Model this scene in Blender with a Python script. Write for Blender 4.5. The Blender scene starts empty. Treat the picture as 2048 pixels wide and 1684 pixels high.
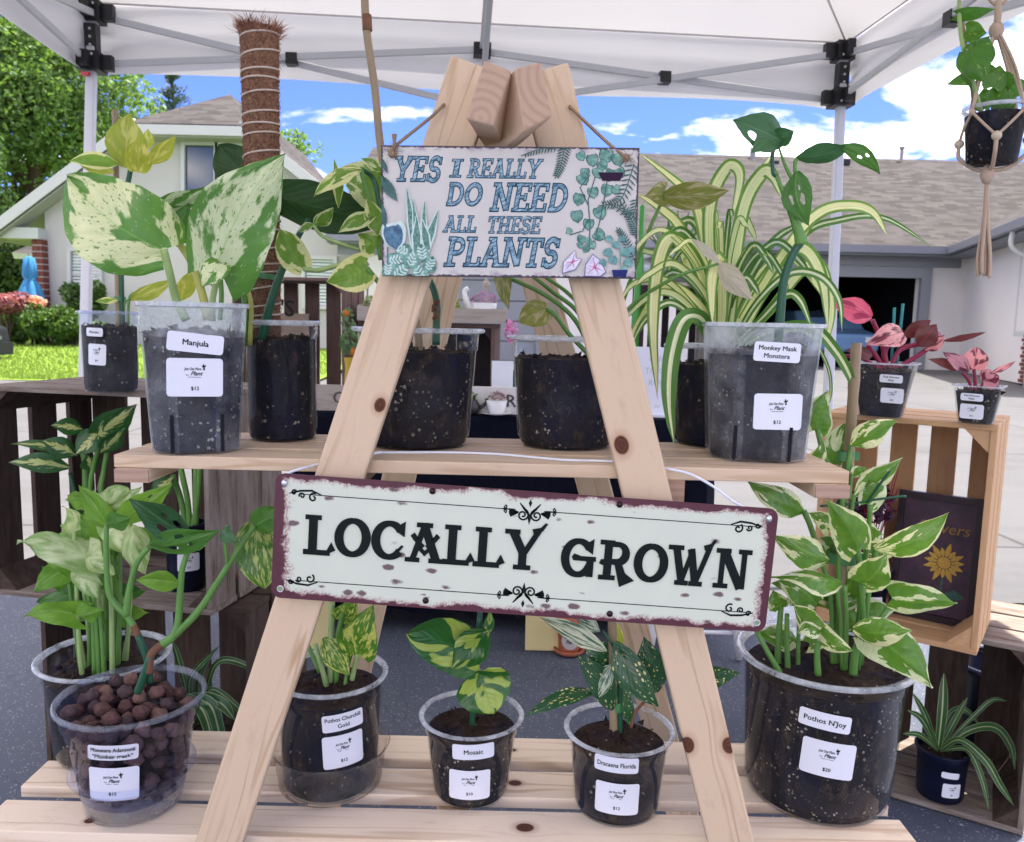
import bpy, bmesh, math, random
from mathutils import Vector, Matrix, noise as mnoise

R = math.radians
random.seed(7)
scene = bpy.context.scene
COL = scene.collection

# ---------------------------------------------------------------- camera
F, CX, CY = 1600.0, 1024.0, 842.0          # photograph frame 2048 x 1684
CAM = Vector((0, 0, 1.05))
PITCH, ROLL = R(6.84), R(1.3)
_r0, _u0 = Vector((1, 0, 0)), Vector((0, math.sin(PITCH), math.cos(PITCH)))
FWD = Vector((0, math.cos(PITCH), -math.sin(PITCH)))
RIGHT = math.cos(ROLL) * _r0 + math.sin(ROLL) * _u0
UP = math.cos(ROLL) * _u0 - math.sin(ROLL) * _r0
cam_d = bpy.data.cameras.new('camera')
cam = bpy.data.objects.new('camera', cam_d)
COL.objects.link(cam)
cam.matrix_world = Matrix(((RIGHT.x, UP.x, -FWD.x, CAM.x), (RIGHT.y, UP.y, -FWD.y, CAM.y),
                           (RIGHT.z, UP.z, -FWD.z, CAM.z), (0, 0, 0, 1)))
cam_d.sensor_width = 36.0
cam_d.sensor_fit = 'HORIZONTAL'
cam_d.lens = 36.0 * F / 2048.0
cam_d.clip_start, cam_d.clip_end = 0.02, 3000
cam_d.dof.use_dof = True
cam_d.dof.focus_distance = 1.05
cam_d.dof.aperture_fstop = 13.0
scene.camera = cam

# ---------------------------------------------------------------- light and exposure
SUN_EL, SUN_AZ = R(72), R(55)              # azimuth from +Y towards +X
world = bpy.data.worlds.new('World')
scene.world = world
world.use_nodes = True
sun_d = bpy.data.lights.new('sun', 'SUN')
sun_d.energy, sun_d.angle, sun_d.color = 2.0, R(0.5), (1.0, 0.94, 0.85)
sun = bpy.data.objects.new('sun', sun_d)
COL.objects.link(sun)
SUN_DIR = Vector((math.sin(SUN_AZ) * math.cos(SUN_EL), math.cos(SUN_AZ) * math.cos(SUN_EL), math.sin(SUN_EL)))
sun.rotation_euler = SUN_DIR.to_track_quat('Z', 'Y').to_euler()
scene.view_settings.view_transform = 'Standard'
scene.view_settings.look = 'None'
scene.view_settings.exposure = 2.8
scene.view_settings.gamma = 1.0
scene.cycles.max_bounces = 10
scene.cycles.transparent_max_bounces = 24
scene.cycles.diffuse_bounces = 5
scene.cycles.caustics_reflective = False
scene.cycles.caustics_refractive = False
scene.cycles.sample_clamp_indirect = 6
scene.cycles.use_denoising = True
world.cycles.sampling_method = 'MANUAL'
world.cycles.sample_map_resolution = 512

# ---------------------------------------------------------------- node helper
class NT:
    def __init__(s, tree):
        s.t = tree
        tree.nodes.clear()
    def node(s, typ, ins=None, **kw):
        n = s.t.nodes.new(typ)
        for k, v in kw.items():
            setattr(n, k, v)
        for k, v in (ins or {}).items():
            s.put(n.inputs[k], v)
        return n
    def put(s, sock, v):
        if isinstance(v, bpy.types.NodeSocket):
            s.t.links.new(v, sock)
        else:
            if isinstance(v, tuple) and len(v) == 3 and sock.type == 'RGBA':
                v = v + (1.0,)
            sock.default_value = v
    def m(s, op, a, b=0.0, c=0.0, clamp=False):
        n = s.node('ShaderNodeMath', {0: a, 1: b, 2: c}, operation=op)
        n.use_clamp = clamp
        return n.outputs[0]
    def vm(s, op, a, b=(0, 0, 0)):
        n = s.node('ShaderNodeVectorMath', {0: a, 1: b}, operation=op)
        return n.outputs['Value'] if op in ('LENGTH', 'DOT_PRODUCT', 'DISTANCE') else n.outputs[0]
    def noise(s, vec, scale, detail=2.0, rough=0.5, dist=0.0):
        return s.node('ShaderNodeTexNoise', {'Vector': vec, 'Scale': scale, 'Detail': detail, 'Roughness': rough,
                                             'Distortion': dist}).outputs['Fac']
    def voro(s, vec, scale, out='Distance', **kw):
        return s.node('ShaderNodeTexVoronoi', {'Vector': vec, 'Scale': scale}, **kw).outputs[out]
    def ramp(s, fac, stops, interp='LINEAR'):
        n = s.node('ShaderNodeValToRGB', {'Fac': fac})
        cr = n.color_ramp
        cr.interpolation = interp
        while len(cr.elements) < len(stops):
            cr.elements.new(0.5)
        for e, (p, c) in zip(cr.elements, stops):
            e.position = p
            e.color = (c, c, c, 1) if isinstance(c, (int, float)) else tuple(c) + (1,)
        return n.outputs['Color']
    def step(s, x, lo, hi):
        n = s.node('ShaderNodeMapRange', {'Value': x, 'From Min': lo, 'From Max': hi})
        n.clamp = True
        return n.outputs[0]
    def mix(s, f, a, b, blend='MIX'):
        n = s.node('ShaderNodeMix', data_type='RGBA', blend_type=blend)
        s.put(n.inputs[0], f); s.put(n.inputs[6], a); s.put(n.inputs[7], b)
        return n.outputs[2]
    def comb(s, x, y, z):
        return s.node('ShaderNodeCombineXYZ', {0: x, 1: y, 2: z}).outputs[0]
    def sep(s, v):
        return s.node('ShaderNodeSeparateXYZ', {0: v}).outputs
    def coord(s, which='Object'):
        return s.node('ShaderNodeTexCoord').outputs[which]
    def rnd(s):
        return s.node('ShaderNodeObjectInfo').outputs['Random']
    def bump(s, h, strength=0.3, dist=0.01):
        return s.node('ShaderNodeBump', {'Height': h, 'Strength': strength, 'Distance': dist}).outputs[0]
    def bsdf(s, color, rough=0.6, normal=None, **kw):
        ins = {'Base Color': color, 'Roughness': rough}
        if normal is not None:
            ins['Normal'] = normal
        ins.update(kw)
        if isinstance(rough, float) and rough > .55 and 'Specular IOR Level' not in ins:
            ins['Specular IOR Level'] = .12
        return s.node('ShaderNodeBsdfPrincipled', ins).outputs[0]
    def mixs(s, f, a, b):
        return s.node('ShaderNodeMixShader', {0: f, 1: a, 2: b}).outputs[0]
    def out(s, sh):
        s.node('ShaderNodeOutputMaterial', {'Surface': sh})

MATS = {}
def newmat(name):
    mt = bpy.data.materials.new(name)
    mt.use_nodes = True
    MATS[name] = mt
    return mt, NT(mt.node_tree)

def plain(name, col, rough=0.6, var=0.12, scale=30.0, metal=0.0, bump=0.0, spec=None):
    """one colour with a little mottling"""
    if name in MATS:
        return MATS[name]
    mt, n = newmat(name)
    co = n.vm('ADD', n.coord(), n.comb(n.m('MULTIPLY', n.rnd(), 37.0), 0.0, 0.0))
    nz = n.noise(co, scale, 3.0)
    c = n.mix(nz, tuple(x * (1 - var) for x in col), tuple(min(1, x * (1 + var)) for x in col))
    nrm = n.bump(nz, bump, 0.004) if bump else None
    n.out(n.bsdf(c, rough, nrm, **{'Metallic': metal, 'Specular IOR Level': spec if spec is not None else (.12 if rough > .55 and not metal else .4)}))
    return mt

# ---------------------------------------------------------------- picture <-> space
def ray(px, py):
    return FWD + (px - CX) / F * RIGHT - (py - CY) / F * UP
def PC(px, py, zc):
    return CAM + ray(px, py) * zc
def PY(px, py, Y):
    d = ray(px, py)
    return CAM + d * (Y / d.y)
def GZ(px, py, z):
    d = ray(px, py)
    return CAM + d * ((z - CAM.z) / d.z)
def zc(p):
    return (Vector(p) - CAM).dot(FWD)
def msz(pxl, p):
    return pxl * zc(p) / F

# ---------------------------------------------------------------- objects
ORG = {}
def link(o, parent=None, org=None):
    COL.objects.link(o)
    if parent is not None:
        o.parent = parent
        ORG[o.name] = ORG[parent.name]
    else:
        ORG[o.name] = Vector(org) if org is not None else Vector((0, 0, 0))
        o.location = ORG[o.name]
    return o
def tag(o, label=None, cat=None, group=None, kind=None):
    if label: o['label'] = label
    if cat: o['category'] = cat
    if group: o['group'] = group
    if kind: o['kind'] = kind
    return o
def thing(name, label, cat, loc, group=None):
    o = bpy.data.objects.new(name, None)
    o.empty_display_size = 0.05
    link(o, None, loc)
    return tag(o, label, cat, group)

def mesh_obj(name, verts, faces, mat, parent=None, org=None, smooth=False, uvs=None, mats=None, fmat=None):
    """verts are world coordinates; the origin is the parent's (or org)"""
    o0 = ORG[parent.name] if parent is not None else (Vector(org) if org is not None else Vector((0, 0, 0)))
    me = bpy.data.meshes.new(name)
    me.from_pydata([tuple(Vector(v) - o0) for v in verts], [], faces)
    for mm in (mats or [mat]):
        me.materials.append(mm)
    if fmat:
        me.polygons.foreach_set('material_index', fmat)
    if smooth:
        me.polygons.foreach_set('use_smooth', [True] * len(me.polygons))
    if uvs is not None:
        ul = me.uv_layers.new(name='UVMap')
        for lp in me.loops:
            ul.data[lp.index].uv = uvs[lp.vertex_index]
    me.update()
    o = bpy.data.objects.new(name, me)
    link(o, parent, o0)
    if parent is not None:
        ORG[o.name] = o0
    return o

class MB:
    """gathers geometry in world coordinates for ONE mesh"""
    def __init__(s):
        s.v, s.f, s.uv, s.fm = [], [], [], []
        s.mi = 0
    def add(s, vs, fs, uv=None):
        b = len(s.v)
        s.v += [Vector(v) for v in vs]
        s.f += [tuple(i + b for i in f) for f in fs]
        s.fm += [s.mi] * len(fs)
        s.uv += list(uv) if uv else [(0.5, 0.5)] * len(vs)
        return s
    def box(s, c, sz, mat=None):
        c = Vector(c)
        h = [x / 2 for x in sz]
        vs = []
        for k in (-1, 1):
            for x, y in ((-1, -1), (1, -1), (1, 1), (-1, 1)):
                p = Vector((x * h[0], y * h[1], k * h[2]))
                vs.append(c + (mat @ p if mat is not None else p))
        return s.add(vs, [(0, 3, 2, 1), (4, 5, 6, 7), (0, 1, 5, 4), (1, 2, 6, 5), (2, 3, 7, 6), (3, 0, 4, 7)])
    def hexa(s, a, b):
        """two quads (4 points each) joined to a solid"""
        return s.add(list(a) + list(b), [(0, 1, 2, 3), (7, 6, 5, 4), (0, 4, 5, 1), (1, 5, 6, 2), (2, 6, 7, 3), (3, 7, 4, 0)])
    def tube(s, pts, rad, n=8, caps=True, flat=1.0):
        pts = [Vector(p) for p in pts]
        k = len(pts)
        rs = rad if isinstance(rad, (list, tuple)) else [rad] * k
        vs, fs = [], []
        prev = None
        for i, p in enumerate(pts):
            t = (pts[min(i + 1, k - 1)] - pts[max(i - 1, 0)])
            t = t.normalized() if t.length > 1e-9 else Vector((0, 0, 1))
            if prev is None:
                a = t.cross(Vector((0, 1, 0)) if abs(t.y) < 0.9 else Vector((1, 0, 0))).normalized()
            else:
                a = (prev - t * prev.dot(t)).normalized()
            prev = a
            b = t.cross(a)
            for j in range(n):
                an = 2 * math.pi * j / n
                vs.append(p + (a * math.cos(an) + b * math.sin(an) * flat) * rs[i])
        for i in range(k - 1):
            for j in range(n):
                fs.append((i * n + j, i * n + (j + 1) % n, (i + 1) * n + (j + 1) % n, (i + 1) * n + j))
        if caps:
            fs.append(tuple(range(n - 1, -1, -1)))
            fs.append(tuple((k - 1) * n + j for j in range(n)))
        return s.add(vs, fs)
    def lathe(s, c, prof, n=32, a0=0.0, a1=2 * math.pi, cap0=False, cap1=False, shape=None):
        """prof: list of (r, z); shape(angle) scales the radius"""
        c = Vector(c)
        full = abs(a1 - a0 - 2 * math.pi) < 1e-6
        cols = n if full else n + 1
        vs, fs = [], []
        for r, z in prof:
            for j in range(cols):
                an = a0 + (a1 - a0) * j / n
                k = shape(an) if shape else 1.0
                vs.append(c + Vector((r * k * math.cos(an), r * k * math.sin(an), z)))
        for i in range(len(prof) - 1):
            for j in range(n):
                j2 = (j + 1) % cols
                fs.append((i * cols + j, i * cols + j2, (i + 1) * cols + j2, (i + 1) * cols + j))
        if cap0: fs.append(tuple(range(cols - 1, -1, -1)))
        if cap1: fs.append(tuple((len(prof) - 1) * cols + j for j in range(cols)))
        return s.add(vs, fs)
    def ball(s, c, r, n=10, sq=(1, 1, 1), jit=0.0):
        c = Vector(c)
        vs, fs = [], []
        rows = max(4, n // 2)
        ph = random.random() * 50
        for i in range(rows + 1):
            a = math.pi * i / rows
            for j in range(n):
                b = 2 * math.pi * j / n
                d = Vector((math.sin(a) * math.cos(b), math.sin(a) * math.sin(b), math.cos(a)))
                k = r * (1 + jit * mnoise.noise(d * 1.7 + Vector((ph, 0, 0))))
                vs.append(c + Vector((d.x * sq[0], d.y * sq[1], d.z * sq[2])) * k)
        for i in range(rows):
            for j in range(n):
                fs.append((i * n + j, (i + 1) * n + j, (i + 1) * n + (j + 1) % n, i * n + (j + 1) % n))
        return s.add(vs, fs)
    def poly(s, pts):
        return s.add(pts, [tuple(range(len(pts)))])
    def prism(s, pts, off):
        """closed outline extruded by the vector off"""
        off = Vector(off)
        k = len(pts)
        vs = [Vector(p) for p in pts] + [Vector(p) + off for p in pts]
        fs = [tuple(range(k)), tuple(range(2 * k - 1, k - 1, -1))]
        fs += [(i, i + k, (i + 1) % k + k, (i + 1) % k) for i in range(k)]
        return s.add(vs, fs)
    def build(s, name, mat, parent=None, org=None, smooth=False, mats=None, weld=False):
        o = mesh_obj(name, s.v, s.f, mat, parent, org, smooth, s.uv, mats, s.fm if mats else None)
        if weld:
            bm = bmesh.new(); bm.from_mesh(o.data)
            bmesh.ops.remove_doubles(bm, verts=bm.verts, dist=1e-5)
            bmesh.ops.recalc_face_normals(bm, faces=bm.faces)
            bm.to_mesh(o.data); bm.free()
        return o

def cr(pts, n=8):
    """Catmull-Rom through points"""
    pts = [Vector(p) for p in pts]
    if len(pts) < 3:
        return [pts[0].lerp(pts[1], i / n) for i in range(n + 1)]
    P = [2 * pts[0] - pts[1]] + pts + [2 * pts[-1] - pts[-2]]
    out = []
    for i in range(1, len(P) - 2):
        for k in range(n):
            t = k / n
            a, b, c, d = P[i - 1], P[i], P[i + 1], P[i + 2]
            out.append(0.5 * ((2 * b) + (c - a) * t + (2 * a - 5 * b + 4 * c - d) * t * t + (3 * b - a - 3 * c + d) * t ** 3))
    out.append(pts[-1])
    return out

BOARDS = {}
def board(name, p0, p1, width, thick, up, mat, parent=None, bevel=0.0015, label=None):
    """bevelled board from p0 to p1; 'up' is the direction of its broad face; local x runs along the grain"""
    p0, p1, up = Vector(p0), Vector(p1), Vector(up)
    ln = (p1 - p0).length
    key = (round(ln, 4), round(width, 4), round(thick, 4), mat.name, bevel)
    if key not in BOARDS:
        me = bpy.data.meshes.new('board')
        bm = bmesh.new()
        bmesh.ops.create_cube(bm, size=1)
        for v in bm.verts:
            v.co = (v.co.x * ln, v.co.y * width, v.co.z * thick)
        if bevel:
            bmesh.ops.bevel(bm, geom=list(bm.edges), offset=min(bevel, thick * 0.3), segments=2, affect='EDGES', profile=0.5)
        bm.to_mesh(me); bm.free()
        me.materials.append(mat)
        BOARDS[key] = me
    x = (p1 - p0).normalized()
    z = (up - x * up.dot(x)).normalized()
    y = z.cross(x)
    c = (p0 + p1) / 2
    o = bpy.data.objects.new(name, BOARDS[key])
    o0 = ORG[parent.name] if parent is not None else Vector((0, 0, 0))
    COL.objects.link(o)
    if parent is not None:
        o.parent = parent
    ORG[o.name] = o0
    d = c - o0
    o.matrix_local = Matrix(((x.x, y.x, z.x, d.x), (x.y, y.y, z.y, d.y), (x.z, y.z, z.z, d.z), (0, 0, 0, 1)))
    if label: o['label'] = label
    return o
# ---------------------------------------------------------------- sky with clouds
wn = NT(world.node_tree)
sky = wn.node('ShaderNodeTexSky', sky_type='NISHITA')
sky.sun_disc = False
sky.sun_elevation, sky.sun_rotation = SUN_EL, SUN_AZ
sky.altitude, sky.air_density, sky.dust_density, sky.ozone_density = 200, 1.0, 0.6, 2.5
gd = wn.coord('Generated')
dx, dy, dz = wn.sep(gd)
den = wn.m('ADD', wn.m('MAXIMUM', dz, 0.0), 0.16)
cp = wn.comb(wn.m('DIVIDE', dx, den), wn.m('DIVIDE', dy, den), wn.m('MULTIPLY', dz, 1.4))
n1 = wn.noise(wn.vm('ADD', cp, (5.9, 1.65, 0)), 1.5, 7.0, 0.56, 0.25)
n2 = wn.noise(wn.vm('ADD', cp, (7.3, 4.2, 0)), 0.5, 4.0, 0.5)
cl = wn.step(wn.m('ADD', n1, wn.m('MULTIPLY', wn.m('SUBTRACT', n2, 0.5), 0.3)), 0.46, 0.70)
cl = wn.m('MULTIPLY', wn.m('POWER', cl, 1.25), wn.step(dz, -0.02, 0.03))
skyc = wn.mix(1.0, sky.outputs[0], (0.118, 0.140, 0.270), 'MULTIPLY')
cc = wn.mix(wn.m('MULTIPLY', n2, 1.0), (11.0, 9.75, 8.1), (13.8, 12.3, 10.3))
fin = wn.mix(wn.m('MULTIPLY', cl, 0.93), skyc, cc)
bg = wn.node('ShaderNodeBackground', {'Color': fin, 'Strength': 0.15})
wn.node('ShaderNodeOutputWorld', {'Surface': bg.outputs[0]})

# ---------------------------------------------------------------- setting materials
def m_asphalt():
    mt, n = newmat('asphalt')
    co = n.coord()
    g = n.noise(co, 260.0, 4.0, 0.7)
    b = n.noise(co, 1.3, 3.0)
    sp = n.voro(co, 330.0, 'Color')
    spk = n.step(n.sep(sp)[0], 0.955, 0.985)
    c = n.mix(g, (0.038, 0.046, 0.066), (0.135, 0.154, 0.205))
    c = n.mix(n.m('MULTIPLY', b, 0.4), c, (0.10, 0.105, 0.12))
    c = n.mix(n.m('MULTIPLY', spk, 0.6), c, (0.42, 0.42, 0.43))
    crk = n.step(n.voro(n.vm('ADD', co, n.vm('MULTIPLY', n.node('ShaderNodeTexNoise', {'Vector': co, 'Scale': 6.0, 'Detail': 4.0}).outputs['Color'], (0.35, 0.35, 0))),
                        1.4, feature='DISTANCE_TO_EDGE'), 0.004, 0.0)
    c = n.mix(n.m('MULTIPLY', crk, 0.3), c, (0.015, 0.016, 0.02))
    n.out(n.bsdf(c, 0.85, n.bump(g, 0.7, 0.004)))
    return mt
def m_concrete():
    mt, n = newmat('concrete')
    co = n.coord()
    a = n.noise(n.vm('MULTIPLY', co, (0.6, 2.5, 1)), 1.2, 5.0, 0.65)
    b = n.noise(co, 90.0, 3.0)
    cx_, cy_, cz_ = n.sep(co)
    jx = n.m('ABSOLUTE', n.m('SUBTRACT', n.m('FRACT', n.m('DIVIDE', n.m('ADD', cx_, 40.9), 3.0)), .5))
    jy = n.m('ABSOLUTE', n.m('SUBTRACT', n.m('FRACT', n.m('DIVIDE', n.m('ADD', cy_, .6), 3.0)), .5))
    jt = n.step(n.m('MINIMUM', jx, jy), .006, .003)
    st = n.step(n.noise(co, .7, 6.0, .7), .50, .72)
    c = n.mix(a, (0.072, 0.073, 0.076), (0.125, 0.125, 0.128))
    c = n.mix(n.m('MULTIPLY', b, 0.3), c, (0.10, 0.10, 0.105))
    c = n.mix(n.m('MULTIPLY', st, .5), c, (.055, .054, .052))
    c = n.mix(n.m('MULTIPLY', jt, .7), c, (.03, .03, .03))
    n.out(n.bsdf(c, 0.9, n.bump(b, 0.2, 0.003)))
    return mt
def m_lawn():
    mt, n = newmat('lawn')
    co = n.coord()
    a = n.noise(co, 1.1, 4.0, 0.6)
    b = n.noise(n.vm('MULTIPLY', co, (1, 0.35, 1)), 26.0, 3.0, 0.7)
    c = n.mix(n.m('MULTIPLY', n.m('ADD', a, b), 0.5), (0.085, 0.16, 0.016), (0.20, 0.29, 0.045))
    n.out(n.bsdf(c, 0.9, n.bump(b, 0.5, 0.03)))
    return mt
def m_shingle(name, dark, light):
    mt, n = newmat(name)
    x, y, z = n.sep(n.coord('UV'))       # u along the eave in metres, v up the slope in metres
    row = n.m('DIVIDE', y, 0.14)
    fr = n.m('FRACT', row)
    ri = n.m('FLOOR', row)
    xx = n.m('ADD', n.m('DIVIDE', x, 0.32), n.m('MULTIPLY', ri, 0.37))
    cell = n.comb(n.m('FLOOR', xx), ri, 0.0)
    rv = n.node('ShaderNodeTexWhiteNoise', {'Vector': cell}).outputs['Value']
    big = n.noise(n.comb(x, y, 0.0), 0.5, 3.0)
    c = n.mix(n.m('ADD', n.m('MULTIPLY', rv, 0.75), n.m('MULTIPLY', big, 0.3)), dark, light)
    edge = n.step(fr, 0.16, 0.02)
    c = n.mix(n.m('MULTIPLY', edge, 0.55), c, tuple(v * 0.35 for v in dark))
    n.out(n.bsdf(c, 0.95, n.bump(fr, 0.5, 0.02)))
    return mt
def m_stucco(name, col):
    mt, n = newmat(name)
    co = n.coord()
    a = n.noise(co, 0.9, 4.0)
    b = n.noise(co, 60.0, 4.0, 0.7)
    c = n.mix(a, tuple(v * 0.88 for v in col), col)
    n.out(n.bsdf(c, 0.95, n.bump(b, 0.5, 0.01)))
    return mt
def m_leafy(name, dark, light, trans=0.35):
    """small background foliage: colour varies by clump and by leaf"""
    mt, n = newmat(name)
    g = n.node('ShaderNodeNewGeometry')
    rv = n.node('ShaderNodeTexWhiteNoise', {'Vector': n.vm('SNAP', g.outputs['Position'], (0.2, 0.2, 0.2))}).outputs['Value']
    big = n.noise(g.outputs['Position'], 0.8, 2.0)
    c = n.mix(n.m('ADD', n.m('MULTIPLY', rv, 0.55), n.m('MULTIPLY', big, 0.5)), dark, light)
    p = n.bsdf(c, 0.55)
    t = n.node('ShaderNodeBsdfTranslucent', {'Color': n.mix(0.5, c, (light[0] * 1.3, light[1] * 1.3, light[2] * 0.6))}).outputs[0]
    n.out(n.mixs(trans, p, t))
    return mt
M_ASPH, M_CONC, M_LAWN = m_asphalt(), m_concrete(), m_lawn()
M_SHING = m_shingle('roof shingles', (0.036, 0.034, 0.034), (0.084, 0.078, 0.077))
M_STUC = m_stucco('cream stucco', (0.52, 0.505, 0.475))
M_STUC2 = m_stucco('white stucco', (0.72, 0.69, 0.65))
M_TRIM = plain('pale trim paint', (0.50, 0.51, 0.49), 0.6, 0.05)
M_GREYTRIM = plain('grey trim paint', (0.20, 0.215, 0.235), 0.55, 0.06)
M_SOFFIT = plain('soffit paint', (0.36, 0.37, 0.34), 0.7, 0.06)
M_GUTTER = plain('gutter paint', (0.17, 0.18, 0.21), 0.4, 0.06)
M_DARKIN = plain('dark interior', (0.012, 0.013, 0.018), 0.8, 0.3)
M_BRICK = plain('brick', (0.16, 0.055, 0.045), 0.9, 0.4, 60.0, 0, 0.4)
M_MORTAR = plain('mortar', (0.42, 0.38, 0.35), 0.95, 0.15)
M_BLIND = plain('window blind', (0.55, 0.60, 0.55), 0.6, 0.05)
M_BARK = plain('bark', (0.075, 0.055, 0.04), 0.95, 0.4, 25.0, 0, 0.6)
def m_pane(name, col):
    mt, n = newmat(name)
    n.out(n.bsdf(col, 0.06, None, **{'Specular IOR Level': 0.9}))
    return mt
M_PANE = m_pane('window glass', (0.035, 0.055, 0.085))

# ---------------------------------------------------------------- ground
def ground_z(x, y):
    return 0.2 * max(0.0, min(1.0, (y - 5.0) / 14.0))
def sheet(name, x0, x1, ys, mat, zf, dz=0.0, nx=12):
    vs, fs = [], []
    for y in ys:
        for i in range(nx + 1):
            x = x0 + (x1 - x0) * i / nx
            vs.append((x, y, zf(x, y) + dz))
    for j in range(len(ys) - 1):
        for i in range(nx):
            a = j * (nx + 1) + i
            fs.append((a, a + 1, a + nx + 2, a + nx + 1))
    return mesh_obj(name, vs, fs, mat, smooth=True)
tag(sheet('ground', -600, 600, [-60, -10, 0, 3, 5, 19, 60, 1500], M_ASPH, lambda x, y: ground_z(x, y) - 0.004, nx=24), kind='structure')
tag(sheet('driveway', -7.5, 13, [3.06, 4.2, 5, 8, 12, 16, 19, 22.5], M_CONC, ground_z, 0.004), kind='structure')
def lawn_z(x, y):
    t = max(0.0, min(1.0, (y - 11.5) / 6.0))
    return ground_z(x, y) + 0.012 + 0.16 * t
tag(sheet('lawn', -40, -3.0, [11.5, 12.5, 14, 15.5, 17, 19, 24, 40, 80], M_LAWN, lawn_z, nx=20), kind='structure')
def grass():
    rng = random.Random(3)
    mb = MB()
    for i in range(16000):
        y = 11.6 + 6.4 * rng.random() ** 1.3
        x = -3.1 - rng.random() * (y * 0.66 - 2.4)
        if x < -13: continue
        z = lawn_z(x, y)
        a = rng.random() * math.pi
        h = 0.025 + 0.045 * rng.random()
        w = 0.012
        dx_, dy_ = math.cos(a) * w, math.sin(a) * w
        mb.add([(x - dx_, y - dy_, z), (x + dx_, y + dy_, z), (x + rng.uniform(-.03, .03), y + rng.uniform(-.03, .03), z + h)], [(0, 1, 2)])
    tag(mb.build('grass', m_leafy('grass blades', (0.075, 0.14, 0.016), (0.22, 0.31, 0.05)), None),
        'short sunlit green grass of the lawn before the hedge', 'grass', None, 'stuff')
grass()

# ---------------------------------------------------------------- houses
def uvquad(mb, pts, u0, v0, u1, v1):
    mb.add(pts, [(0, 1, 2, 3)], [(u0, v0), (u1, v0), (u1, v1), (u0, v1)])
def roof_slab(name, pts, thick, parent, mat=None, edge=None):
    """pts: eave start, eave end, ridge end, ridge start (world); shingles on top, trim on edges and below"""
    p = [Vector(q) for q in pts]
    nn = (p[1] - p[0]).cross(p[3] - p[0]).normalized()
    if nn.z < 0: nn = -nn
    q = [a - nn * thick for a in p]
    mb = MB()
    w, h = (p[1] - p[0]).length, (p[3] - p[0]).length
    w2 = (p[2] - p[3]).length
    off = (p[3] - p[0]).dot((p[1] - p[0]).normalized())
    mb.add(p, [(0, 1, 2, 3)], [(0, 0), (w, 0), (off + w2, h), (off, h)])
    mb.mi = 1
    mb.add(p + q, [(4, 7, 6, 5), (0, 4, 5, 1), (1, 5, 6, 2), (2, 6, 7, 3), (3, 7, 4, 0)])
    return mb.build(name, None, parent, mats=[mat or M_SHING, edge or M_TRIM])
def window(parent, a, b, c, d, mat, frame, depth=0.10, mull=(1, 1), fw=0.09, blind=False):
    """corner points a b c d counter-clockwise from the lower left, in the wall plane"""
    a, b, c, d = map(Vector, (a, b, c, d))
    ux, uy = (b - a).normalized(), (d - a).normalized()
    nn = ux.cross(uy).normalized()
    if nn.y > 0: nn = -nn
    W, Hh = (b - a).length, (d - a).length
    mb = MB()
    rot = Matrix((ux, nn, uy)).transposed()
    def bar(x0, x1, y0, y1, dp):
        mb.box(a + ux * (x0 + x1) / 2 + uy * (y0 + y1) / 2 + nn * dp / 2, (x1 - x0, dp, y1 - y0), rot)
    bar(-fw, 0, -fw, Hh + fw, depth); bar(W, W + fw, -fw, Hh + fw, depth)
    bar(0, W, Hh, Hh + fw, depth); bar(0, W, -fw, 0, depth * 1.4)
    fr = mb.build('window', frame, parent)
    mb2 = MB()
    mb2.add([a + nn * .012, b + nn * .012, c + nn * .012, d + nn * .012], [(0, 1, 2, 3)])
    mb2.build('pane', mat, fr)
    mb3 = MB()
    for i in range(1, mull[0]):
        mb3.box(a + ux * W * i / mull[0] + uy * Hh / 2 + nn * .03, (.045, .03, Hh), rot)
    for i in range(1, mull[1]):
        mb3.box(a + ux * W / 2 + uy * Hh * i / mull[1] + nn * .03, (W, .03, .045), rot)
    if mb3.v: mb3.build('muntin', frame, fr)
    if blind:
        mb4 = MB()
        k = 14
        for i in range(k):
            mb4.box(a + ux * W / 2 + uy * Hh * (i + .5) / k + nn * .02, (W * .96, .012, Hh / k * .72), rot)
        mb4.build('blind', M_BLIND, fr)
    return fr

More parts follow.
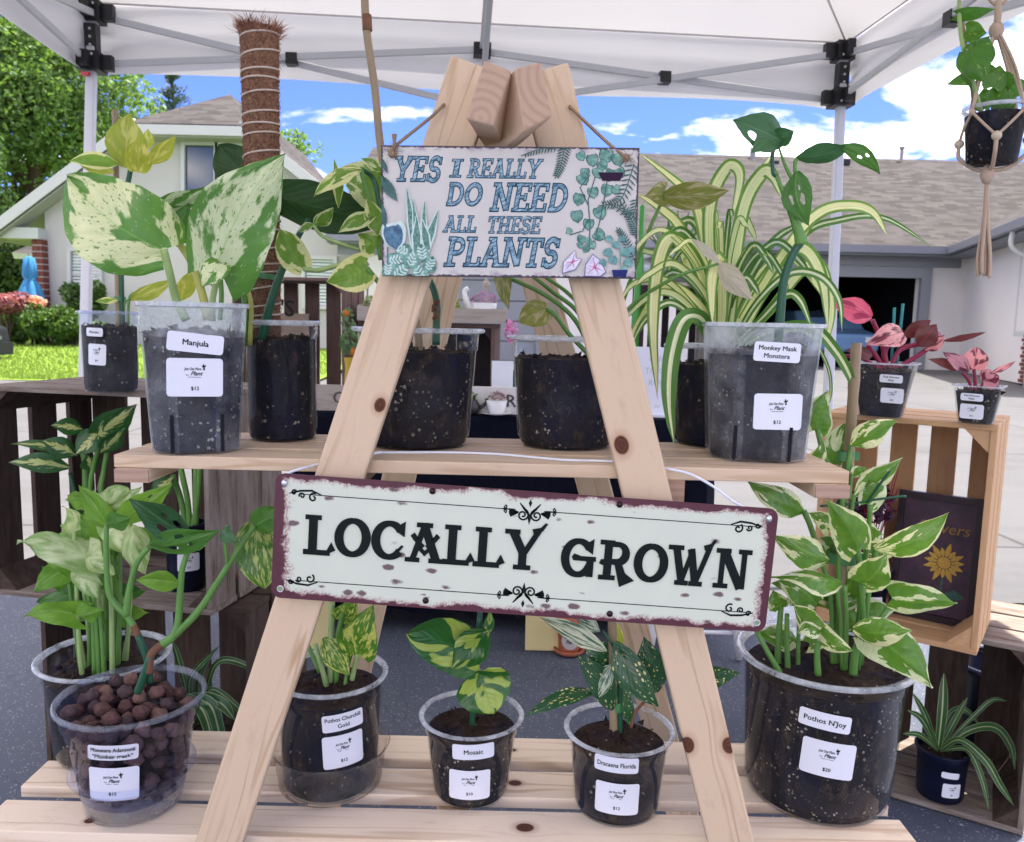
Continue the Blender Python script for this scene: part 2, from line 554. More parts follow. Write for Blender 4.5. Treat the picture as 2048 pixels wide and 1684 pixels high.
YL = 20.0
def left_house():
    t = thing('house', 'cream stucco house with a clipped gable roof and an upper window, left', 'house', (PY(400, 690, YL).x, YL, .35))
    P = lambda x, y, dy=0: PY(x, y, YL + dy)
    base = .3
    ridge = P(412, 175)
    lw, rw = P(20, 455), P(742, 428)
    le, re = P(-10, 472), P(748, 452)
    hl, hr = P(285, 258), P(497, 262)
    mb = MB()
    wall = [Vector((P(97, 600).x, YL, base)), Vector((re.x - .35, YL, base)), Vector((re.x - .35, YL, re.z - .1)),
            Vector((hr.x, YL, hr.z - .05)), Vector((hl.x, YL, hl.z - .05)), Vector((P(97, 600).x, YL, P(97, 388).z)), ]
    mb.prism(wall, (0, 9, 0))
    mb.build('wall', M_STUC, t)
    yo, yb = YL - .55, YL + 9.2
    def at(p, y, dz=0): return Vector((p.x, y, p.z + dz))
    # slopes: eave line low, ridge high; cut by the hip in front
    L = roof_slab('roof', [at(le, yo), at(le, yb), at(ridge, yb), Vector((hl.x, yo, hl.z + .12))], .16, t)
    Rr = roof_slab('roof', [at(re, yb), at(re, yo), Vector((hr.x, yo, hr.z + .12)), at(ridge, yb)], .16, t)
    hy = yo + 2.2
    mb = MB()
    a, b, c = Vector((hl.x - .15, yo - .12, hl.z - .02)), Vector((hr.x + .15, yo - .12, hr.z - .02)), Vector((ridge.x, hy, ridge.z + .3))
    mb.add([a, b, c], [(0, 1, 2)], [(0, 0), ((b - a).length, 0), ((b - a).length / 2, 2.4)])
    bl, br_, rb = Vector((hl.x - .15, hy + 1, hl.z)), Vector((hr.x + .15, hy + 1, hr.z)), Vector((ridge.x, yb, ridge.z + .3))
    mb.add([a, c, rb, Vector((le.x + (hl.x - le.x), yb, hl.z + .1))], [(0, 1, 2, 3)], [(0, 0), (1.2, 2), (8, 2), (8, 0)])
    mb.add([b, c, rb, Vector((hr.x, yb, hr.z + .1))], [(3, 2, 1, 0)], [(0, 0), (1.2, 2), (8, 2), (8, 0)])
    hip = mb.build('roof', M_SHING, t)
    hip['label'] = 'clipped hip of the gable'
    mb = MB(); mb.box((a + b) / 2 + Vector((0, .06, -.13)), ((b - a).length, .12, .22)); mb.build('fascia', M_TRIM, t)
    mb = MB(); mb.box((a + b) / 2 + Vector((0, .45, -.26)), ((b - a).length - .1, .7, .03)); mb.build('soffit', M_SOFFIT, t)
    for s, (p, q) in enumerate(((le, hl), (re, hr))):
        p1, q1 = at(p, yo - .02, -.12), at(q, yo - .02, -.02)
        up = Vector((0, -1, 0))
        board('rake_board', p1, q1, .24, .05, up, M_TRIM, t, .004)
        p2, q2 = at(p, yo + .3, -.30), at(q, yo + .3, -.20)
        nrm = (q2 - p2).cross(Vector((0, 1, 0)))
        board('soffit', p2, q2, .52, .03, nrm, M_SOFFIT, t, .003)
    # windows
    window(t, P(372, 384), P(430, 385), P(430, 292), P(372, 291), M_PANE, M_TRIM, .1, (1, 1))
    window(t, P(440, 385), P(500, 386), P(500, 293), P(440, 292), M_PANE, M_TRIM, .1, (1, 1))
    window(t, P(145, 590), P(200, 592), P(200, 505), P(145, 503), M_PANE, M_TRIM, .1, (1, 2), .09, True)
    window(t, P(612, 610), P(668, 612), P(668, 520), P(612, 518), M_PANE, M_TRIM, .1, (1, 2), .09, True)
    # porch with soffit beam and brick pillar
    mb = MB()
    x0, x1 = P(-30, 470).x, P(93, 470).x
    mb.box(((x0 + x1) / 2, YL - .1, P(60, 469).z), (x1 - x0, .5, .26)); mb.build('porch_beam', M_TRIM, t)
    px0, px1 = P(76, 500).x, P(96, 500).x
    zt = P(86, 478).z
    mb = MB(); mb.box(((px0 + px1) / 2, YL - .05, (zt + .3) / 2), (px1 - px0 - .03, .36, zt - .3)); pil = mb.build('pillar', M_MORTAR, t)
    k = 17
    rh = (zt - .32) / k
    for i in range(k):
        z = .3 + rh * (i + .5)
        w = px1 - px0
        splits = [(0, .62), (.66, 1)] if i % 2 else [(0, .34), (.38, 1)]
        for s0, s1 in splits:
            o = MB(); o.box((px0 + w * (s0 + s1) / 2, YL - .05, z), (w * (s1 - s0), .40, rh * .78)); o.build('brick', M_BRICK, pil)
    # little porch roof behind the pillar
    a1, a2 = PY(24, 505, YL + 2.5), PY(75, 508, YL + 2.5)
    roof_slab('porch_roof', [a1, a2, a2 + Vector((0, 1.3, .7)), a1 + Vector((.5, 1.3, .7))], .18, t)
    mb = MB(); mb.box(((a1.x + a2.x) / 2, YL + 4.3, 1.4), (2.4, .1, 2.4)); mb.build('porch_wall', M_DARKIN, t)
left_house()

YR = 19.4
def right_house():
    t = thing('house', 'long low house with grey shingle roof and an open dark garage, right', 'house', (PY(1600, 720, YR).x, YR, .2))
    P = lambda x, y, dy=0: PY(x, y, YR + dy)
    ez = P(1700, 500).z
    cx_, xl = 10.75, P(705, 600).x
    zb = .18
    # front wall built of pieces round two door openings
    dl, dr, dt = P(1500, 600).x, P(1838, 600).x, P(1690, 552).z
    gl, gr, gt = P(868, 600).x, P(1075, 600).x, P(980, 520).z
    mb = MB()
    def pc(x0, x1, z0, z1, y=YR + .12, dp=.24): mb.box(((x0 + x1) / 2, y, (z0 + z1) / 2), (x1 - x0, dp, z1 - z0))
    top = ez + .1
    pc(xl, gl, zb, top); pc(gl, gr, gt, top); pc(gr, dl, zb, top); pc(dl, dr, dt, top); pc(dr, cx_ + .1, zb, top)
    mb.build('wall', M_STUC2, t)
    # door frames
    for (x0, x1, z1) in ((dl, dr, dt), (gl, gr, gt)):
        mb = MB(); fw = .24
        mb.box((x1 + fw / 2 - .02, YR - .03, (zb + z1 + fw) / 2), (fw, .12, z1 + fw - zb))
        mb.box((x0 - fw / 2 + .02, YR - .03, (zb + z1 + fw) / 2), (fw, .12, z1 + fw - zb))
        mb.box(((x0 + x1) / 2, YR - .03, z1 + fw / 2 - .02), (x1 - x0 - .04, .12, fw))
        mb.build('door_frame', M_GREYTRIM, t)
    # closed grey door: panels one by one
    hh = (gt - zb) / 5
    for i in range(5):
        mb = MB(); mb.box(((gl + gr) / 2, YR + .02, zb + hh * (i + .5)), (gr - gl - .06, .06, hh * .93)); mb.build('door_panel', M_GREYTRIM, t)
    mb = MB(); mb.box(((gl + gr) / 2, YR + .09, (zb + gt) / 2), (gr - gl + .1, .05, gt - zb + .1)); mb.build('door_backing', M_GREYTRIM, t)
    # garage interior
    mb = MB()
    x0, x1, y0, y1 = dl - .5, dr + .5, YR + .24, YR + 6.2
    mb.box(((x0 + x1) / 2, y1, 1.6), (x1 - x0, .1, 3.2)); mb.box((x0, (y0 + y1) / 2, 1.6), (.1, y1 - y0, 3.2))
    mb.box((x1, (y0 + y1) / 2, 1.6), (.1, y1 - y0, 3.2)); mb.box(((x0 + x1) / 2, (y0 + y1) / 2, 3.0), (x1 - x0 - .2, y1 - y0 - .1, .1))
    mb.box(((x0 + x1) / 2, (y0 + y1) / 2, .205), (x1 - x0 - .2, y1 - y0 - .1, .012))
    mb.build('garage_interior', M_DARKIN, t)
    # main roof
    rz, ry = PY(1700, 316, YR + 5.6).z, YR + 5.6
    e0, e1 = Vector((xl - .5, YR - .5, ez + .08)), Vector((cx_ + 7.5, YR - .5, ez + .08))
    rf = roof_slab('roof', [e0, e1, Vector((cx_ + 7.5, ry, rz)), Vector((xl - .5, ry, rz))], .14, t, None, M_GUTTER)
    roof_slab('roof', [Vector((cx_ + 7.5, ry + 5.6, ez)), Vector((xl - .5, ry + 5.6, ez)), Vector((xl - .5, ry + .02, rz)), Vector((cx_ + 7.5, ry + .02, rz))], .14, t, None, M_GUTTER)
    mb = MB(); mb.box(((e0.x + cx_) / 2, YR - .54, ez - .02), (cx_ - e0.x, .13, .17)); mb.build('gutter', M_GUTTER, t)
    mb = MB(); mb.box(((e0.x + cx_) / 2, YR - .25, ez - .13), (cx_ - e0.x, .48, .04)); mb.build('soffit', M_GREYTRIM, t)
    mb = MB(); mb.box(((e0.x + cx_) / 2, YR - .012, ez - .26), (cx_ - e0.x - .3, .05, .22)); mb.build('frieze_board', M_GREYTRIM, t)
    # vents and a pipe
    for x, y in ((1290, 333), (1418, 331), (1548, 328), (1690, 325)):
        q = PY(x, y, YR + 5.0)
        mb = MB(); mb.box(q + Vector((0, .05, .0)), (.24, .3, .15)); mb.build('roof_vent', plain('vent', (.03, .03, .035), .7), rf)
    q = PY(1803, 312, YR + 5.4)
    mb = MB(); mb.lathe(q, [(.05, -.3), (.05, .2), (.08, .2), (.08, .27), (.02, .29)], 10); mb.build('vent_pipe', plain('pipe metal', (.25, .23, .2), .5), rf)
    q = PY(1505, 318, YR + 5.4)
    mb = MB(); mb.lathe(q, [(.09, -.3), (.09, .32), (.07, .33)], 10, cap1=True); mb.build('vent_pipe', plain('pipe grey', (.2, .21, .23), .5), rf)
    # wing coming forward on the right
    c0, c1 = Vector((cx_, YR, zb)), Vector((9.05, 13.4, zb))
    d = (c1 - c0).normalized()
    nrm = Vector((d.y, -d.x, 0))
    if nrm.x > 0: nrm = -nrm
    mb = MB()
    back = -nrm * .24
    mb.hexa([c0, c1, c1 + Vector((0, 0, ez + .1 - zb)), c0 + Vector((0, 0, ez + .1 - zb))],
            [q + back for q in (c0, c1, c1 + Vector((0, 0, ez + .1 - zb)), c0 + Vector((0, 0, ez + .1 - zb)))])
    mb.build('wall', M_STUC2, t)
    e0 = c0 + nrm * .5 + Vector((0, 0, ez + .08 - zb)) + d * .45
    e1 = c1 + nrm * .5 + Vector((0, 0, ez + .08 - zb)) + d * .5
    up = -nrm * 5.2 + Vector((0, 0, 3.0))
    roof_slab('roof', [e0 - d * .9, e1, e1 + up, e0 - d * 6 + up], .14, t, None, M_GUTTER)
    ln = (e1 - e0).length
    board('gutter', e0 + Vector((0, 0, -.1)) + nrm * .05, e1 + Vector((0, 0, -.1)) + nrm * .05, .17, .13, nrm, M_GUTTER, t, .01)
    board('soffit', e0 - nrm * .26 + Vector((0, 0, -.22)), e1 - nrm * .26 + Vector((0, 0, -.22)), .5, .04, Vector((0, 0, 1)), M_GREYTRIM, t, .004)
    # downspout elbow
    k = e0.lerp(e1, .76)
    mb = MB(); mb.tube(cr([k + nrm * .04 + Vector((0, 0, -.16)), k + nrm * .03 + Vector((0, 0, -.45)), k - nrm * .2 + Vector((0, 0, -.62)), k - nrm * .38 + Vector((0, 0, -.8)), k - nrm * .40 + Vector((0, 0, -1.2)), k - nrm * .40 + Vector((0, 0, -3.0))], 5), .045, 8)
    mb.build('downspout', M_TRIM, t, smooth=True)
    # wing window and brick corner
    w0, w1 = .66, .86
    def W(f, z): return c0.lerp(c1, f) + Vector((0, 0, z - zb)) + nrm * .004
    window(t, W(.645, 1.15), W(.735, 1.15), W(.735, 2.75), W(.645, 2.75), M_PANE, M_TRIM, .08, (2, 3), .1)
    mb = MB(); b0, b1 = W(.9, .2), W(1.0, .2)
    for i in range(12):
        for j in range(4):
            f0 = .745 + .03 * j + (.015 if i % 2 else 0)
            q = W(f0 + .013, .24 + i * .075)
            o = MB(); o.box(q + nrm * .03, (.17, .06, .06), Matrix((d, nrm, Vector((0, 0, 1)))).transposed()); o.build('brick', M_BRICK, t)
right_house()
# ---------------------------------------------------------------- trees, shrubs and yard things
def leaf_cloud(mb, blobs, n, size, rng, flat=0.6, shell=0.55):
    """leaf-sized faces spread through ellipsoid blobs: (centre, radii)"""
    tot = sum(b[1][0] * b[1][1] * b[1][2] for b in blobs)
    for c, r in blobs:
        k = int(n * r[0] * r[1] * r[2] / tot) + 4
        c = Vector(c)
        for _ in range(k):
            while True:
                d = Vector((rng.uniform(-1, 1), rng.uniform(-1, 1), rng.uniform(-1, 1)))
                if 0.05 < d.length < 1: break
            ln = d.length
            d = d * ((shell + (1 - shell) * ln) / ln)
            p = c + Vector((d.x * r[0], d.y * r[1], d.z * r[2]))
            s = size * rng.uniform(.6, 1.35)
            nn = (Vector((rng.gauss(0, 1), rng.gauss(0, 1), rng.gauss(0.5, 1)))).normalized()
            a = nn.orthogonal().normalized()
            a.rotate(Matrix.Rotation(rng.random() * 6.28, 3, nn))
            b = nn.cross(a)
            mb.add([p - a * s, p + b * s * flat, p + a * s, p - b * s * flat], [(0, 1, 2, 3)])
def blobs_in(c, r, k, rng, br=(.28, .45)):
    out = []
    for _ in range(k):
        while True:
            d = Vector((rng.uniform(-1, 1), rng.uniform(-1, 1), rng.uniform(-1, 1)))
            if d.length < 1: break
        s = rng.uniform(*br)
        out.append((Vector(c) + Vector((d.x * r[0] * .8, d.y * r[1] * .8, d.z * r[2] * .8)), (r[0] * s, r[1] * s, r[2] * s * .8)))
    return out
def tree(name, label, base, crown_c, crown_r, mat, n, size, seed, k=26, group=None):
    rng = random.Random(seed)
    base, cc = Vector(base), Vector(crown_c)
    t = thing(name, label, 'tree', base, group)
    mb = MB()
    mid = base.lerp(cc, .5) + Vector((rng.uniform(-.2, .2), 0, 0))
    tr = crown_r[0] * .075
    mb.tube(cr([base, mid, cc, cc + Vector((0, 0, crown_r[2] * .6))], 5), [tr * (1.15 - .9 * i / 15) for i in range(16)], 8)
    for i in range(9):
        a = rng.random() * 6.28
        s = base.lerp(cc, rng.uniform(.55, 1.0))
        e = cc + Vector((math.cos(a) * crown_r[0] * .75, math.sin(a) * crown_r[1] * .75, rng.uniform(-.3, .7) * crown_r[2]))
        mb.tube(cr([s, s.lerp(e, .5) + Vector((0, 0, .2)), e], 4), [tr * .45 * (1 - .8 * j / 8) for j in range(9)], 6)
    mb.build('trunk', M_BARK, t, smooth=True)
    mb = MB()
    leaf_cloud(mb, blobs_in(cc, crown_r, k, rng), n, size, rng)
    mb.build('crown', mat, t)
    return t
M_TREE = m_leafy('deciduous leaves', (0.030, 0.080, 0.018), (0.19, 0.32, 0.08), .42)
M_TREE2 = m_leafy('dark leaves', (0.02, 0.05, 0.012), (0.09, 0.16, 0.03), .3)
M_CONI = m_leafy('conifer needles', (0.012, 0.035, 0.02), (0.05, 0.095, 0.045), .2)
M_HEDGE = m_leafy('hedge leaves', (0.022, 0.06, 0.012), (0.10, 0.19, 0.03), .3)
M_MAPLE = m_leafy('maple leaves', (0.16, 0.035, 0.05), (0.42, 0.17, 0.20), .35)
def TR(px, py, Y, r, name, label, mat, n, size, seed, k=26):
    c = PY(px, py, Y)
    b = Vector((c.x, Y, .25))
    tree(name, label, b, c, r, mat, n, size, seed, k)
TR(60, 180, 31, (4.3, 3.0, 4.4), 'tree', 'tall bright green leafy tree behind the left end of the house', M_TREE, 30000, .105, 11, 46)
TR(-130, 330, 28, (3.0, 2.5, 3.6), 'tree', 'leafy green tree cut by the left picture edge', M_TREE, 12000, .10, 12)
TR(30, 420, 34, (3.4, 2.5, 3.2), 'tree', 'darker tree low behind the tall bright tree', M_TREE2, 7000, .15, 13)
TR(225, 330, 36, (2.3, 2, 2.6), 'tree', 'small green tree seen past the white tent pole', M_TREE, 4200, .15, 14)
TR(20, 545, 30, (2.6, 1.5, 1.9), 'tree', 'dark bushy tree in the shade beside the porch', M_TREE2, 5000, .13, 15)
TR(595, 290, 46, (1.6, 1.2, 1.4), 'tree', 'bare wispy tree top rising over the house roof', M_TREE, 260, .16, 16, 12)
def conifer():
    rng = random.Random(5)
    c = PY(345, 150, 40)
    t = thing('conifer', 'dark conifer standing behind the clipped gable roof', 'tree', (c.x, 40, .25))
    mb = MB(); mb.tube([(c.x, 40, .25), (c.x, 40, c.z)], [.25, .03], 8); mb.build('trunk', M_BARK, t)
    mb = MB()
    for i in range(150):
        f = rng.random() ** .8
        z = c.z + .15 - f * 4.6
        a = rng.random() * 6.28
        ln = (.15 + f * 2.1) * rng.uniform(.6, 1.15)
        s = Vector((c.x, 40, z)); e = s + Vector((math.cos(a) * ln, math.sin(a) * ln, -ln * .15 + .25))
        for j in range(26):
            q = s.lerp(e, (j + rng.random()) / 26) + Vector((rng.gauss(0, .07), rng.gauss(0, .07), rng.gauss(0, .05)))
            d = (e - s).normalized() + Vector((rng.uniform(-.6, .6), rng.uniform(-.6, .6), rng.uniform(-.2, .6)))
            d = d.normalized() * rng.uniform(.12, .24)
            w = d.orthogonal().normalized() * .035
            mb.add([q - w, q + w, q + d], [(0, 1, 2)])
    mb.build('crown', M_CONI, t)
conifer()
def shrub(name, label, px, py, Y, r, mat, n, size, seed, group=None, k=14, zb=.3):
    rng = random.Random(seed)
    c = PY(px, py, Y)
    t = thing(name, label, 'shrub', (c.x, Y, zb), group)
    mb = MB()
    for i in range(6):
        mb.tube([(c.x + rng.uniform(-.1, .1), Y, zb), c + Vector((rng.uniform(-.6, .6) * r[0], rng.uniform(-.5, .5) * r[1], rng.uniform(-.2, .4) * r[2]))], [.03, .01], 5)
    mb.build('stem', M_BARK, t)
    mb = MB(); leaf_cloud(mb, blobs_in(c, r, k, rng, (.4, .55)), n, size, rng); mb.build('crown', mat, t)
HG = 'clipped shrubs of the hedge before the house'
shrub('hedge_shrub', 'clipped hedge shrub nearest the red maple', 40, 646, 18.2, (.75, .5, .52), M_HEDGE, 2600, .06, 21, HG)
shrub('hedge_shrub', 'clipped hedge shrub in the middle of the low hedge', 92, 650, 18.0, (.72, .5, .48), M_HEDGE, 2600, .06, 22, HG)
shrub('hedge_shrub', 'clipped hedge shrub nearest the white tent pole', 146, 652, 18.0, (.66, .5, .45), M_HEDGE, 2400, .06, 23, HG)
shrub('shrub', 'green shrub growing under the blinded house window', 170, 598, 19.2, (.5, .4, .55), M_HEDGE, 2200, .06, 24)
shrub('japanese_maple', 'red leaved maple bush beside the blue closed parasol', 8, 602, 17.6, (.52, .4, .28), M_MAPLE, 1700, .055, 25)
shrub('flowering_shrub', 'pink and cream flowering shrub by the brick pillar', 66, 606, 18.4, (.28, .25, .18), m_leafy('pink flowers', (.5, .15, .12), (.9, .65, .5)), 420, .05, 26, None, 8)
def parasol():
    b = PY(62, 600, 18.9)
    t = thing('closed_parasol', 'blue closed patio parasol beside the brick pillar', 'parasol', (b.x, 18.9, .3))
    M = plain('blue canvas', (.045, .19, .38), .8, .25, 8)
    top = PY(56, 512, 18.9)
    mb = MB(); mb.tube([(b.x, 18.9, .3), (b.x, 18.9, top.z + .05)], .025, 8); mb.build('pole', M_GREYTRIM, t)
    h = top.z - b.z
    mb = MB()
    mb.lathe((b.x, 18.9, b.z), [(.26, 0), (.2, .25 * h), (.13, .42 * h), (.1, .47 * h), (.14, .55 * h), (.13, .75 * h), (.1, .95 * h), (.02, h)], 24,
             shape=lambda a: 1 + .22 * math.sin(6 * a) + .08 * math.sin(11 * a))
    mb.build('canopy', M, t, smooth=True)
    mb = MB(); mb.lathe((b.x, 18.9, b.z), [(.115, .45 * h), (.118, .47 * h), (.115, .49 * h)], 16); mb.build('strap', plain('blue strap', (.06, .2, .4)), t)
parasol()
def car():
    """dark car, only its front corner reaches into the picture"""
    Y = 13.0
    e = PY(26, 690, Y + 1.75)
    t = thing('parked_car', 'dark grey car front corner at the left picture edge', 'car', (e.x - 2.2, Y + .8, 0))
    body = plain('car paint', (.012, .014, .018), .2, .1)
    x1 = e.x
    prof = [(0, .32), (-.03, .55), (-.06, .78), (-.5, .92), (-1.15, 1.0), (-1.6, 1.45), (-1.9, 1.55), (-4.0, 1.55), (-4.4, 1.0), (-4.5, .5), (-4.45, .3)]
    mb = MB()
    a = [(x1 + p[0], Y, p[1] + .02) for p in prof]
    mb.prism(a, (0, 1.75, 0)); b = mb.build('body', body, t)
    mod = b.modifiers.new('bevel', 'BEVEL'); mod.width = .07; mod.segments = 3
    mb = MB(); mb.box((x1 - .14, Y + .12, .80), (.2, .26, .11)); mb.build('headlight', plain('lamp glass', (.7, .72, .75), .1), t)
    mb = MB(); mb.box((x1 - .02, Y + .87, .62), (.06, 1.1, .06)); mb.build('grille_bar', plain('chrome', (.6, .6, .62), .15, .02, 30, 1.0), t)
    mb = MB(); mb.box((x1 - .06, Y + .87, .42), (.16, 1.72, .22)); mb.build('bumper', plain('bumper plastic', (.02, .022, .025), .6), t)
    for wx in (-.95, -3.6):
        mb = MB()
        c = Vector((x1 + wx, Y - .01, .33))
        ring = [(c + Vector((math.cos(k / 20 * 6.283) * .33, 0, math.sin(k / 20 * 6.283) * .33))) for k in range(20)]
        mb.prism(ring, (0, .22, 0)); w = mb.build('wheel', plain('tyre rubber', (.015, .015, .016), .9), t)
        mb = MB(); ring = [(c + Vector((math.cos(k / 16 * 6.283) * .2, -.01, math.sin(k / 16 * 6.283) * .2))) for k in range(16)]
        mb.prism(ring, (0, .05, 0)); mb.build('rim', plain('rim alloy', (.4, .4, .42), .3, .1, 30, .8), w)
car()
def garage_car():
    c = PY(1672, 700, YR + 1.6)
    t = thing('parked_car', 'pale blue car parked inside the dark open garage', 'car', (c.x, YR + 2, .21))
    M = plain('blue car paint', (.16, .30, .52), .2, .1)
    x, y = c.x, YR + 1.0
    prof = [(0, .35), (-.05, .8), (.9, .95), (1.5, 1.4), (2.8, 1.45), (3.8, .95), (4.2, .9), (4.2, .35)]
    mb = MB(); mb.prism([(x - .85, y + p[0], p[1] + .21) for p in prof], (1.7, 0, 0))
    b = mb.build('body', M, t); mod = b.modifiers.new('bevel', 'BEVEL'); mod.width = .08; mod.segments = 3
    mb = MB(); mb.hexa([(x - .7, y + .98, 1.19), (x + .7, y + .98, 1.19), (x + .6, y + 1.46, 1.6), (x - .6, y + 1.46, 1.6)],
                       [(x - .7, y + .99, 1.16), (x + .7, y + .99, 1.16), (x + .6, y + 1.47, 1.57), (x - .6, y + 1.47, 1.57)]); mb.build('windshield', M_PANE, t)
    for s in (-1, 1):
        mb = MB(); mb.box((x + s * .62, y - .02, .88), (.3, .08, .13)); mb.build('headlight', plain('lamp glass', (.7, .72, .75), .1), t)
        for wy in (.8, 3.4):
            mb = MB(); mb.prism([(x + s * .7, y + wy + math.cos(k / 16 * 6.283) * .31, .52 + math.sin(k / 16 * 6.283) * .31) for k in range(16)], (s * .18, 0, 0)); mb.build('wheel', plain('tyre rubber', (.015, .015, .016), .9), t)
garage_car()

# ---------------------------------------------------------------- canopy tent
def m_canvas():
    mt, n = newmat('tent canvas')
    co = n.coord()
    w = n.noise(n.vm('MULTIPLY', co, (0.6, 0.6, 3.0)), 2.2, 3.0)
    st = n.noise(co, 1.1, 4.0)
    c = n.mix(st, (.72, .715, .72), (.83, .825, .82))
    nb = n.bump(w, .35, .02)
    d = n.node('ShaderNodeBsdfDiffuse', {'Color': c, 'Normal': nb}).outputs[0]
    t = n.node('ShaderNodeBsdfTranslucent', {'Color': n.mix(st, (.70, .69, .70), (.82, .81, .80)), 'Normal': nb}).outputs[0]
    n.out(n.mixs(.11, d, t))
    return mt
M_CANVAS = m_canvas()
M_POLE = plain('white powder coat', (.52, .53, .55), .4, .05)
M_BLK = plain('black plastic', (.012, .012, .014), .45, .2)
M_SCREW = plain('screw steel', (.62, .62, .64), .3, .1, 30, .9)
def tent():
    pl, pr = PC(183, 140, 3.10), PC(1681, 205, 3.35)
    pl.z = pr.z = 0
    u = (pr - pl).normalized()
    v = Vector((u.y, -u.x, 0))                     # towards the camera
    W = (pr - pl).length
    nl, nr = pl + v * W, pr + v * W
    t = thing('canopy_tent', 'white pop-up canopy tent over the plant stall', 'tent', (pl + nr) / 2)
    EL, ER = PC(183, 18, 3.10), PC(1684, 90, 3.35)
    ez = (EL.z + ER.z) / 2 + .03
    vb = ez - .27
    lean = {}
    for i, (b, e) in enumerate(((pl, EL), (pr, ER), (nl, None), (nr, None))):
        top = Vector((b.x, b.y, ez - .02))
        bot = Vector((b.x, b.y, 0))
        if e is not None:
            # the far poles lean a little, as in the photograph
            foot = PC(172, 620, 3.08) if i == 0 else PC(1660, 700, 3.33)
            head = PC(183, 150, 3.10) if i == 0 else PC(1681, 215, 3.35)
            k = (head - foot) / (head.z - foot.z)
            top = head + k * (ez - .02 - head.z)
            bot = head + k * (0 - head.z)
        lean[i] = (bot, top)
        ax = (top - bot).normalized()
        board('pole', bot, top, .034, .034, v, M_POLE, t, .004)
        mb = MB(); rot = Matrix((u, v, Vector((0, 0, 1)))).transposed()
        mb.box(bot + Vector((0, 0, .006)), (.12, .12, .01), rot); mb.build('foot_plate', M_POLE, t)
        # brackets: upper, sleeve, lower
        for nm, f, s in (('upper_bracket', ez - .05, (.075, .075, .075)), ('sleeve', ez - .15, (.044, .044, .10)), ('lower_bracket', ez - .245, (.085, .085, .07))):
            q = bot + ax / ax.z * f
            mb = MB(); mb.box(q, s, rot)
            if nm != 'sleeve':
                for s1, s2 in ((1, 0), (0, 1)):
                    d = (u * (1 if i in (0, 2) else -1)) * s1 + (v * (1 if i in (0, 1) else -1)) * s2
                    mb.box(q + d * .055, (.05 if s1 else .03, .03 if s1 else .05, s[2] * .8), rot)
            br = mb.build(nm, M_BLK, t)
            mb = MB()
            for k in range(3):
                mb.ball(q + v * (s[1] / 2 + .001) + Vector((0, 0, (k - 1) * s[2] * .3)) + u * (k - 1) * s[0] * .2 * (nm != 'sleeve'), .006, 8)
            mb.build('screw', M_SCREW, br)
    mb = MB(); q = lean[0][0] + (lean[0][1] - lean[0][0]) * ((ez - .295) / (ez - .02)); mb.box(q + v * .02 - u * .012, (.03, .02, .012)); mb.build('release_button', plain('red plastic', (.6, .04, .05), .4), t)
    # scissor trusses on the four sides
    zu, zl = ez - .055, ez - .245
    def at(b, z): return Vector((b.x, b.y, z))
    tops = [lean[0][1], lean[1][1], lean[3][1], lean[2][1]]
    for i in range(4):
        a, b = tops[i], tops[(i + 1) % 4]
        m_ = (a + b) / 2
        inw = ((pl + nr) / 2 - m_); inw.z = 0; inw.normalize()
        for j, (s, e) in enumerate(((at(a, zu), at(m_, zl - .09)), (at(a, zl), at(m_, zu - .06)), (at(m_, zu - .06), at(b, zl)), (at(m_, zl - .09), at(b, zu)))):
            o = inw * (.012 if j % 2 else -.012)
            board('truss_bar', s + o, e + o, .026, .014, inw, M_POLE, t, .003)
        for q in (at(a, 0).lerp(at(b, 0), .25), at(a, 0).lerp(at(b, 0), .75)):
            mb = MB(); mb.box((q.x, q.y, (zu + zl) / 2 - .0375), (.045, .045, .045), rot); mb.build('joint', M_BLK, t)
        for z in (zu - .06, zl - .09):
            mb = MB(); mb.box(at(m_, z), (.07, .05, .05), rot); mb.build('joint', M_BLK, t)
    # centre struts to the peak
    peak = (pl + nr) / 2; peak.z = ez + .85
    for i in range(4):
        m_ = (tops[i] + tops[(i + 1) % 4]) / 2
        m1 = at(m_, zu).lerp(Vector((peak.x, peak.y, ez - .05)), .5) + Vector((0, 0, .12))
        hub = Vector((peak.x, peak.y, ez + .1))
        board('strut', at(m_, zu - .06), hub + Vector((0, 0, .12)), .022, .014, Vector((0, 0, 1)), M_POLE, t, .003)
        board('strut', at(m_, zl - .09), hub, .022, .014, Vector((0, 0, 1)), M_POLE, t, .003)
        q = at(m_, zu).lerp(hub, .35)
        mb = MB(); mb.box(q, (.04, .05, .05), rot); mb.build('joint', M_BLK, t)
    mb = MB(); mb.tube([(peak.x, peak.y, ez), (peak.x, peak.y, peak.z)], .02, 10); mb.build('centre_post', M_POLE, t)
    # canvas: four roof panels and four valances
    cs = [Vector((q.x, q.y, ez)) for q in tops]
    ctr = Vector((peak.x, peak.y, ez))
    cs = [q + (q - ctr).normalized() * .05 for q in cs]
    for i in range(4):
        a, b = cs[i], cs[(i + 1) % 4]
        mb = MB()
        nu, nv = 24, 12
        vs, fs = [], []
        for j in range(nv + 1):
            f = j / nv
            for k in range(nu + 1):
                g = k / nu
                p = a.lerp(b, g).lerp(peak, f)
                p.z -= .06 * math.sin(math.pi * f) * math.sin(math.pi * g)
                vs.append(p)
        for j in range(nv):
            for k in range(nu):
                q = j * (nu + 1) + k
                fs.append((q, q + 1, q + nu + 2, q + nu + 1))
        mb.add(vs, fs); mb.build('roof_panel', M_CANVAS, t, smooth=True)
        mb = MB()
        inw = (ctr - (a + b) / 2); inw.z = 0; inw.normalize()
        nu, nv = 60, 10
        vs, fs = [], []
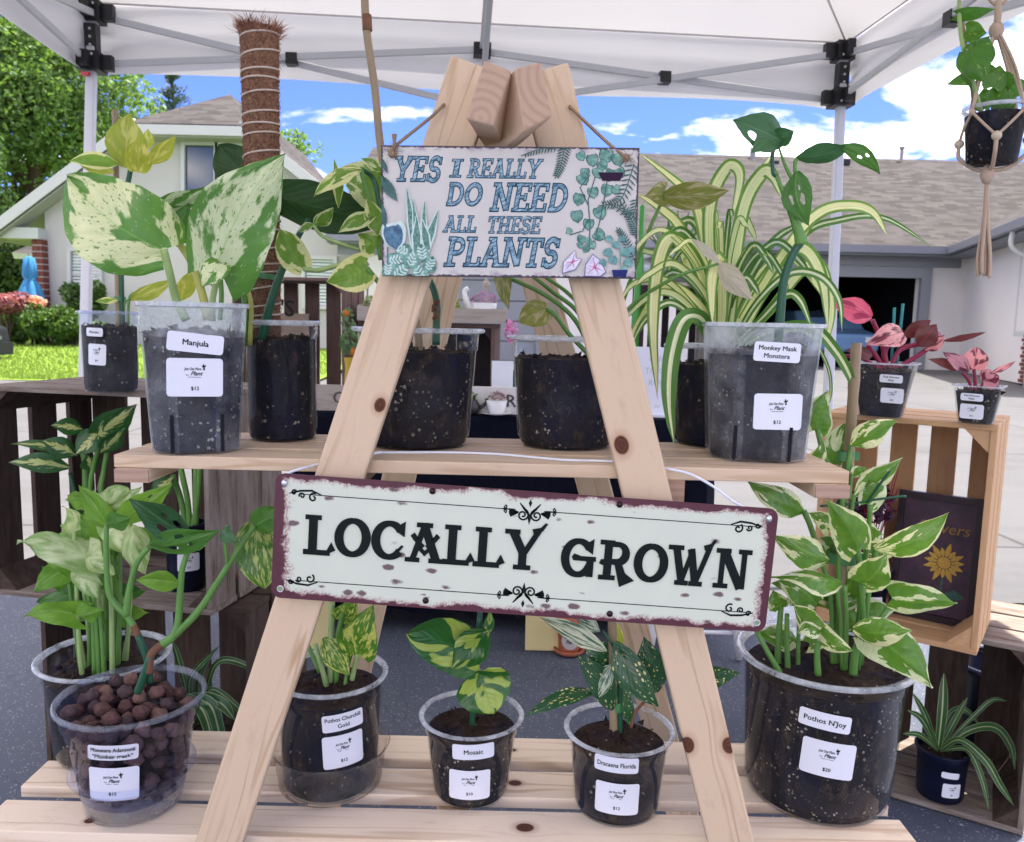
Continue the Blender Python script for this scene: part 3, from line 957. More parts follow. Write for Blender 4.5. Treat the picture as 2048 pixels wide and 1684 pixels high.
        for j in range(nv + 1):
            f = j / nv
            for k in range(nu + 1):
                g = k / nu
                p = a.lerp(b, g)
                sag = .012 * math.sin(g * 9 + i) + .02 * math.sin(math.pi * g)
                edge = max(0, 1 - min(g, 1 - g) / .05)
                p = p + Vector((0, 0, -f * (.27 - sag)))
                fold = .02 * math.sin(f * 8.5 + 1.5 * math.sin(g * 5 + i) + g * 3) + edge * .025 * math.sin(f * 17 + i)
                p += inw * (fold * min(1, f * 3) - .005)
                vs.append(p)
        for j in range(nv):
            for k in range(nu):
                q = j * (nu + 1) + k
                fs.append((q, q + 1, q + nu + 2, q + nu + 1))
        mb.add(vs, fs); vl = mb.build('valance', M_CANVAS, t, smooth=True)
        mb = MB(); mb.tube([a + inw * .004, b + inw * .004], .004, 6); mb.build('seam', plain('seam tape', (.55, .52, .5), .8), vl)
        mb = MB(); mb.tube([a.lerp(peak, k / 6) - Vector((0, 0, .006)) for k in range(7)], .004, 6); mb.build('seam', plain('seam tape', (.55, .52, .5), .8), t)
tent()
# ---------------------------------------------------------------- wood
def m_wood(name, light, dark, knots=(), rough=0.62, grain=1.0, line=0.5, weather=0.0):
    """local x runs along the grain; knots: (x, y, radius) on the board's broad face"""
    mt, n = newmat(name)
    co = n.coord()
    rn = n.rnd()
    x, y, z = n.sep(co)
    yy = y
    kmask = None
    for kx, ky, kr in knots:
        dxk, dyk = n.m('MULTIPLY', n.m('SUBTRACT', x, kx), 0.75), n.m('SUBTRACT', y, ky)
        d = n.m('SQRT', n.m('ADD', n.m('MULTIPLY', dxk, dxk), n.m('MULTIPLY', dyk, dyk)))
        g = n.m('POWER', 2.718, n.m('MULTIPLY', n.m('MULTIPLY', d, d), -1.0 / (3.2 * kr) ** 2))
        yy = n.m('SUBTRACT', yy, n.m('MULTIPLY', n.m('MULTIPLY', dyk, g), 0.75))
        core, halo = n.step(d, kr * 1.08, kr * 0.86), n.step(d, kr * 1.9, kr * 1.0)
        kmask = (core, halo, d) if kmask is None else (n.m('MAXIMUM', kmask[0], core), n.m('MAXIMUM', kmask[1], halo), n.m('MINIMUM', kmask[2], d))
    base = n.comb(n.m('ADD', n.m('MULTIPLY', x, 1.6), n.m('MULTIPLY', rn, 41.0)), n.m('MULTIPLY', yy, 22.0), n.m('MULTIPLY', z, 22.0))
    warp = n.noise(base, 1.1 * grain, 2.0, 0.5)
    rings = n.m('SINE', n.m('ADD', n.m('MULTIPLY', warp, 40.0), n.m('MULTIPLY', yy, 60.0)))
    rsel = n.noise(n.comb(n.m('ADD', n.m('MULTIPLY', x, 2.0), n.m('MULTIPLY', rn, 11.0)), n.m('MULTIPLY', yy, 34.0), n.m('MULTIPLY', z, 34.0)), 1.0, 2.0)
    rings = n.m('MULTIPLY', n.step(rings, 0.50, 1.0), n.step(rsel, .34, .60))
    fine = n.noise(n.comb(n.m('ADD', n.m('MULTIPLY', x, 7.0), n.m('MULTIPLY', rn, 17.0)), n.m('MULTIPLY', yy, 420.0), n.m('MULTIPLY', z, 420.0)), 1.0, 3.0, 0.6)
    big = n.noise(n.comb(n.m('ADD', n.m('MULTIPLY', x, 3.0), n.m('MULTIPLY', rn, 23.0)), n.m('MULTIPLY', y, 12.0), n.m('MULTIPLY', z, 12.0)), 1.0, 2.0)
    tone = n.m('MULTIPLY', n.m('SUBTRACT', n.m('FRACT', n.m('MULTIPLY', rn, 7.31)), 0.5), 0.35)
    c = n.mix(n.m('ADD', n.m('ADD', n.m('MULTIPLY', big, 0.45), n.m('MULTIPLY', fine, 0.35)), tone, clamp=True), light, tuple(a * .74 + b * .26 for a, b in zip(light, dark)))
    c = n.mix(n.m('MULTIPLY', rings, line), c, dark)
    dirt = n.noise(n.comb(n.m('ADD', n.m('MULTIPLY', x, 16.0), n.m('MULTIPLY', rn, 19.0)), n.m('MULTIPLY', y, 42.0), n.m('MULTIPLY', z, 42.0)), 1.0, 5.0, .75)
    c = n.mix(n.m('MULTIPLY', n.step(dirt, .56, .72), .22), c, tuple(v * .6 for v in dark))
    if weather:
        wz = n.noise(n.comb(n.m('MULTIPLY', x, 9.0), n.m('MULTIPLY', y, 60.0), n.m('ADD', n.m('MULTIPLY', z, 60.0), n.m('MULTIPLY', rn, 31.0))), 1.0, 5.0, 0.7)
        c = n.mix(n.m('MULTIPLY', n.step(wz, 0.42, 0.68), weather), c, (0.30, 0.275, 0.25))
        c = n.mix(n.m('MULTIPLY', n.step(wz, 0.40, 0.28), weather), c, tuple(v * 0.3 for v in dark))
    if kmask:
        kn = n.noise(n.comb(n.m('MULTIPLY', x, 160.0), n.m('MULTIPLY', y, 160.0), 0.0), 1.0, 2.0)
        c = n.mix(n.m('MULTIPLY', kmask[1], 0.45), c, (0.36, 0.18, 0.09))
        kr_ = n.m('SINE', n.m('MULTIPLY', kmask[2], 1500.0))
        kc = n.mix(n.m('ADD', n.m('MULTIPLY', kn, 0.7), n.m('MULTIPLY', kr_, 0.15)), (0.060, 0.022, 0.014), (0.17, 0.065, 0.035))
        c = n.mix(kmask[0], c, kc)
    n.out(n.bsdf(c, rough, n.bump(n.m('ADD', fine, n.m('MULTIPLY', rings, .5)), 0.12, 0.002)))
    return mt
PINE_L, PINE_D = (0.66, 0.505, 0.345), (0.40, 0.255, 0.135)
M_PINE = m_wood('planed pine', PINE_L, PINE_D, line=.6)
def m_endgrain(name, light, dark, ctr=None):
    mt, n = newmat(name)
    x, y, z = n.sep(n.coord())
    off = n.m('MULTIPLY', n.rnd(), .03)
    v = n.comb(0.0, n.m('ADD', y, off), n.m('ADD', z, .055))
    if ctr is not None:
        v = n.vm('MULTIPLY', n.vm('SUBTRACT', n.node('ShaderNodeNewGeometry').outputs['Position'], tuple(ctr)), (1, 0, 1))
    d = n.m('ADD', n.vm('LENGTH', v), n.m('MULTIPLY', n.noise(n.coord(), 25.0, 2.0), .006))
    rg = n.step(n.m('SINE', n.m('MULTIPLY', d, 620.0)), -.3, 1.0)
    nz = n.noise(n.coord(), 700.0, 3.0)
    c = n.mix(n.m('ADD', n.m('MULTIPLY', rg, .38), n.m('MULTIPLY', nz, .5)), light, dark)
    n.out(n.bsdf(c, .8, n.bump(nz, .25, .001)))
    return mt
M_END = m_endgrain('sawn end grain', (0.47, 0.33, 0.24), (0.32, 0.195, 0.13))

# ---------------------------------------------------------------- the plant stand
ZT, ZB = 0.872, 0.33            # tops of the upper and lower shelf
YLEG = 1.0
def plant_stand():
    t = thing('plant_stand', 'A-shaped pine plant stand with two slatted shelves', 'plant stand', (-.05, 1.15, 0))
    upY = Vector((0, -1, 0))
    # front legs: centre line from pixels, on the plane Y = YLEG
    def leg(xa, ya, xb, yb, w, knots_px, nm, Y=YLEG, wm=None):
        a, b = PY(xa, ya, Y + .01), PY(xb, yb, Y + .01)
        d = (b - a) / (b.z - a.z)
        foot = a + d * (0 - a.z)
        head = b
        c = (foot + head) / 2
        x = (head - foot).normalized()
        yv = upY.cross(x)
        ks = []
        for kx, ky, kr in knots_px:
            q = PY(kx, ky, Y) - c
            ks.append((q.dot(x), q.dot(yv), kr))
        m = m_wood('pine with knots ' + nm, PINE_L, PINE_D, ks, line=.75) if ks else M_PINE
        return board('leg', foot, head, w, .02, upY, m, t, .003)
    leg(440, 1684, 951, 132, .0605, [(760, 810, .0072)], 'a')
    leg(1461, 1684, 1087, 142, .0605, [(1243, 890, .0095), (1375, 1490, .009), (1458, 1491, .009)], 'b')
    # rear legs further back
    leg(632, 1684, 970, 200, .06, [], 'c', 1.42)
    leg(1330, 1500, 1055, 480, .06, [], 'd', 1.42)
    # two blocks at the top, running front to back, tilted with the legs
    for nm, q4, bk in (('l', ((968, 119), (1022, 141), (985, 252), (931, 237)), (.06, .5, -.01)), ('r', ((1030, 136), (1083, 122), (1106, 232), (1050, 262)), (-.17, .46, -.05))):
        Yf = .93
        pts = [PY(x, y, Yf) for x, y in q4]
        mb = MB()
        back = [p + Vector(bk) for p in pts]
        ctr = sum(pts, Vector()) / 4
        mb.hexa(pts, back)
        oc = (PY(962, 236, Yf) if nm == 'l' else PY(1128, 150, Yf))
        o = mb.build('top_block', None, t, mats=[m_endgrain('block end grain ' + nm, (0.52, 0.37, 0.26), (0.36, 0.225, 0.15), oc), M_PINE_Z], weld=False)
        for i, p in enumerate(o.data.polygons):
            p.material_index = 0 if i < 2 else 1
        md = o.modifiers.new('bevel', 'BEVEL'); md.width = .0025; md.segments = 2
    # upper shelf
    xl, xr = PY(227, 917, 1.022).x, PY(1700, 940, 1.022).x
    zt = ZT
    dz = PY(1700, 940, 1.022).z - PY(227, 917, 1.022).z
    for i in range(3):
        y = 1.022 + .034 + i * .080
        nm = 'slat'
        board(nm, (xl, y, zt - .0085), (xr, y, zt - .0085), .068, .017, (0, 0, 1), M_PINE, t, .0015)
    bz = zt - .017 - .0095
    for bx in (xl + .025, xr - .0225):
        ob = board('bearer', (bx, 1.019, bz), (bx, 1.285, bz), .045, .018, (0, 0, 1), M_PINE, t, .001)
    mb = MB()
    for bx, w in ((xl + .025, .043), (xr - .0225, .043)):
        pass
    # end grain faces of the bearers and the cleat by the right leg
    for bx in (xl + .025, xr - .0225):
        mb = MB(); mb.box((bx, 1.0175, bz), (.044, .003, .0172)); mb.build('bearer_end', M_END, t)
    cb = PY(1343, 978, 1.03)
    mb = MB(); mb.box((cb.x, 1.16, zt - .017 - .016), (.032, .27, .032)); mb.build('cleat', M_END, t)
    cb2 = PY(640, 960, 1.03)
    mb = MB(); mb.box((cb2.x + .03, 1.16, zt - .017 - .016), (.032, .27, .032)); mb.build('cleat', M_END, t)
    # lower shelf, three broad slats
    bl, br = -.742, .592
    for i, (y0, y1) in enumerate(((1.043, 1.117), (1.151, 1.225), (1.255, 1.330))):
        ks = {0: [(.0777 + .085, .008, .009)], 1: [(.075 + .03, -.006, .007)], 2: []}[i]
        ks = [(k[0], k[1], k[2]) for k in ks]
        if i == 0:
            q = GZ(1050, 1655, ZB); ks = [(q.x + .075, q.y - 1.08, .010), (q.x - .55, -.01, .006)]
        elif i == 1:
            q = GZ(1030, 1566, ZB); ks = [(q.x + .075, q.y - 1.188, .008)]
        else:
            q = GZ(1025, 1500, ZB); ks = [(q.x + .075, q.y - 1.2925, .005)]
        m = m_wood('brightened pine shelf %d' % i, (0.89, 0.745, 0.565), (0.56, 0.37, 0.22), ks, line=.7, grain=.7)  # paler than the legs: light falling on the lower shelf raised into the colour
        board('slat', (bl, (y0 + y1) / 2, ZB - .009), (br, (y0 + y1) / 2, ZB - .009), y1 - y0, .018, (0, 0, 1), m, t, .0015)
    for bx in (bl + .12, br - .12, -.077):
        board('bearer', (bx, 1.045, ZB - .0285), (bx, 1.36, ZB - .0285), .05, .02, (0, 0, 1), M_PINE, t, .001)
    return t
M_PINE_Z = m_wood('pine block side', (0.60, 0.43, 0.30), PINE_D, line=.25)
STAND = plant_stand()

# ---------------------------------------------------------------- lettering made of strokes and outlines
def arc(cx, cy, rx, ry, a0, a1, n=18):
    return [(cx + rx * math.cos(R(a0 + (a1 - a0) * i / n)), cy + ry * math.sin(R(a0 + (a1 - a0) * i / n))) for i in range(n + 1)]
def S(p0, p1, w): return ('s', [p0, p1], w)
def PL(*pts): return ('p', list(pts))
def ribbon2(pts, w):
    """2-D stroke to left and right outline"""
    n = len(pts)
    ws = w if isinstance(w, (list, tuple)) else [w] * n
    L, Rr = [], []
    for i, (x, y) in enumerate(pts):
        a, b = pts[max(i - 1, 0)], pts[min(i + 1, n - 1)]
        dx_, dy_ = b[0] - a[0], b[1] - a[1]
        l = math.hypot(dx_, dy_) or 1
        nx, ny = -dy_ / l * ws[i] / 2, dx_ / l * ws[i] / 2
        L.append((x + nx, y + ny)); Rr.append((x - nx, y - ny))
    return L, Rr
def serif(x, y, w, h=.07): return ('s', [(x - w / 2, y), (x + w / 2, y)], h)
# heavy display capitals, height 1; each: advance, strokes
BW = .19
def ring(cx, cy, rx, ry, a0=90, a1=450, thick=.2, thin=.12):
    p = arc(cx, cy, rx, ry, a0, a1, 36)
    ws = []
    for i in range(37):
        an = R(a0 + (a1 - a0) * i / 36)
        ws.append(thin + (thick - thin) * abs(math.cos(an)) ** 1.3)
    return ('s', p, ws)
DISPLAY = {
    'L': (.86, [S((.24, .04), (.24, .98), .21), serif(.24, .955, .42, .085), serif(.36, .05, .72, .10), PL((.60, .0), (.88, .13), (.76, .32), (.64, .1))]),
    'O': (1.04, [ring(.5, .5, .385, .435, thick=.22, thin=.11)]),
    'C': (.98, [ring(.5, .5, .385, .435, 42, 318, .22, .11), PL((.70, .86), (.93, 1.0), (.92, .62), (.74, .72)), PL((.72, .13), (.90, .36), (.84, .38), (.66, .2))]),
    'A': (1.06, [S((.50, .97), (.20, .06), .13), S((.48, .97), (.86, .06), .20), serif(.50, .955, .42, .085), serif(.19, .04, .38, .08), serif(.87, .04, .40, .08),
                 S((.34, .38), (.56, .20), .07), S((.72, .38), (.5, .20), .07), PL((.12, .66), (.26, .50), (.36, .58), (.22, .74)), PL((.94, .66), (.80, .50), (.70, .58), (.84, .74)),
                 S((.22, .60), (.48, .40), .06), S((.84, .60), (.58, .40), .06)]),
    'Y': (1.12, [S((.22, .95), (.50, .46), .20), S((.58, .44), (.94, 1.02), .12), S((.52, .04), (.52, .50), .20), serif(.20, .955, .40, .085), serif(.52, .04, .46, .085),
                 PL((.76, 1.05), (.80, .93), (1.04, 1.02), (1.16, 1.20), (1.10, 1.22), (.98, 1.10))]),
    'G': (1.12, [ring(.5, .5, .385, .435, 42, 330, .22, .11), PL((.70, .86), (.93, 1.0), (.92, .62), (.74, .72)), S((.86, .04), (.86, .50), .18), serif(.72, .49, .58, .085), PL((.36, .44), (.54, .44), (.54, .56), (.38, .60), (.32, .52))]),
    'R': (1.04, [S((.26, .04), (.26, .97), .20), serif(.22, .955, .40, .085), serif(.26, .04, .46, .085), ('s', [(.26, .92), (.52, .92)] + arc(.54, .69, .24, .23, 88, -92, 14) + [(.26, .46)], [.1] * 3 + [.1 + .1 * math.sin(math.pi * i / 14) for i in range(15)][:14] + [.1]),
                 PL((.46, .46), (.66, .46), (.80, .18), (1.06, .02), (.66, -.16)), PL((.02, .40), (.14, .36), (.3, .42), (.3, .52), (.06, .50))]),
    'W': (1.36, [S((.18, .95), (.40, .06), .18), S((.40, .08), (.66, .92), .10), S((.62, .92), (.80, .06), .18), S((.82, .08), (1.16, 1.02), .11), serif(.17, .955, .42, .085),
                 serif(.40, .04, .36, .085), serif(.82, .04, .36, .085), PL((.98, 1.05), (1.02, .93), (1.22, 1.02), (1.32, 1.20), (1.27, 1.22), (1.16, 1.10))]),
    'N': (1.06, [S((.20, .04), (.20, .95), .12), S((.24, .95), (.78, .02), .21), S((.84, .0), (.84, .95), .12), serif(.22, .955, .40, .085), serif(.20, .04, .40, .085), serif(.86, .955, .36, .085)]),
}
def slab(d, w=.17):
    return d
SW, SH = .17, .09
def sl(x, y, w=.34): return ('s', [(x - w / 2, y), (x + w / 2, y)], SH)
SLAB = {
    'Y': (.92, [S((.16, .95), (.45, .45), SW), S((.78, .95), (.45, .45), SW), S((.45, .05), (.45, .48), SW), sl(.15, .955), sl(.78, .955), sl(.45, .045, .42)]),
    'E': (.80, [S((.2, .05), (.2, .95), SW), sl(.38, .955, .68), sl(.38, .045, .70), sl(.36, .5, .40), S((.68, .95), (.68, .74), .09), S((.70, .05), (.70, .26), .09), S((.54, .40), (.54, .62), .08)]),
    'S': (.72, [('s', arc(.36, .72, .22, .235, 30, 250, 14) + arc(.36, .27, .235, .235, 80, -150, 14), SW * .92), S((.60, .70), (.60, .97), .08), S((.10, .30), (.10, .03), .08)]),
    'I': (.46, [S((.22, .05), (.22, .95), SW), sl(.22, .955, .40), sl(.22, .045, .40)]),
    'R': (.84, [S((.2, .05), (.2, .95), SW), ('s', [(.2, .92), (.42, .92)] + arc(.44, .71, .2, .21, 88, -88, 12) + [(.2, .50)], .12), S((.40, .48), (.70, .06), SW), sl(.18, .955, .30), sl(.2, .045, .40), sl(.74, .045, .26)]),
    'A': (.88, [S((.42, .95), (.14, .05), .14), S((.42, .95), (.72, .05), SW), sl(.38, .955, .30), sl(.14, .045, .32), sl(.73, .045, .34), S((.26, .33), (.60, .33), .09)]),
    'L': (.74, [S((.2, .05), (.2, .95), SW), sl(.2, .955, .40), sl(.36, .045, .66), S((.65, .05), (.65, .30), .09)]),
    'D': (.92, [S((.22, .05), (.22, .95), SW), ('s', [(.1, .93), (.40, .93)] + arc(.40, .5, .37, .43, 88, -88, 16) + [(.1, .07)], .14)]),
    'O': (.92, [('s', arc(.44, .5, .335, .42, 0, 360, 28), .16)]),
    'N': (.98, [S((.2, .05), (.2, .95), .14), S((.22, .93), (.72, .07), SW), S((.76, .05), (.76, .95), .14), sl(.16, .955, .30), sl(.2, .045, .36), sl(.78, .955, .34)]),
    'T': (.80, [S((.4, .05), (.4, .95), SW), sl(.4, .945, .70), sl(.4, .045, .40), S((.09, .95), (.09, .70), .09), S((.71, .95), (.71, .70), .09)]),
    'H': (.98, [S((.22, .05), (.22, .95), SW), S((.74, .05), (.74, .95), SW), sl(.22, .955, .36), sl(.22, .045, .36), sl(.74, .955, .36), sl(.74, .045, .36), S((.22, .5), (.74, .5), .11)]),
    'P': (.82, [S((.2, .05), (.2, .95), SW), ('s', [(.2, .92), (.44, .92)] + arc(.46, .69, .22, .23, 88, -88, 12) + [(.2, .46)], .13), sl(.18, .955, .30), sl(.22, .045, .44)]),
}
def glyphs(mb, text, font, place, x0, y0, h, grow=0.0, sx=1.0, shear=0.0, base=0.0, thick=0.0008, target=None):
    """place(x, y, off) maps the flat lettering onto its surface; target: total width"""
    adv = [(.42 if ch == ' ' else font[ch][0]) for ch in text]
    tot = sum(adv) * h
    if target: sx = target / tot
    x = x0
    lay = 0
    for ch, a in zip(text, adv):
        if ch != ' ':
            for st in font[ch][1]:
                lay += 1
                off = base + thick + (lay % 7) * 0.00004
                def mp(p, o): return place(x + (p[0] + shear * p[1]) * h * sx, y0 + p[1] * h, o)
                if st[0] == 's':
                    w = st[2]
                    w = [q + grow for q in w] if isinstance(w, (list, tuple)) else w + grow
                    pts = st[1]
                    if grow:
                        a_, b_ = pts[0], pts[1]
                        l = math.hypot(a_[0] - b_[0], a_[1] - b_[1]) or 1
                        e, f = pts[-1], pts[-2]
                        l2 = math.hypot(e[0] - f[0], e[1] - f[1]) or 1
                        if math.hypot(pts[0][0] - pts[-1][0], pts[0][1] - pts[-1][1]) > 1e-6:
                            pts = [(a_[0] + (a_[0] - b_[0]) / l * grow / 2, a_[1] + (a_[1] - b_[1]) / l * grow / 2)] + list(pts[1:-1]) + [(e[0] + (e[0] - f[0]) / l2 * grow / 2, e[1] + (e[1] - f[1]) / l2 * grow / 2)]
                    L, Q = ribbon2(pts, w)
                    k = len(L)
                    vs = [mp(p, off) for p in L] + [mp(p, off) for p in Q] + [mp(p, base) for p in L] + [mp(p, base) for p in Q]
                    fs = []
                    for i in range(k - 1):
                        fs += [(i, i + 1, k + i + 1, k + i), (i, 2 * k + i, 2 * k + i + 1, i + 1), (k + i, k + i + 1, 3 * k + i + 1, 3 * k + i)]
                    fs += [(0, k, 3 * k, 2 * k), (k - 1, 3 * k - 1, 4 * k - 1, 2 * k - 1)]
                    mb.add(vs, fs)
                else:
                    pts = st[1]
                    if grow:
                        cx_ = sum(p[0] for p in pts) / len(pts); cy_ = sum(p[1] for p in pts) / len(pts)
                        pts = [(p[0] + (p[0] - cx_) * grow * 2, p[1] + (p[1] - cy_) * grow * 2) for p in pts]
                    k = len(pts)
                    vs = [mp(p, off) for p in pts] + [mp(p, base) for p in pts]
                    mb.add(vs, [tuple(range(k))] + [(i, (i + 1) % k, (i + 1) % k + k, i + k) for i in range(k)])
        x += a * h * sx
    return x
def plane_map(o, ux, uy):
    nn = ux.cross(uy).normalized()
    if nn.y > 0: nn = -nn
    return lambda x, y, off=0.0: o + ux * x + uy * y + nn * off
STROKE = 1.0
def strokes(mb, place, pts, w, off):
    w = [q * STROKE for q in w] if isinstance(w, (list, tuple)) else w * STROKE
    L, Q = ribbon2(pts, w)
    k = len(L)
    mb.add([place(p[0], p[1], off) for p in L] + [place(p[0], p[1], off) for p in Q], [(i, i + 1, k + i + 1, k + i) for i in range(k - 1)])
def flatpoly(mb, place, pts, off):
    k = len(pts)
    cx_ = sum(p[0] for p in pts) / k; cy_ = sum(p[1] for p in pts) / k
    mb.add([place(cx_, cy_, off)] + [place(p[0], p[1], off) for p in pts], [(0, i + 1, (i + 1) % k + 1) for i in range(k)],
           [(.5, .5)] + [(.5 + .5 * math.cos(6.283 * i / k), .5 + .5 * math.sin(6.283 * i / k)) for i in range(k)])
def spiral(cx, cy, r, turns, start, sgn, n=22):
    return [(cx + r * (1 - .82 * i / n) * math.cos(R(start) + sgn * turns * 6.283 * i / n), cy + r * (1 - .82 * i / n) * math.sin(R(start) + sgn * turns * 6.283 * i / n)) for i in range(n + 1)]

# ---------------------------------------------------------------- LOCALLY GROWN tin sign
def m_tin():
    mt, n = newmat('enamelled tin')
    u, v, _ = n.sep(n.coord('UV'))               # metres from the lower left corner
    W, Hh = .626, .154
    co = n.comb(u, v, 0.0)
    ed = n.m('MINIMUM', n.m('MULTIPLY', n.m('MINIMUM', u, n.m('SUBTRACT', W, u)), .72), n.m('MULTIPLY', n.m('MINIMUM', v, n.m('SUBTRACT', Hh, v)), 1.35))
    side = n.m('MINIMUM', u, n.m('SUBTRACT', W, u))
    nz = n.noise(co, 42.0, 7.0, 0.66)
    nb = n.noise(co, 9.0, 2.0)
    e2 = n.m('SUBTRACT', ed, n.m('MULTIPLY', n.step(side, .045, .0), .003))
    nzs = n.m('SUBTRACT', n.step(nz, .28, .72), .5)
    nbs = n.m('SUBTRACT', n.step(nb, .25, .75), .5)
    q = n.m('ADD', e2, n.m('MULTIPLY', nzs, .013))
    q = n.m('ADD', q, n.m('MULTIPLY', nbs, .013))
    rust = n.step(q, .0078, .0062)
    pink = n.step(q, .0165, .007)
    cr_ = n.mix(n.noise(co, 14.0, 2.0), (.56, .60, .475), (.63, .66, .52))
    c = n.mix(n.m('MULTIPLY', n.step(n.m('SUBTRACT', n.noise(co, 330.0, 4.0, .7), n.m('MULTIPLY', pink, .22)), .40, .33), n.m('MULTIPLY', pink, .85)), cr_, (.20, .05, .07))
    c = n.mix(n.m('MULTIPLY', pink, .18), c, (.42, .22, .22))
    c = n.mix(rust, c, n.mix(n.noise(co, 90.0, 3.0), (.055, .008, .018), (.105, .02, .035)))
    # birch-like flecks
    vo = n.node('ShaderNodeTexVoronoi', {'Vector': n.comb(n.m('MULTIPLY', u, 30.0), n.m('MULTIPLY', v, 62.0), 0.0), 'Scale': 1.0, 'Randomness': 1.0})
    sel = n.m('GREATER_THAN', n.sep(vo.outputs['Color'])[0], .36)
    rad = n.m('ADD', n.m('MULTIPLY', n.sep(vo.outputs['Color'])[1], .17), .07)
    fl = n.step(n.m('ADD', vo.outputs['Distance'], n.m('MULTIPLY', n.m('SUBTRACT', n.noise(co, 160.0, 2.0), .5), .2)), n.m('ADD', rad, .05), n.m('SUBTRACT', rad, .05))
    c = n.mix(n.m('MULTIPLY', n.m('MULTIPLY', fl, sel), .9), c, (.085, .03, .04))
    n.out(n.bsdf(c, .38, n.bump(nz, .05, .002)))
    return mt
def tin_sign():
    Y = .978
    tl, tr, br, bl = PY(556, 944, Y), PY(1552, 1020, Y), PY(1536, 1263, Y), PY(537, 1196, Y)
    ux = ((tr - tl) + (br - bl)).normalized()
    uy = Vector((0, -1, 0)).cross(ux).normalized()
    if uy.z < 0: uy = -uy
    ctr = (tl + tr + br + bl) / 4
    W, Hh = .626, .154
    W = ((tr - tl).length + (br - bl).length) / 2
    Hh = ((tl - bl).length + (tr - br).length) / 2
    o = ctr - ux * W / 2 - uy * Hh / 2
    t = thing('hanging_sign', 'long cream tin sign with dark red rusty edge reading LOCALLY GROWN', 'sign', ctr)
    pm = plane_map(o, ux, uy)
    kx, ky = W / .626, Hh / .154
    def place(x, y, off=0.0): return pm(x * kx, y * ky, off)
    W0, H0 = .626, .154
    r = .012
    out = arc(W0 - r, H0 - r, r, r, 0, 90, 6) + arc(r, H0 - r, r, r, 90, 180, 6) + arc(r, r, r, r, 180, 270, 6) + arc(W0 - r, r, r, r, 270, 360, 6)
    mb = MB()
    k = len(out)
    mb.add([place(p[0], p[1], 0) for p in out], [tuple(range(k))], out)
    mb.add([place(p[0], p[1], -.0015) for p in out], [tuple(range(k - 1, -1, -1))], [(0.001, 0.001)] * k)
    mb.add([place(p[0], p[1], 0) for p in out] + [place(p[0], p[1], -.0015) for p in out], [(i, (i + 1) % k, (i + 1) % k + k, i + k) for i in range(k)], [(.001, .001)] * (2 * k))
    mb.build('plate', m_tin(), t)
    M_INK = plain('black enamel', (.004, .008, .008), .5, .2, spec=.15)
    mb = MB()
    glyphs(mb, 'LOCALLY', DISPLAY, place, .039, .058, .0475, grow=.035, target=.300, thick=.0014)
    mb.build('lettering', M_INK, t)
    mb = MB()
    glyphs(mb, 'GROWN', DISPLAY, place, .361, .053, .0475, grow=.035, target=.238, thick=.0014)
    mb.build('lettering', M_INK, t)
    # border lines and scrolls
    mb = MB()
    for y, sg in ((H0 - .0235, 1), (.0235, -1)):
        strokes(mb, place, [(.03, y), (.30, y)], .0011, .0003)
        strokes(mb, place, [(.335, y), (.60, y)], .0011, .0003)
    mb.build('border_line', M_INK, t)
    global STROKE
    STROKE = 1.6
    for sgn, cy in ((1, H0 - .0235), (-1, .0235)):
        mb = MB()
        cx_ = .3175
        off = .0004
        for s in (-1, 1):
            strokes(mb, place, spiral(cx_ + s * .0085, cy - sgn * .006, .0078, 1.6, 90 * sgn, s * sgn), .0014, off)
            strokes(mb, place, [(cx_ + s * .002, cy - sgn * .004), (cx_ + s * .009, cy + sgn * .004), (cx_ + s * .013, cy + sgn * .0085)], [.0022, .0016, .0008], off)
            for a in (18, 38, 58):
                strokes(mb, place, [(cx_ + s * .014, cy - sgn * .003), (cx_ + s * (.014 + .012 * math.cos(R(a - 30))), cy - sgn * (.003 + .010 * math.sin(R(a - 30))))], [.0012, .0026], off)
            strokes(mb, place, [(cx_ + s * .020, cy), (cx_ + s * .034, cy)], .0011, off)
            for d in (-1, 1):
                strokes(mb, place, spiral(cx_ + s * .031, cy + d * .0025, .0024, 1.1, 90 * d, s * d, 10), .0010, off)
        flatpoly(mb, place, [(cx_, cy + sgn * .014), (cx_ + .0022, cy + sgn * .009), (cx_, cy + sgn * .004), (cx_ - .0022, cy + sgn * .009)], off)
        flatpoly(mb, place, [(cx_, cy - sgn * .018), (cx_ + .0022, cy - sgn * .010), (cx_, cy - sgn * .003), (cx_ - .0022, cy - sgn * .010)], off)
        mb.build('ornament', M_INK, t)
        for cxx, s in ((.040, 1), (W0 - .040, -1)):
            mb = MB()
            strokes(mb, place, spiral(cxx + s * .008, cy - sgn * .0035, .0060, 1.1, 60, s * sgn, 16), .0014, off)
            strokes(mb, place, spiral(cxx - s * .006, cy - sgn * .002, .0040, 1.2, 200, -s * sgn, 14), .0013, off)
            strokes(mb, place, spiral(cxx - s * .016, cy + sgn * .0015, .0035, 1.2, 20, s * sgn, 14), .0013, off)
            strokes(mb, place, [(cxx - s * .022, cy), (cxx - s * .008, cy + sgn * .004), (cxx + s * .006, cy + sgn * .005), (cxx + s * .018, cy + sgn * .0005)], [.0008, .0016, .0016, .0008], off)
            mb.build('ornament', M_INK, t)
    STROKE = 1.0
    # rivets, corner screws and the hanging wire
    for x, y in ((.195, H0 - .0085), (.428, H0 - .0085), (.195, .0095), (.428, .0095)):
        mb = MB(); mb.ball(place(x, y, .0), .0042, 14, (1, .7, 1)); mb.build('rivet', plain('dark rivet', (.03, .012, .016), .2, .2, 30, .6), t, smooth=True)
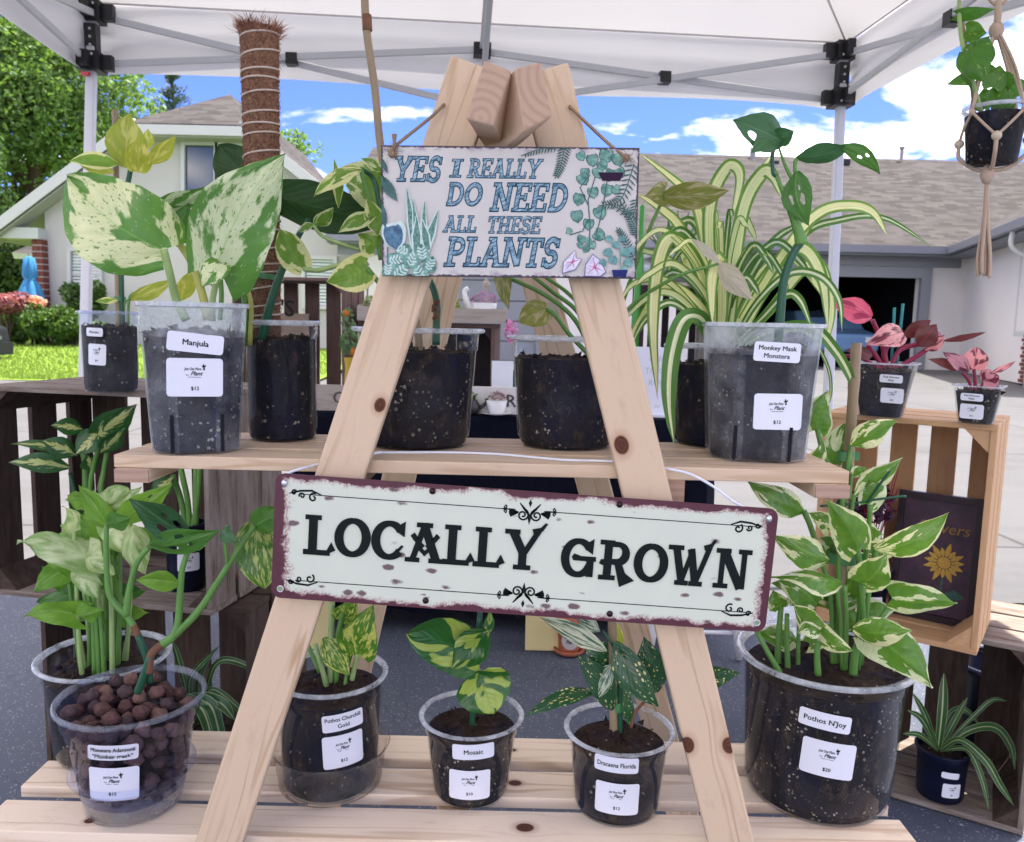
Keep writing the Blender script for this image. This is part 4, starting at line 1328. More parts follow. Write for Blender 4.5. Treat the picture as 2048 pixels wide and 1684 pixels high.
    for x, y in ((.0115, H0 - .0115), (W0 - .0115, H0 - .0125)):
        mb = MB(); mb.ball(place(x, y, .0008), .0040, 10, (1, .8, 1.3)); mb.build('wire_end', M_SCREW, t, smooth=True)
    for x, y in ((.0115, .0115), (W0 - .0115, .0115)):
        mb = MB(); mb.lathe((0, 0, 0), [(.0030, -.0002), (.0038, .0008), (.0045, 0)], 16)
        q = place(x, y, .0003); rot = Matrix((ux, -ux.cross(uy), uy)).transposed()
        mb.v = [q + ux * v.x + uy * v.y + Vector((0, -1, 0)) * v.z for v in mb.v]
        mb.build('eyelet', M_SCREW, t, smooth=True)
        mb = MB(); flatpoly(mb, lambda a, b, c: place(a, b, c), arc(x, y, .003, .003, 0, 345, 14), .0004); mb.build('hole', plain('hole green', (.25, .32, .16), .9), t)
    wire = [place(.0115, H0 - .012, -.002), PY(575, 948, .99), PY(600, 938, .995), PY(640, 928, 1.0185), PY(700, 915, 1.0215), PY(760, 905, 1.024)]
    w2 = [GZ(765, 905, ZT + .002), GZ(900, 905, ZT + .002), GZ(990, 908, ZT + .002), GZ(1060, 914, ZT + .002), GZ(1130, 920, ZT + .002), GZ(1205, 922, ZT + .002), GZ(1290, 927, ZT + .002)]
    w3 = [PY(1328, 936, 1.016), PY(1380, 948, 1.005), PY(1430, 975, .995), PY(1475, 1008, .985), place(W0 - .0115, H0 - .012, -.002)]
    mb = MB(); mb.tube(cr(wire + w2 + w3, 6), .0018, 8)
    mb.build('hanging_wire', plain('white coated wire', (.72, .74, .78), .3, .05), t, smooth=True)
tin_sign()

# ---------------------------------------------------------------- YES I REALLY DO NEED ALL THESE PLANTS
def m_board():
    mt, n = newmat('painted board')
    u, v, _ = n.sep(n.coord('UV'))
    W, Hh = .312, .158
    co = n.comb(u, v, 0.0)
    ed = n.m('MINIMUM', n.m('MINIMUM', u, n.m('SUBTRACT', W, u)), n.m('MINIMUM', v, n.m('SUBTRACT', Hh, v)))
    nz = n.noise(co, 130.0, 6.0, .7)
    q = n.m('ADD', ed, n.m('MULTIPLY', n.m('SUBTRACT', nz, .5), .009))
    c = n.mix(n.noise(co, 22.0, 3.0), (.50, .475, .43), (.58, .555, .50))
    c = n.mix(n.m('MULTIPLY', n.m('MULTIPLY', n.step(q, .010, .003), n.step(n.noise(co, 60.0, 4.0), .5, .62)), .7), c, (.22, .15, .24))
    c = n.mix(n.step(q, .0028, .0018), c, (.04, .022, .04))
    n.out(n.bsdf(c, .5, n.bump(nz, .05, .002)))
    return mt
def m_hatch(name, dark, light):
    mt, n = newmat(name)
    g = n.node('ShaderNodeNewGeometry').outputs['Position']
    x, y, z = n.sep(g)
    a = n.comb(n.m('ADD', n.m('MULTIPLY', x, 260.0), n.m('MULTIPLY', z, -420.0)), n.m('ADD', n.m('MULTIPLY', x, 80.0), n.m('MULTIPLY', z, 60.0)), 0.0)
    f = n.noise(a, 1.0, 3.0, .6)
    n.out(n.bsdf(n.ramp(f, [(.40, dark), (.52, tuple((p + q) / 2 for p, q in zip(dark, light))), (.64, light)]), .55))
    return mt
def m_wash(name, a, b, scale=140.0):
    mt, n = newmat(name)
    g = n.node('ShaderNodeNewGeometry').outputs['Position']
    n.out(n.bsdf(n.mix(n.step(n.noise(g, scale, 3.0, .6), .35, .68), a, b), .55))
    return mt
def board_sign():
    Y = .972
    tl, tr, br, bl = PY(763, 289, Y), PY(1278, 297, Y), PY(1273, 556, Y), PY(763, 553, Y)
    ctr = (tl + tr + br + bl) / 4
    ux = ((tr - tl) + (br - bl)).normalized()
    uy = Vector((0, -1, 0)).cross(ux)
    if uy.z < 0: uy = -uy
    W, Hh = ((tr - tl).length + (br - bl).length) / 2, ((tl - bl).length + (tr - br).length) / 2
    o = ctr - ux * W / 2 - uy * Hh / 2
    pm = plane_map(o, ux, uy)
    kx, ky = W / .312, Hh / .158
    def place(x, y, off=0.0): return pm(min(max(x, .0004), .3116) * kx, min(max(y, .0004), .1576) * ky, off)
    t = thing('hanging_sign', 'white painted board sign with teal words YES I REALLY DO NEED ALL THESE PLANTS', 'sign', ctr)
    mb = MB()
    w, h = .312, .158
    out = [(0, 0), (w, 0), (w, h), (0, h)]
    mb.add([pm(p[0] * kx, p[1] * ky, 0) for p in out], [(0, 1, 2, 3)], out)
    mb.add([pm(p[0] * kx, p[1] * ky, 0) for p in out] + [pm(p[0] * kx, p[1] * ky, -.006) for p in out], [(7, 6, 5, 4)] + [(i, (i + 1) % 4, (i + 1) % 4 + 4, i + 4) for i in range(4)], [(.0005, .0005)] * 8)
    mb.build('panel', m_board(), t)
    teal = m_hatch('teal hatched paint', (.03, .10, .15), (.30, .46, .54))
    edge = plain('dark teal paint', (.015, .065, .095), .6)
    # picture pixel -> board coordinates
    def B(px, py):
        q = PY(px, py, Y) - o
        return q.dot(ux) / kx, q.dot(uy) / ky
    for word, x0, yb, x1, yt in (('YES', 789, 362, 887, 314), ('I', 903, 354, 928, 319), ('REALLY', 938, 355, 1085, 319), ('DO', 893, 411, 970, 366), ('NEED', 983, 422, 1142, 368),
                                 ('ALL', 890, 464, 957, 432), ('THESE', 976, 466, 1086, 434), ('PLANTS', 892, 532, 1123, 477)):
        a, b = B(x0 - 4, yb), B(x1, yt)
        hh = b[1] - a[1]
        sh = .18
        wd = b[0] - a[0] - sh * hh * .9
        tot = sum(SLAB[ch][0] for ch in word) * hh
        mb = MB(); glyphs(mb, word, SLAB, place, a[0], a[1], hh, grow=.075, sx=wd / tot, shear=sh * tot / wd, base=0, thick=.0003); mb.build('lettering_outline', edge, t)
        mb = MB(); glyphs(mb, word, SLAB, place, a[0], a[1], hh, grow=-.015, sx=wd / tot, shear=sh * tot / wd, base=.00065, thick=.00015); mb.build('lettering', teal, t)
    # ---- painted plants
    g1 = m_wash('painted green', (.02, .13, .10), (.22, .42, .33))
    g2 = m_wash('painted dark green', (.012, .055, .055), (.04, .14, .12))
    g3 = m_wash('painted blue leaf', (.02, .07, .14), (.08, .22, .30))
    pale = m_wash('painted pale lilac', (.50, .46, .58), (.72, .70, .76))
    pink = plain('painted pink', (.45, .08, .22), .6)
    band = m_wash('painted pale stripe', (.42, .55, .50), (.55, .66, .60))
    def leafpoly(cx_, cy_, ln, wd, ang, heart=False):
        ca, sa = math.cos(R(ang)), math.sin(R(ang))
        pts = []
        for i in range(20):
            a = i / 20 * 6.283
            x = math.cos(a) * .5
            y = math.sin(a) * .5 * (1 - .45 * x) if heart else math.sin(a) * .5 * max(0.05, 1 - (abs(x) * 2) ** 2.2)
            if heart and x < -.42: x += .12
            if heart and x > .35: y *= .55
            pts.append((cx_ + (x * ln * ca - y * wd * sa), cy_ + (x * ln * sa + y * wd * ca)))
        return pts
    sc = msz(1, ctr) / kx
    def pxl(v): return v * sc
    nlay = [0]
    def lay():
        nlay[0] += 1
        return .0003 + nlay[0] * .000012
    # trailing pothos, upper right: heart leaves (px, py, size, angle)
    mb = MB(); md = MB()
    for x, y, s, a in ((1162, 312, 20, -60), (1185, 320, 26, -80), (1212, 312, 30, -100), (1236, 318, 28, -70), (1170, 345, 20, -90), (1196, 345, 24, -70), (1222, 350, 26, -110), (1166, 358, 26, -60), (1240, 345, 22, -60), (1205, 330, 22, -40),
                       (1158, 398, 26, -100), (1186, 385, 24, -80), (1214, 380, 26, -100), (1232, 380, 20, -50), (1154, 432, 26, -80), (1200, 425, 28, -70), (1177, 448, 24, -95), (1138, 462, 14, -10), (1162, 478, 18, -110), (1176, 482, 16, -60), (1198, 470, 26, -30), (1184, 490, 18, -70), (1160, 490, 14, 160), (1172, 498, 16, -120)):
        b = B(x, y)
        flatpoly(md, place, leafpoly(b[0], b[1], pxl(s) * 1.12, pxl(s) * .95, a, True), lay())
        flatpoly(mb, place, leafpoly(b[0], b[1], pxl(s), pxl(s) * .82, a, True), lay())
    for pl in ([(1190, 355), (1176, 400), (1180, 450), (1178, 500)], [(1215, 355), (1208, 400), (1200, 440), (1192, 470)], [(1180, 350), (1160, 375), (1176, 410)], [(1176, 440), (1165, 462), (1140, 470)]):
        strokes(md, place, [tuple(v) for v in (B(*q) for q in pl)], pxl(2.2), lay())
    md.build('painted_vine', g2, t); mb.build('painted_leaves', g1, t)
    # hanging pot and fern fronds
    mb = MB(); b = B(1222, 350); flatpoly(mb, place, [B(1196, 345), B(1248, 345), B(1240, 362), B(1205, 362)], lay()); mb.build('painted_pot', plain('painted purple', (.03, .012, .035), .6), t)
    mb = MB()
    def frond(pts, n, ln, side=(1, -1)):
        c = cr([Vector((B(*p)[0], B(*p)[1], 0)) for p in pts], 8)
        strokes(mb, place, [(q.x, q.y) for q in c], pxl(1.8), lay())
        for i in range(n):
            k = i / n * (len(c) - 2)
            q = c[int(k)].lerp(c[int(k) + 1], k - int(k))
            tdir = (c[int(k) + 1] - c[int(k)]).normalized()
            nd = Vector((-tdir.y, tdir.x, 0))
            l = pxl(ln) * (1 - .55 * i / n)
            for s in side:
                d = (nd * s + tdir * .55).normalized()
                e = q + d * l
                m1 = q + d * l * .5
                strokes(mb, place, [(q.x, q.y), (m1.x, m1.y), (e.x, e.y)], [pxl(1), pxl(3.4), pxl(.6)], lay())
    def frond2(*a):
        nonlocal mb
        mb = MB(); frond(*a); mb.build('painted_fern', g2, t)
    frond2([(1130, 292), (1122, 330), (1110, 358)], 13, 17)
    frond2([(1112, 292), (1075, 300), (1042, 312)], 11, 15, (1,))
    frond2([(1268, 330), (1240, 400), (1196, 412)], 15, 20)
    frond2([(1274, 400), (1262, 430), (1215, 405)], 11, 16)
    frond2([(1268, 520), (1250, 480), (1232, 455)], 13, 15)
    frond2([(1276, 470), (1262, 440), (1238, 400)], 13, 18)
    # snake plant
    mb = MB(); me_ = MB()
    for bx, by, tx, ty, wd in ((830, 500, 814, 372, 15), (838, 505, 826, 395, 13), (845, 505, 850, 400, 14), (850, 505, 877, 418, 17), (834, 505, 834, 430, 18), (856, 500, 845, 438, 16)):
        b, e = B(bx, by), B(tx, ty)
        m1 = ((b[0] * .55 + e[0] * .45), (b[1] * .55 + e[1] * .45))
        strokes(me_, place, [b, m1, e], [pxl(wd * .8) * 1.25, pxl(wd) * 1.25, pxl(1.5)], lay())
        strokes(mb, place, [b, m1, (e[0], e[1] - pxl(3))], [pxl(wd * .8) * .8, pxl(wd) * .8, pxl(.7)], lay())
    me_.build('painted_snake_plant_edge', band, t); mb.build('painted_snake_plant', m_wash('painted snake', (.02, .10, .08), (.16, .34, .25), 260.0), t)
    # calathea pile lower left, with pale stripes
    mb = MB(); ms = MB()
    for x, y, s, a in ((800, 545, 46, 40), (840, 548, 44, 120), (790, 520, 40, 10), (860, 530, 38, 70), (825, 520, 44, 60), (806, 500, 40, 150), (845, 508, 40, 100), (776, 540, 34, 80)):
        b = B(x, y)
        L = lay()
        flatpoly(mb, place, leafpoly(b[0], b[1], pxl(s), pxl(s) * .72, a, True), L)
        ca, sa = math.cos(R(a)), math.sin(R(a))
        for k in (-.26, -.10, .06, .22):
            for sgn in (-1, 1):
                p0, p1 = (k, 0), (k + .13, sgn * .24 * (1 - abs(k)))
                f = lambda p: (b[0] + (p[0] * ca - p[1] * sa) * pxl(s), b[1] + (p[0] * sa + p[1] * ca) * pxl(s))
                strokes(ms, place, [f(p0), f(p1)], [pxl(2.6), pxl(4.0)], L + .000006)
    mb.build('painted_calathea', g1, t); ms.build('painted_calathea_stripe', band, t)
    mb = MB(); ms = MB()
    b = B(789, 470)
    flatpoly(ms, place, leafpoly(b[0], b[1], pxl(66), pxl(50), -80, True), lay()); flatpoly(mb, place, leafpoly(b[0] - pxl(1), b[1] - pxl(3), pxl(56), pxl(38), -80, True), lay())
    strokes(mb, place, [B(776, 495), B(776, 530)], pxl(3), lay())
    ms.build('painted_leaf_edge', band, t); mb.build('painted_leaf', g3, t)
    mb = MB()
    for x, y, ln, wd, a in ((776, 375, 70, 22, -55), (768, 330, 40, 10, -65), (767, 430, 60, 14, -80)):
        b = B(x, y); flatpoly(mb, place, leafpoly(b[0], b[1], pxl(ln), pxl(wd), a), lay())
    mb.build('painted_leaf', g2, t)
    # pale caladium leaves and a small potted plant, lower right
    mb = MB(); me_ = MB(); mv = MB()
    for pts in (((1124, 548), (1126, 525), (1150, 500), (1152, 516), (1164, 518), (1150, 540)), ((1168, 553), (1170, 530), (1185, 508), (1200, 520), (1212, 545), (1200, 554))):
        q = [B(*p) for p in pts]
        cxx, cyy = sum(p[0] for p in q) / len(q), sum(p[1] for p in q) / len(q)
        flatpoly(me_, place, q, lay()); flatpoly(mb, place, [(p[0] + (cxx - p[0]) * .08, p[1] + (cyy - p[1]) * .08) for p in q], lay())
        for p in q: strokes(mv, place, [(cxx, cyy), (p[0] * .7 + cxx * .3, p[1] * .7 + cyy * .3)], [pxl(2.4), pxl(.6)], lay())
    me_.build('painted_caladium_edge', plain('painted violet', (.14, .10, .24), .6), t); mb.build('painted_caladium', pale, t); mv.build('painted_caladium_vein', pink, t)
    mb = MB()
    for x, y, s in ((1216, 505, 20), (1232, 490, 17), (1250, 505, 22), (1226, 520, 19), (1256, 525, 20), (1244, 478, 14), (1218, 478, 16), (1262, 500, 15), (1205, 525, 16), (1248, 538, 14)):
        b = B(x, y); flatpoly(mb, place, leafpoly(b[0], b[1], pxl(s), pxl(s), 70, True), lay())
    strokes(mb, place, [B(1240, 545), B(1240, 480)], pxl(1.8), lay())
    mb.build('painted_leaves', m_wash('painted teal', (.06, .20, .18), (.18, .36, .33)), t)
    mb = MB(); flatpoly(mb, place, [B(1223, 540), B(1255, 540), B(1251, 554), B(1226, 554)], lay()); mb.build('painted_pot', plain('painted blue', (.02, .03, .13), .6), t)
    # twine from the two top corners over the legs
    M_TW = m_twine()
    mb = MB()
    c1 = cr([place(.014, h - .010, .002), place(.018, h - .001, .002), PY(860, 236, .985), PY(885, 212, .993), PY(890, 208, 1.03)], 8)
    c2 = cr([PY(1138, 212, 1.03), PY(1142, 216, .993), PY(1170, 243, .985), PY(1225, 294, .975), place(.312 - .016, h - .012, .002)], 8)
    mb.tube(c1, .0020, 8); mb.build('twine', M_TW, t, smooth=True)
    mb = MB(); mb.tube(c2, .0020, 8); mb.build('twine', M_TW, t, smooth=True)
    for x, y, s in ((.014, h - .011, 1), (.312 - .016, h - .012, 1)):
        mb = MB()
        q = place(x, y, .003)
        mb.ball(q, .0050, 12, (1, .8, .9), .3)
        rng = random.Random(int(x * 1000))
        for i in range(26):
            d = Vector((rng.gauss(0, 1), rng.gauss(-.4, .5), rng.gauss(-.3 if x > .1 else .8, .8))).normalized()
            L = rng.uniform(.006, .017)
            mb.tube([q, q + d * L * .5 + Vector((rng.gauss(0, .002), 0, rng.gauss(0, .002))), q + d * L], .00028, 3, False)
        if x < .1:
            mb.tube([q, q + Vector((.003, -.002, .012)), q + Vector((.0025, -.002, .022))], [.0028, .0018, .0032], 8)
        mb.build('twine_knot', M_TW, t)
def m_twine():
    mt, n = newmat('jute twine')
    x, y, z = n.sep(n.coord())
    w = n.m('SINE', n.m('ADD', n.m('MULTIPLY', x, 1900.0), n.m('MULTIPLY', z, 1900.0)))
    c = n.mix(n.m('ADD', n.m('MULTIPLY', w, .3), .5), (.24, .15, .085), (.48, .36, .24))
    n.out(n.bsdf(c, .9, n.bump(w, .6, .002)))
    return mt
board_sign()
# ---------------------------------------------------------------- plastics, soil, leaves
def m_clear(name, tint=(.95, .965, .98), milk=0.06, rough=.09, gloss=.55):
    """thin clear pot plastic; milk is the share of light it scatters"""
    mt, n = newmat(name)
    fc = n.node('ShaderNodeLayerWeight', {'Blend': .5}).outputs['Facing']
    fr = n.m('ADD', n.m('MULTIPLY', n.m('POWER', fc, 4.0), .90), .018)
    tr = n.node('ShaderNodeBsdfTransparent', {'Color': tint}).outputs[0]
    df = n.node('ShaderNodeBsdfDiffuse', {'Color': (.80, .83, .86, 1)}).outputs[0]
    tl = n.node('ShaderNodeBsdfTranslucent', {'Color': (.80, .83, .86, 1)}).outputs[0]
    nz = n.noise(n.coord(), 22.0, 4.0, .65)
    mk = n.m('MULTIPLY', n.step(nz, .30, .75), milk * 1.6)
    body = n.mixs(mk, tr, n.mixs(.5, df, tl))
    gl = n.node('ShaderNodeBsdfGlossy', {'Color': (1, 1, 1, 1), 'Roughness': rough, 'Normal': n.bump(n.noise(n.coord(), 9.0, 2.0), .15, .01)}).outputs[0]
    n.out(n.mixs(n.m('MULTIPLY', fr, gloss, clamp=True), body, gl))
    return mt
M_CLEAR = m_clear('clear plastic', milk=.009)
M_CLEARB = m_clear('clear bluish plastic', (.88, .91, .99), .02)
M_FROST = m_clear('frosted plastic', (.84, .90, 1.0), .085, .25, .8)
M_FROST2 = m_clear('lightened frost edge', (.88, .92, .96), .24, .3, .8)  # same frosted plastic; its lighter look over an air gap is put into milkiness
M_FROST3 = m_clear('lightened frost collar', (.90, .94, .96), .46, .3, .8)  # same frosted plastic; light showing through above the soil is put into milkiness
M_RIM = m_clear('rim plastic', (.95, .96, .97), .78, .15, 1.0)
def m_soil(name, dark, light, perlite=.5):
    mt, n = newmat(name)
    co = n.vm('ADD', n.coord(), n.comb(n.m('MULTIPLY', n.rnd(), 7.0), n.m('MULTIPLY', n.rnd(), 3.3), n.m('MULTIPLY', n.rnd(), 5.1)))
    a = n.noise(co, 130.0, 5.0, .7)
    b = n.noise(co, 26.0, 4.0, .7)
    c = n.mix(n.m('MULTIPLY', n.m('ADD', a, b), .5), dark, light)
    br = n.step(n.noise(n.vm('MULTIPLY', co, (1, 1, .5)), 52.0, 4.0, .65), .54, .66)
    c = n.mix(n.m('MULTIPLY', br, .6), c, (.085, .06, .042))
    bl = n.step(n.noise(n.vm('MULTIPLY', co, (1, 1, .35)), 17.0, 3.0, .6), .48, .64)
    c = n.mix(n.m('MULTIPLY', bl, .55), c, (.010, .013, .035))
    vo = n.node('ShaderNodeTexVoronoi', {'Vector': co, 'Scale': 240.0})
    sel = n.m('GREATER_THAN', n.sep(vo.outputs['Color'])[0], 1 - .24 * perlite)
    pz = n.m('ADD', n.m('MULTIPLY', n.m('POWER', n.sep(vo.outputs['Color'])[1], 3.0), .62), .10)
    sp = n.m('MULTIPLY', n.m('LESS_THAN', n.m('ADD', vo.outputs['Distance'], n.m('MULTIPLY', n.m('SUBTRACT', n.noise(co, 420.0, 2.0), .5), .5)), pz), sel)
    gate = n.step(n.noise(co, 21.0, 3.0, .6), n.m('ADD', .40, n.m('MULTIPLY', n.rnd(), .12)), .62)
    c = n.mix(n.m('MULTIPLY', n.m('MULTIPLY', sp, gate), .9), c, (.44, .39, .29))
    rt = n.noise(n.vm('MULTIPLY', n.vm('ADD', co, (.3, .1, .7)), (1, 1, .45)), 34.0, 2.0, .5, 1.2)
    rt = n.m('MULTIPLY', n.step(n.m('ABSOLUTE', n.m('SUBTRACT', rt, .5)), .006, .002), n.step(n.noise(co, 9.0, 1.0), .5, .6))
    c = n.mix(n.m('MULTIPLY', rt, .25), c, (.22, .19, .14))
    n.out(n.bsdf(c, .9, n.bump(n.m('ADD', a, b), .9, .004)))
    return mt
M_SOIL = m_soil('potting soil', (.004, .0045, .008), (.030, .027, .028), .6)
M_SOIL2 = m_soil('perlite soil', (.004, .0045, .008), (.036, .030, .029), 1.25)
M_SOILT = m_soil('loose soil', (.008, .005, .004), (.065, .042, .030), .18)
def m_leaf(name, green, green2, cream=None, thr=.5, soft=.03, su=1.6, sv=5.0, margin=0.0, speck=0.0, veins=.25, rough=.38, trans=.28, mid=None, mode='marble', seed=0.0, detail=3.0, slope=.45):
    """uv: u across (midrib at .5), v from base to tip"""
    mt, n = newmat(name)
    U, V, _ = n.sep(n.coord('UV'))
    u = n.m('SUBTRACT', n.m('MULTIPLY', U, 2.0), 1.0)
    au = n.m('ABSOLUTE', u)
    rn = n.m('ADD', n.m('MULTIPLY', n.rnd(), 53.0), seed)
    vein = n.m('SUBTRACT', V, n.m('MULTIPLY', au, slope))
    c = n.mix(n.noise(n.comb(n.m('MULTIPLY', u, 1.5), n.m('MULTIPLY', vein, 6.0), rn), 1.0, 2.0), green, green2)
    nz = n.noise(n.comb(n.m('ADD', n.m('MULTIPLY', u, su), rn), n.m('MULTIPLY', vein, sv), rn), 1.0, detail, .55)
    if cream is not None:
        if mode == 'marble':
            q = n.m('ADD', nz, n.m('MULTIPLY', n.m('POWER', au, 3.0), margin))
            mk = n.step(q, thr - soft, thr + soft)
            if speck:
                s2 = n.noise(n.comb(n.m('ADD', n.m('MULTIPLY', u, 13.0), rn), n.m('MULTIPLY', vein, 26.0), rn), 1.0, 2.0)
                mk = n.m('ADD', n.m('MULTIPLY', mk, n.m('SUBTRACT', 1.0, n.m('MULTIPLY', n.step(s2, .62, .66), speck))), n.m('MULTIPLY', n.step(s2, .36, .30), speck * .35), clamp=True)
            c2 = n.mix(n.noise(n.comb(n.m('MULTIPLY', u, 3.0), n.m('MULTIPLY', vein, 14.0), rn), 1.0, 3.0), cream, tuple(a * .55 + b * .45 for a, b in zip(cream, green2)))
            c = n.mix(mk, c, c2)
        elif mode == 'spots':
            vo = n.node('ShaderNodeTexVoronoi', {'Vector': n.comb(n.m('MULTIPLY', u, 5.5), n.m('MULTIPLY', V, 15.0), rn), 'Scale': 1.0})
            sel = n.m('GREATER_THAN', n.sep(vo.outputs['Color'])[0], thr)
            pr = n.m('MULTIPLY', n.sep(vo.outputs['Color'])[1], .42)
            mk = n.m('MULTIPLY', n.m('LESS_THAN', vo.outputs['Distance'], pr), sel)
            c = n.mix(n.m('MULTIPLY', mk, .92), c, cream)
        elif mode == 'centre':                                   # pale feathering along the midrib
            q = n.m('SUBTRACT', nz, n.m('MULTIPLY', au, .55))
            c = n.mix(n.step(q, thr - soft, thr + soft), c, cream)
        elif mode == 'stripe':                                   # long stripes, pale in the middle
            wob = n.m('MULTIPLY', n.m('SUBTRACT', n.noise(n.comb(n.m('MULTIPLY', u, 7.0), n.m('MULTIPLY', V, .6), rn), 1.0, 2.0), .5), .5)
            c = n.mix(n.step(n.m('ADD', au, wob), thr + .05, thr - .05), c, cream)
            c = n.mix(n.m('MULTIPLY', n.step(n.m('SINE', n.m('ADD', n.m('MULTIPLY', u, 15.0), rn)), .80, .98), .40), c, green2)
            c = n.mix(n.m('MULTIPLY', n.step(au, .86, .94), margin), c, cream)
    if veins:
        w = n.m('SINE', n.m('ADD', n.m('MULTIPLY', vein, 44.0), n.m('MULTIPLY', nz, 3.0)))
        c = n.mix(n.m('MULTIPLY', n.step(w, .88, 1.0), veins * .55), c, tuple(v * .5 for v in green))
    c = n.mix(n.m('MULTIPLY', n.step(au, .030, .012), .35), c, tuple(min(1, v * 1.5) for v in green2))
    rv = n.m('FRACT', n.m('MULTIPLY', n.rnd(), 13.7))
    c = n.mix(1.0, c, n.mix(rv, (.95, .98, .84), (1.42, 1.28, .92)), 'MULTIPLY')
    wear = n.noise(n.comb(n.m('MULTIPLY', u, 4.0), n.m('MULTIPLY', V, 6.0), n.m('ADD', rn, 7.0)), 1.0, 5.0, .7)
    c = n.mix(n.m('MULTIPLY', n.step(wear, .66, .74), .35), c, (.16, .12, .05))
    if mid is not None:
        c = n.mix(n.m('MULTIPLY', n.step(au, .055, .02), .8), c, mid)
    bp = n.bump(n.m('ADD', n.m('MULTIPLY', n.m('SINE', n.m('MULTIPLY', vein, 52.0)), .25), nz), .14, .004)
    p = n.bsdf(c, rough, bp, **{'Specular IOR Level': .45})
    t = n.node('ShaderNodeBsdfTranslucent', {'Color': n.mix(.35, c, tuple(min(1, v * 1.6) for v in green2))}).outputs[0]
    n.out(n.mixs(trans, p, t))
    return mt
G1, G2 = (.035, .115, .022), (.10, .25, .045)
LM = {
    'manjula': m_leaf('manjula leaf', (.035, .13, .025), (.12, .29, .05), (.66, .71, .54), .47, .018, 1.25, 2.2, -.08, .9, .06, .30, .22, detail=5.0, slope=.30),
    'njoy': m_leaf('white patched leaf', (.045, .14, .02), (.15, .32, .04), (.80, .81, .62), .59, .008, 1.3, 1.9, .20, .0, .15, .27, .28, detail=4.0, slope=.15),
    'marble': m_leaf('cream edged pothos leaf', (.07, .19, .025), (.20, .37, .05), (.76, .77, .50), .60, .012, 1.4, 2.2, .26, .1, .15, .32, .38, detail=4.0, slope=.2),
    'gold': m_leaf('gold flecked pothos leaf', (.025, .11, .012), (.09, .25, .025), (.58, .62, .20), .53, .05, 6.0, 7.0, .0, .3, .10, .28, .28, detail=5.0),
    'mosaic': m_leaf('lime centred leaf', (.012, .075, .014), (.03, .14, .025), (.38, .50, .10), .49, .012, 1.0, 2.3, -.14, .0, .12, .25, .25, detail=1.6),
    'dracaena': m_leaf('gold dust leaf', (.010, .055, .028), (.025, .10, .035), (.66, .64, .30), .42, mode='spots', veins=0, rough=.25, trans=.15),
    'dracaena_w': m_leaf('silver streaked leaf', (.02, .075, .04), (.06, .15, .08), (.62, .68, .60), .48, .06, 5.0, 3.0, veins=0, rough=.25, trans=.15),
    'syng': m_leaf('pale arrow leaf', (.16, .30, .09), (.30, .46, .17), (.66, .73, .54), .46, .10, 1.5, 3.4, -.15, 0, .25, .45, .34),
    'syng_g': m_leaf('green arrow leaf', (.07, .21, .025), (.20, .39, .05), None, veins=.3, rough=.42, trans=.42, mid=(.30, .45, .15)),
    'monstera': m_leaf('monstera leaf', (.030, .115, .022), (.08, .22, .035), None, veins=.35, rough=.4, trans=.28, mid=(.14, .28, .06)),
    'monstera_d': m_leaf('dark monstera leaf', (.022, .085, .035), (.05, .15, .06), None, veins=.35, rough=.4, trans=.2, mid=(.10, .22, .08)),
    'alocasia': m_leaf('dark velvet leaf', (.010, .040, .008), (.025, .075, .014), None, veins=.5, rough=.6, trans=.18, mid=(.03, .09, .02)),
    'lime': m_leaf('yellow lime leaf', (.20, .30, .03), (.45, .50, .08), (.62, .60, .22), .56, .04, 1.6, 3.0, veins=.2, trans=.45, mid=(.5, .5, .15)),
    'olive': m_leaf('olive pink leaf', (.11, .14, .03), (.24, .27, .06), (.42, .36, .27), .55, .06, 2, 4, veins=.3, rough=.5, trans=.3, mid=(.35, .33, .2)),
    'blush': m_leaf('pale blush leaf', (.38, .36, .30), (.50, .47, .41), (.58, .50, .47), .5, .1, 2, 4, veins=.35, rough=.5, trans=.3, mid=(.6, .55, .5)),
    'spider': m_leaf('striped spider leaf', (.075, .20, .035), (.19, .36, .08), (.86, .88, .60), .62, mode='stripe', veins=0, rough=.42, trans=.45, margin=0),
    'spider2': m_leaf('white centred spider leaf', (.04, .14, .03), (.10, .24, .05), (.70, .75, .60), .26, mode='stripe', veins=0, rough=.42, trans=.25, margin=0),
    'spider_d': m_leaf('dark spider leaf', (.012, .06, .02), (.035, .12, .035), (.40, .46, .32), .10, mode='stripe', veins=0, rough=.42, trans=.25, margin=.6),
    'pink': m_leaf('pink patched leaf', (.065, .008, .022), (.16, .03, .06), (.74, .35, .44), .47, .03, 1.5, 2.4, veins=.2, rough=.4, trans=.3, mid=(.45, .05, .12)),
    'hotpink': m_leaf('hot pink leaf', (.22, .010, .05), (.36, .03, .11), (.66, .13, .24), .44, .04, 1.2, 2.0, veins=.2, rough=.45, trans=.35, mid=(.4, .03, .1)),
    'maroon': m_leaf('maroon leaf', (.05, .008, .012), (.14, .03, .03), None, veins=.2, rough=.35, trans=.25, mid=(.3, .03, .06)),
    'dieff': m_leaf('cream feathered leaf', (.012, .06, .018), (.03, .12, .03), (.42, .48, .22), .36, .03, 2.6, 9.0, mode='centre', veins=.2, rough=.35, trans=.2),
    'plainp': m_leaf('glossy pothos leaf', (.03, .12, .014), (.10, .26, .03), (.30, .42, .10), .66, .03, 2, 5, veins=.2, rough=.35, trans=.35),
}
M_STEM = plain('green stem', (.11, .25, .05), .45, .25, 40)
M_STEMP = plain('pale stem', (.30, .42, .15), .45, .2, 40)
M_STEMD = plain('dark green stem', (.015, .085, .04), .4, .2, 40)
M_STEMY = plain('yellow stem', (.42, .43, .10), .45, .2, 40)
M_STEMR = plain('red stem', (.25, .018, .06), .4, .3, 40)
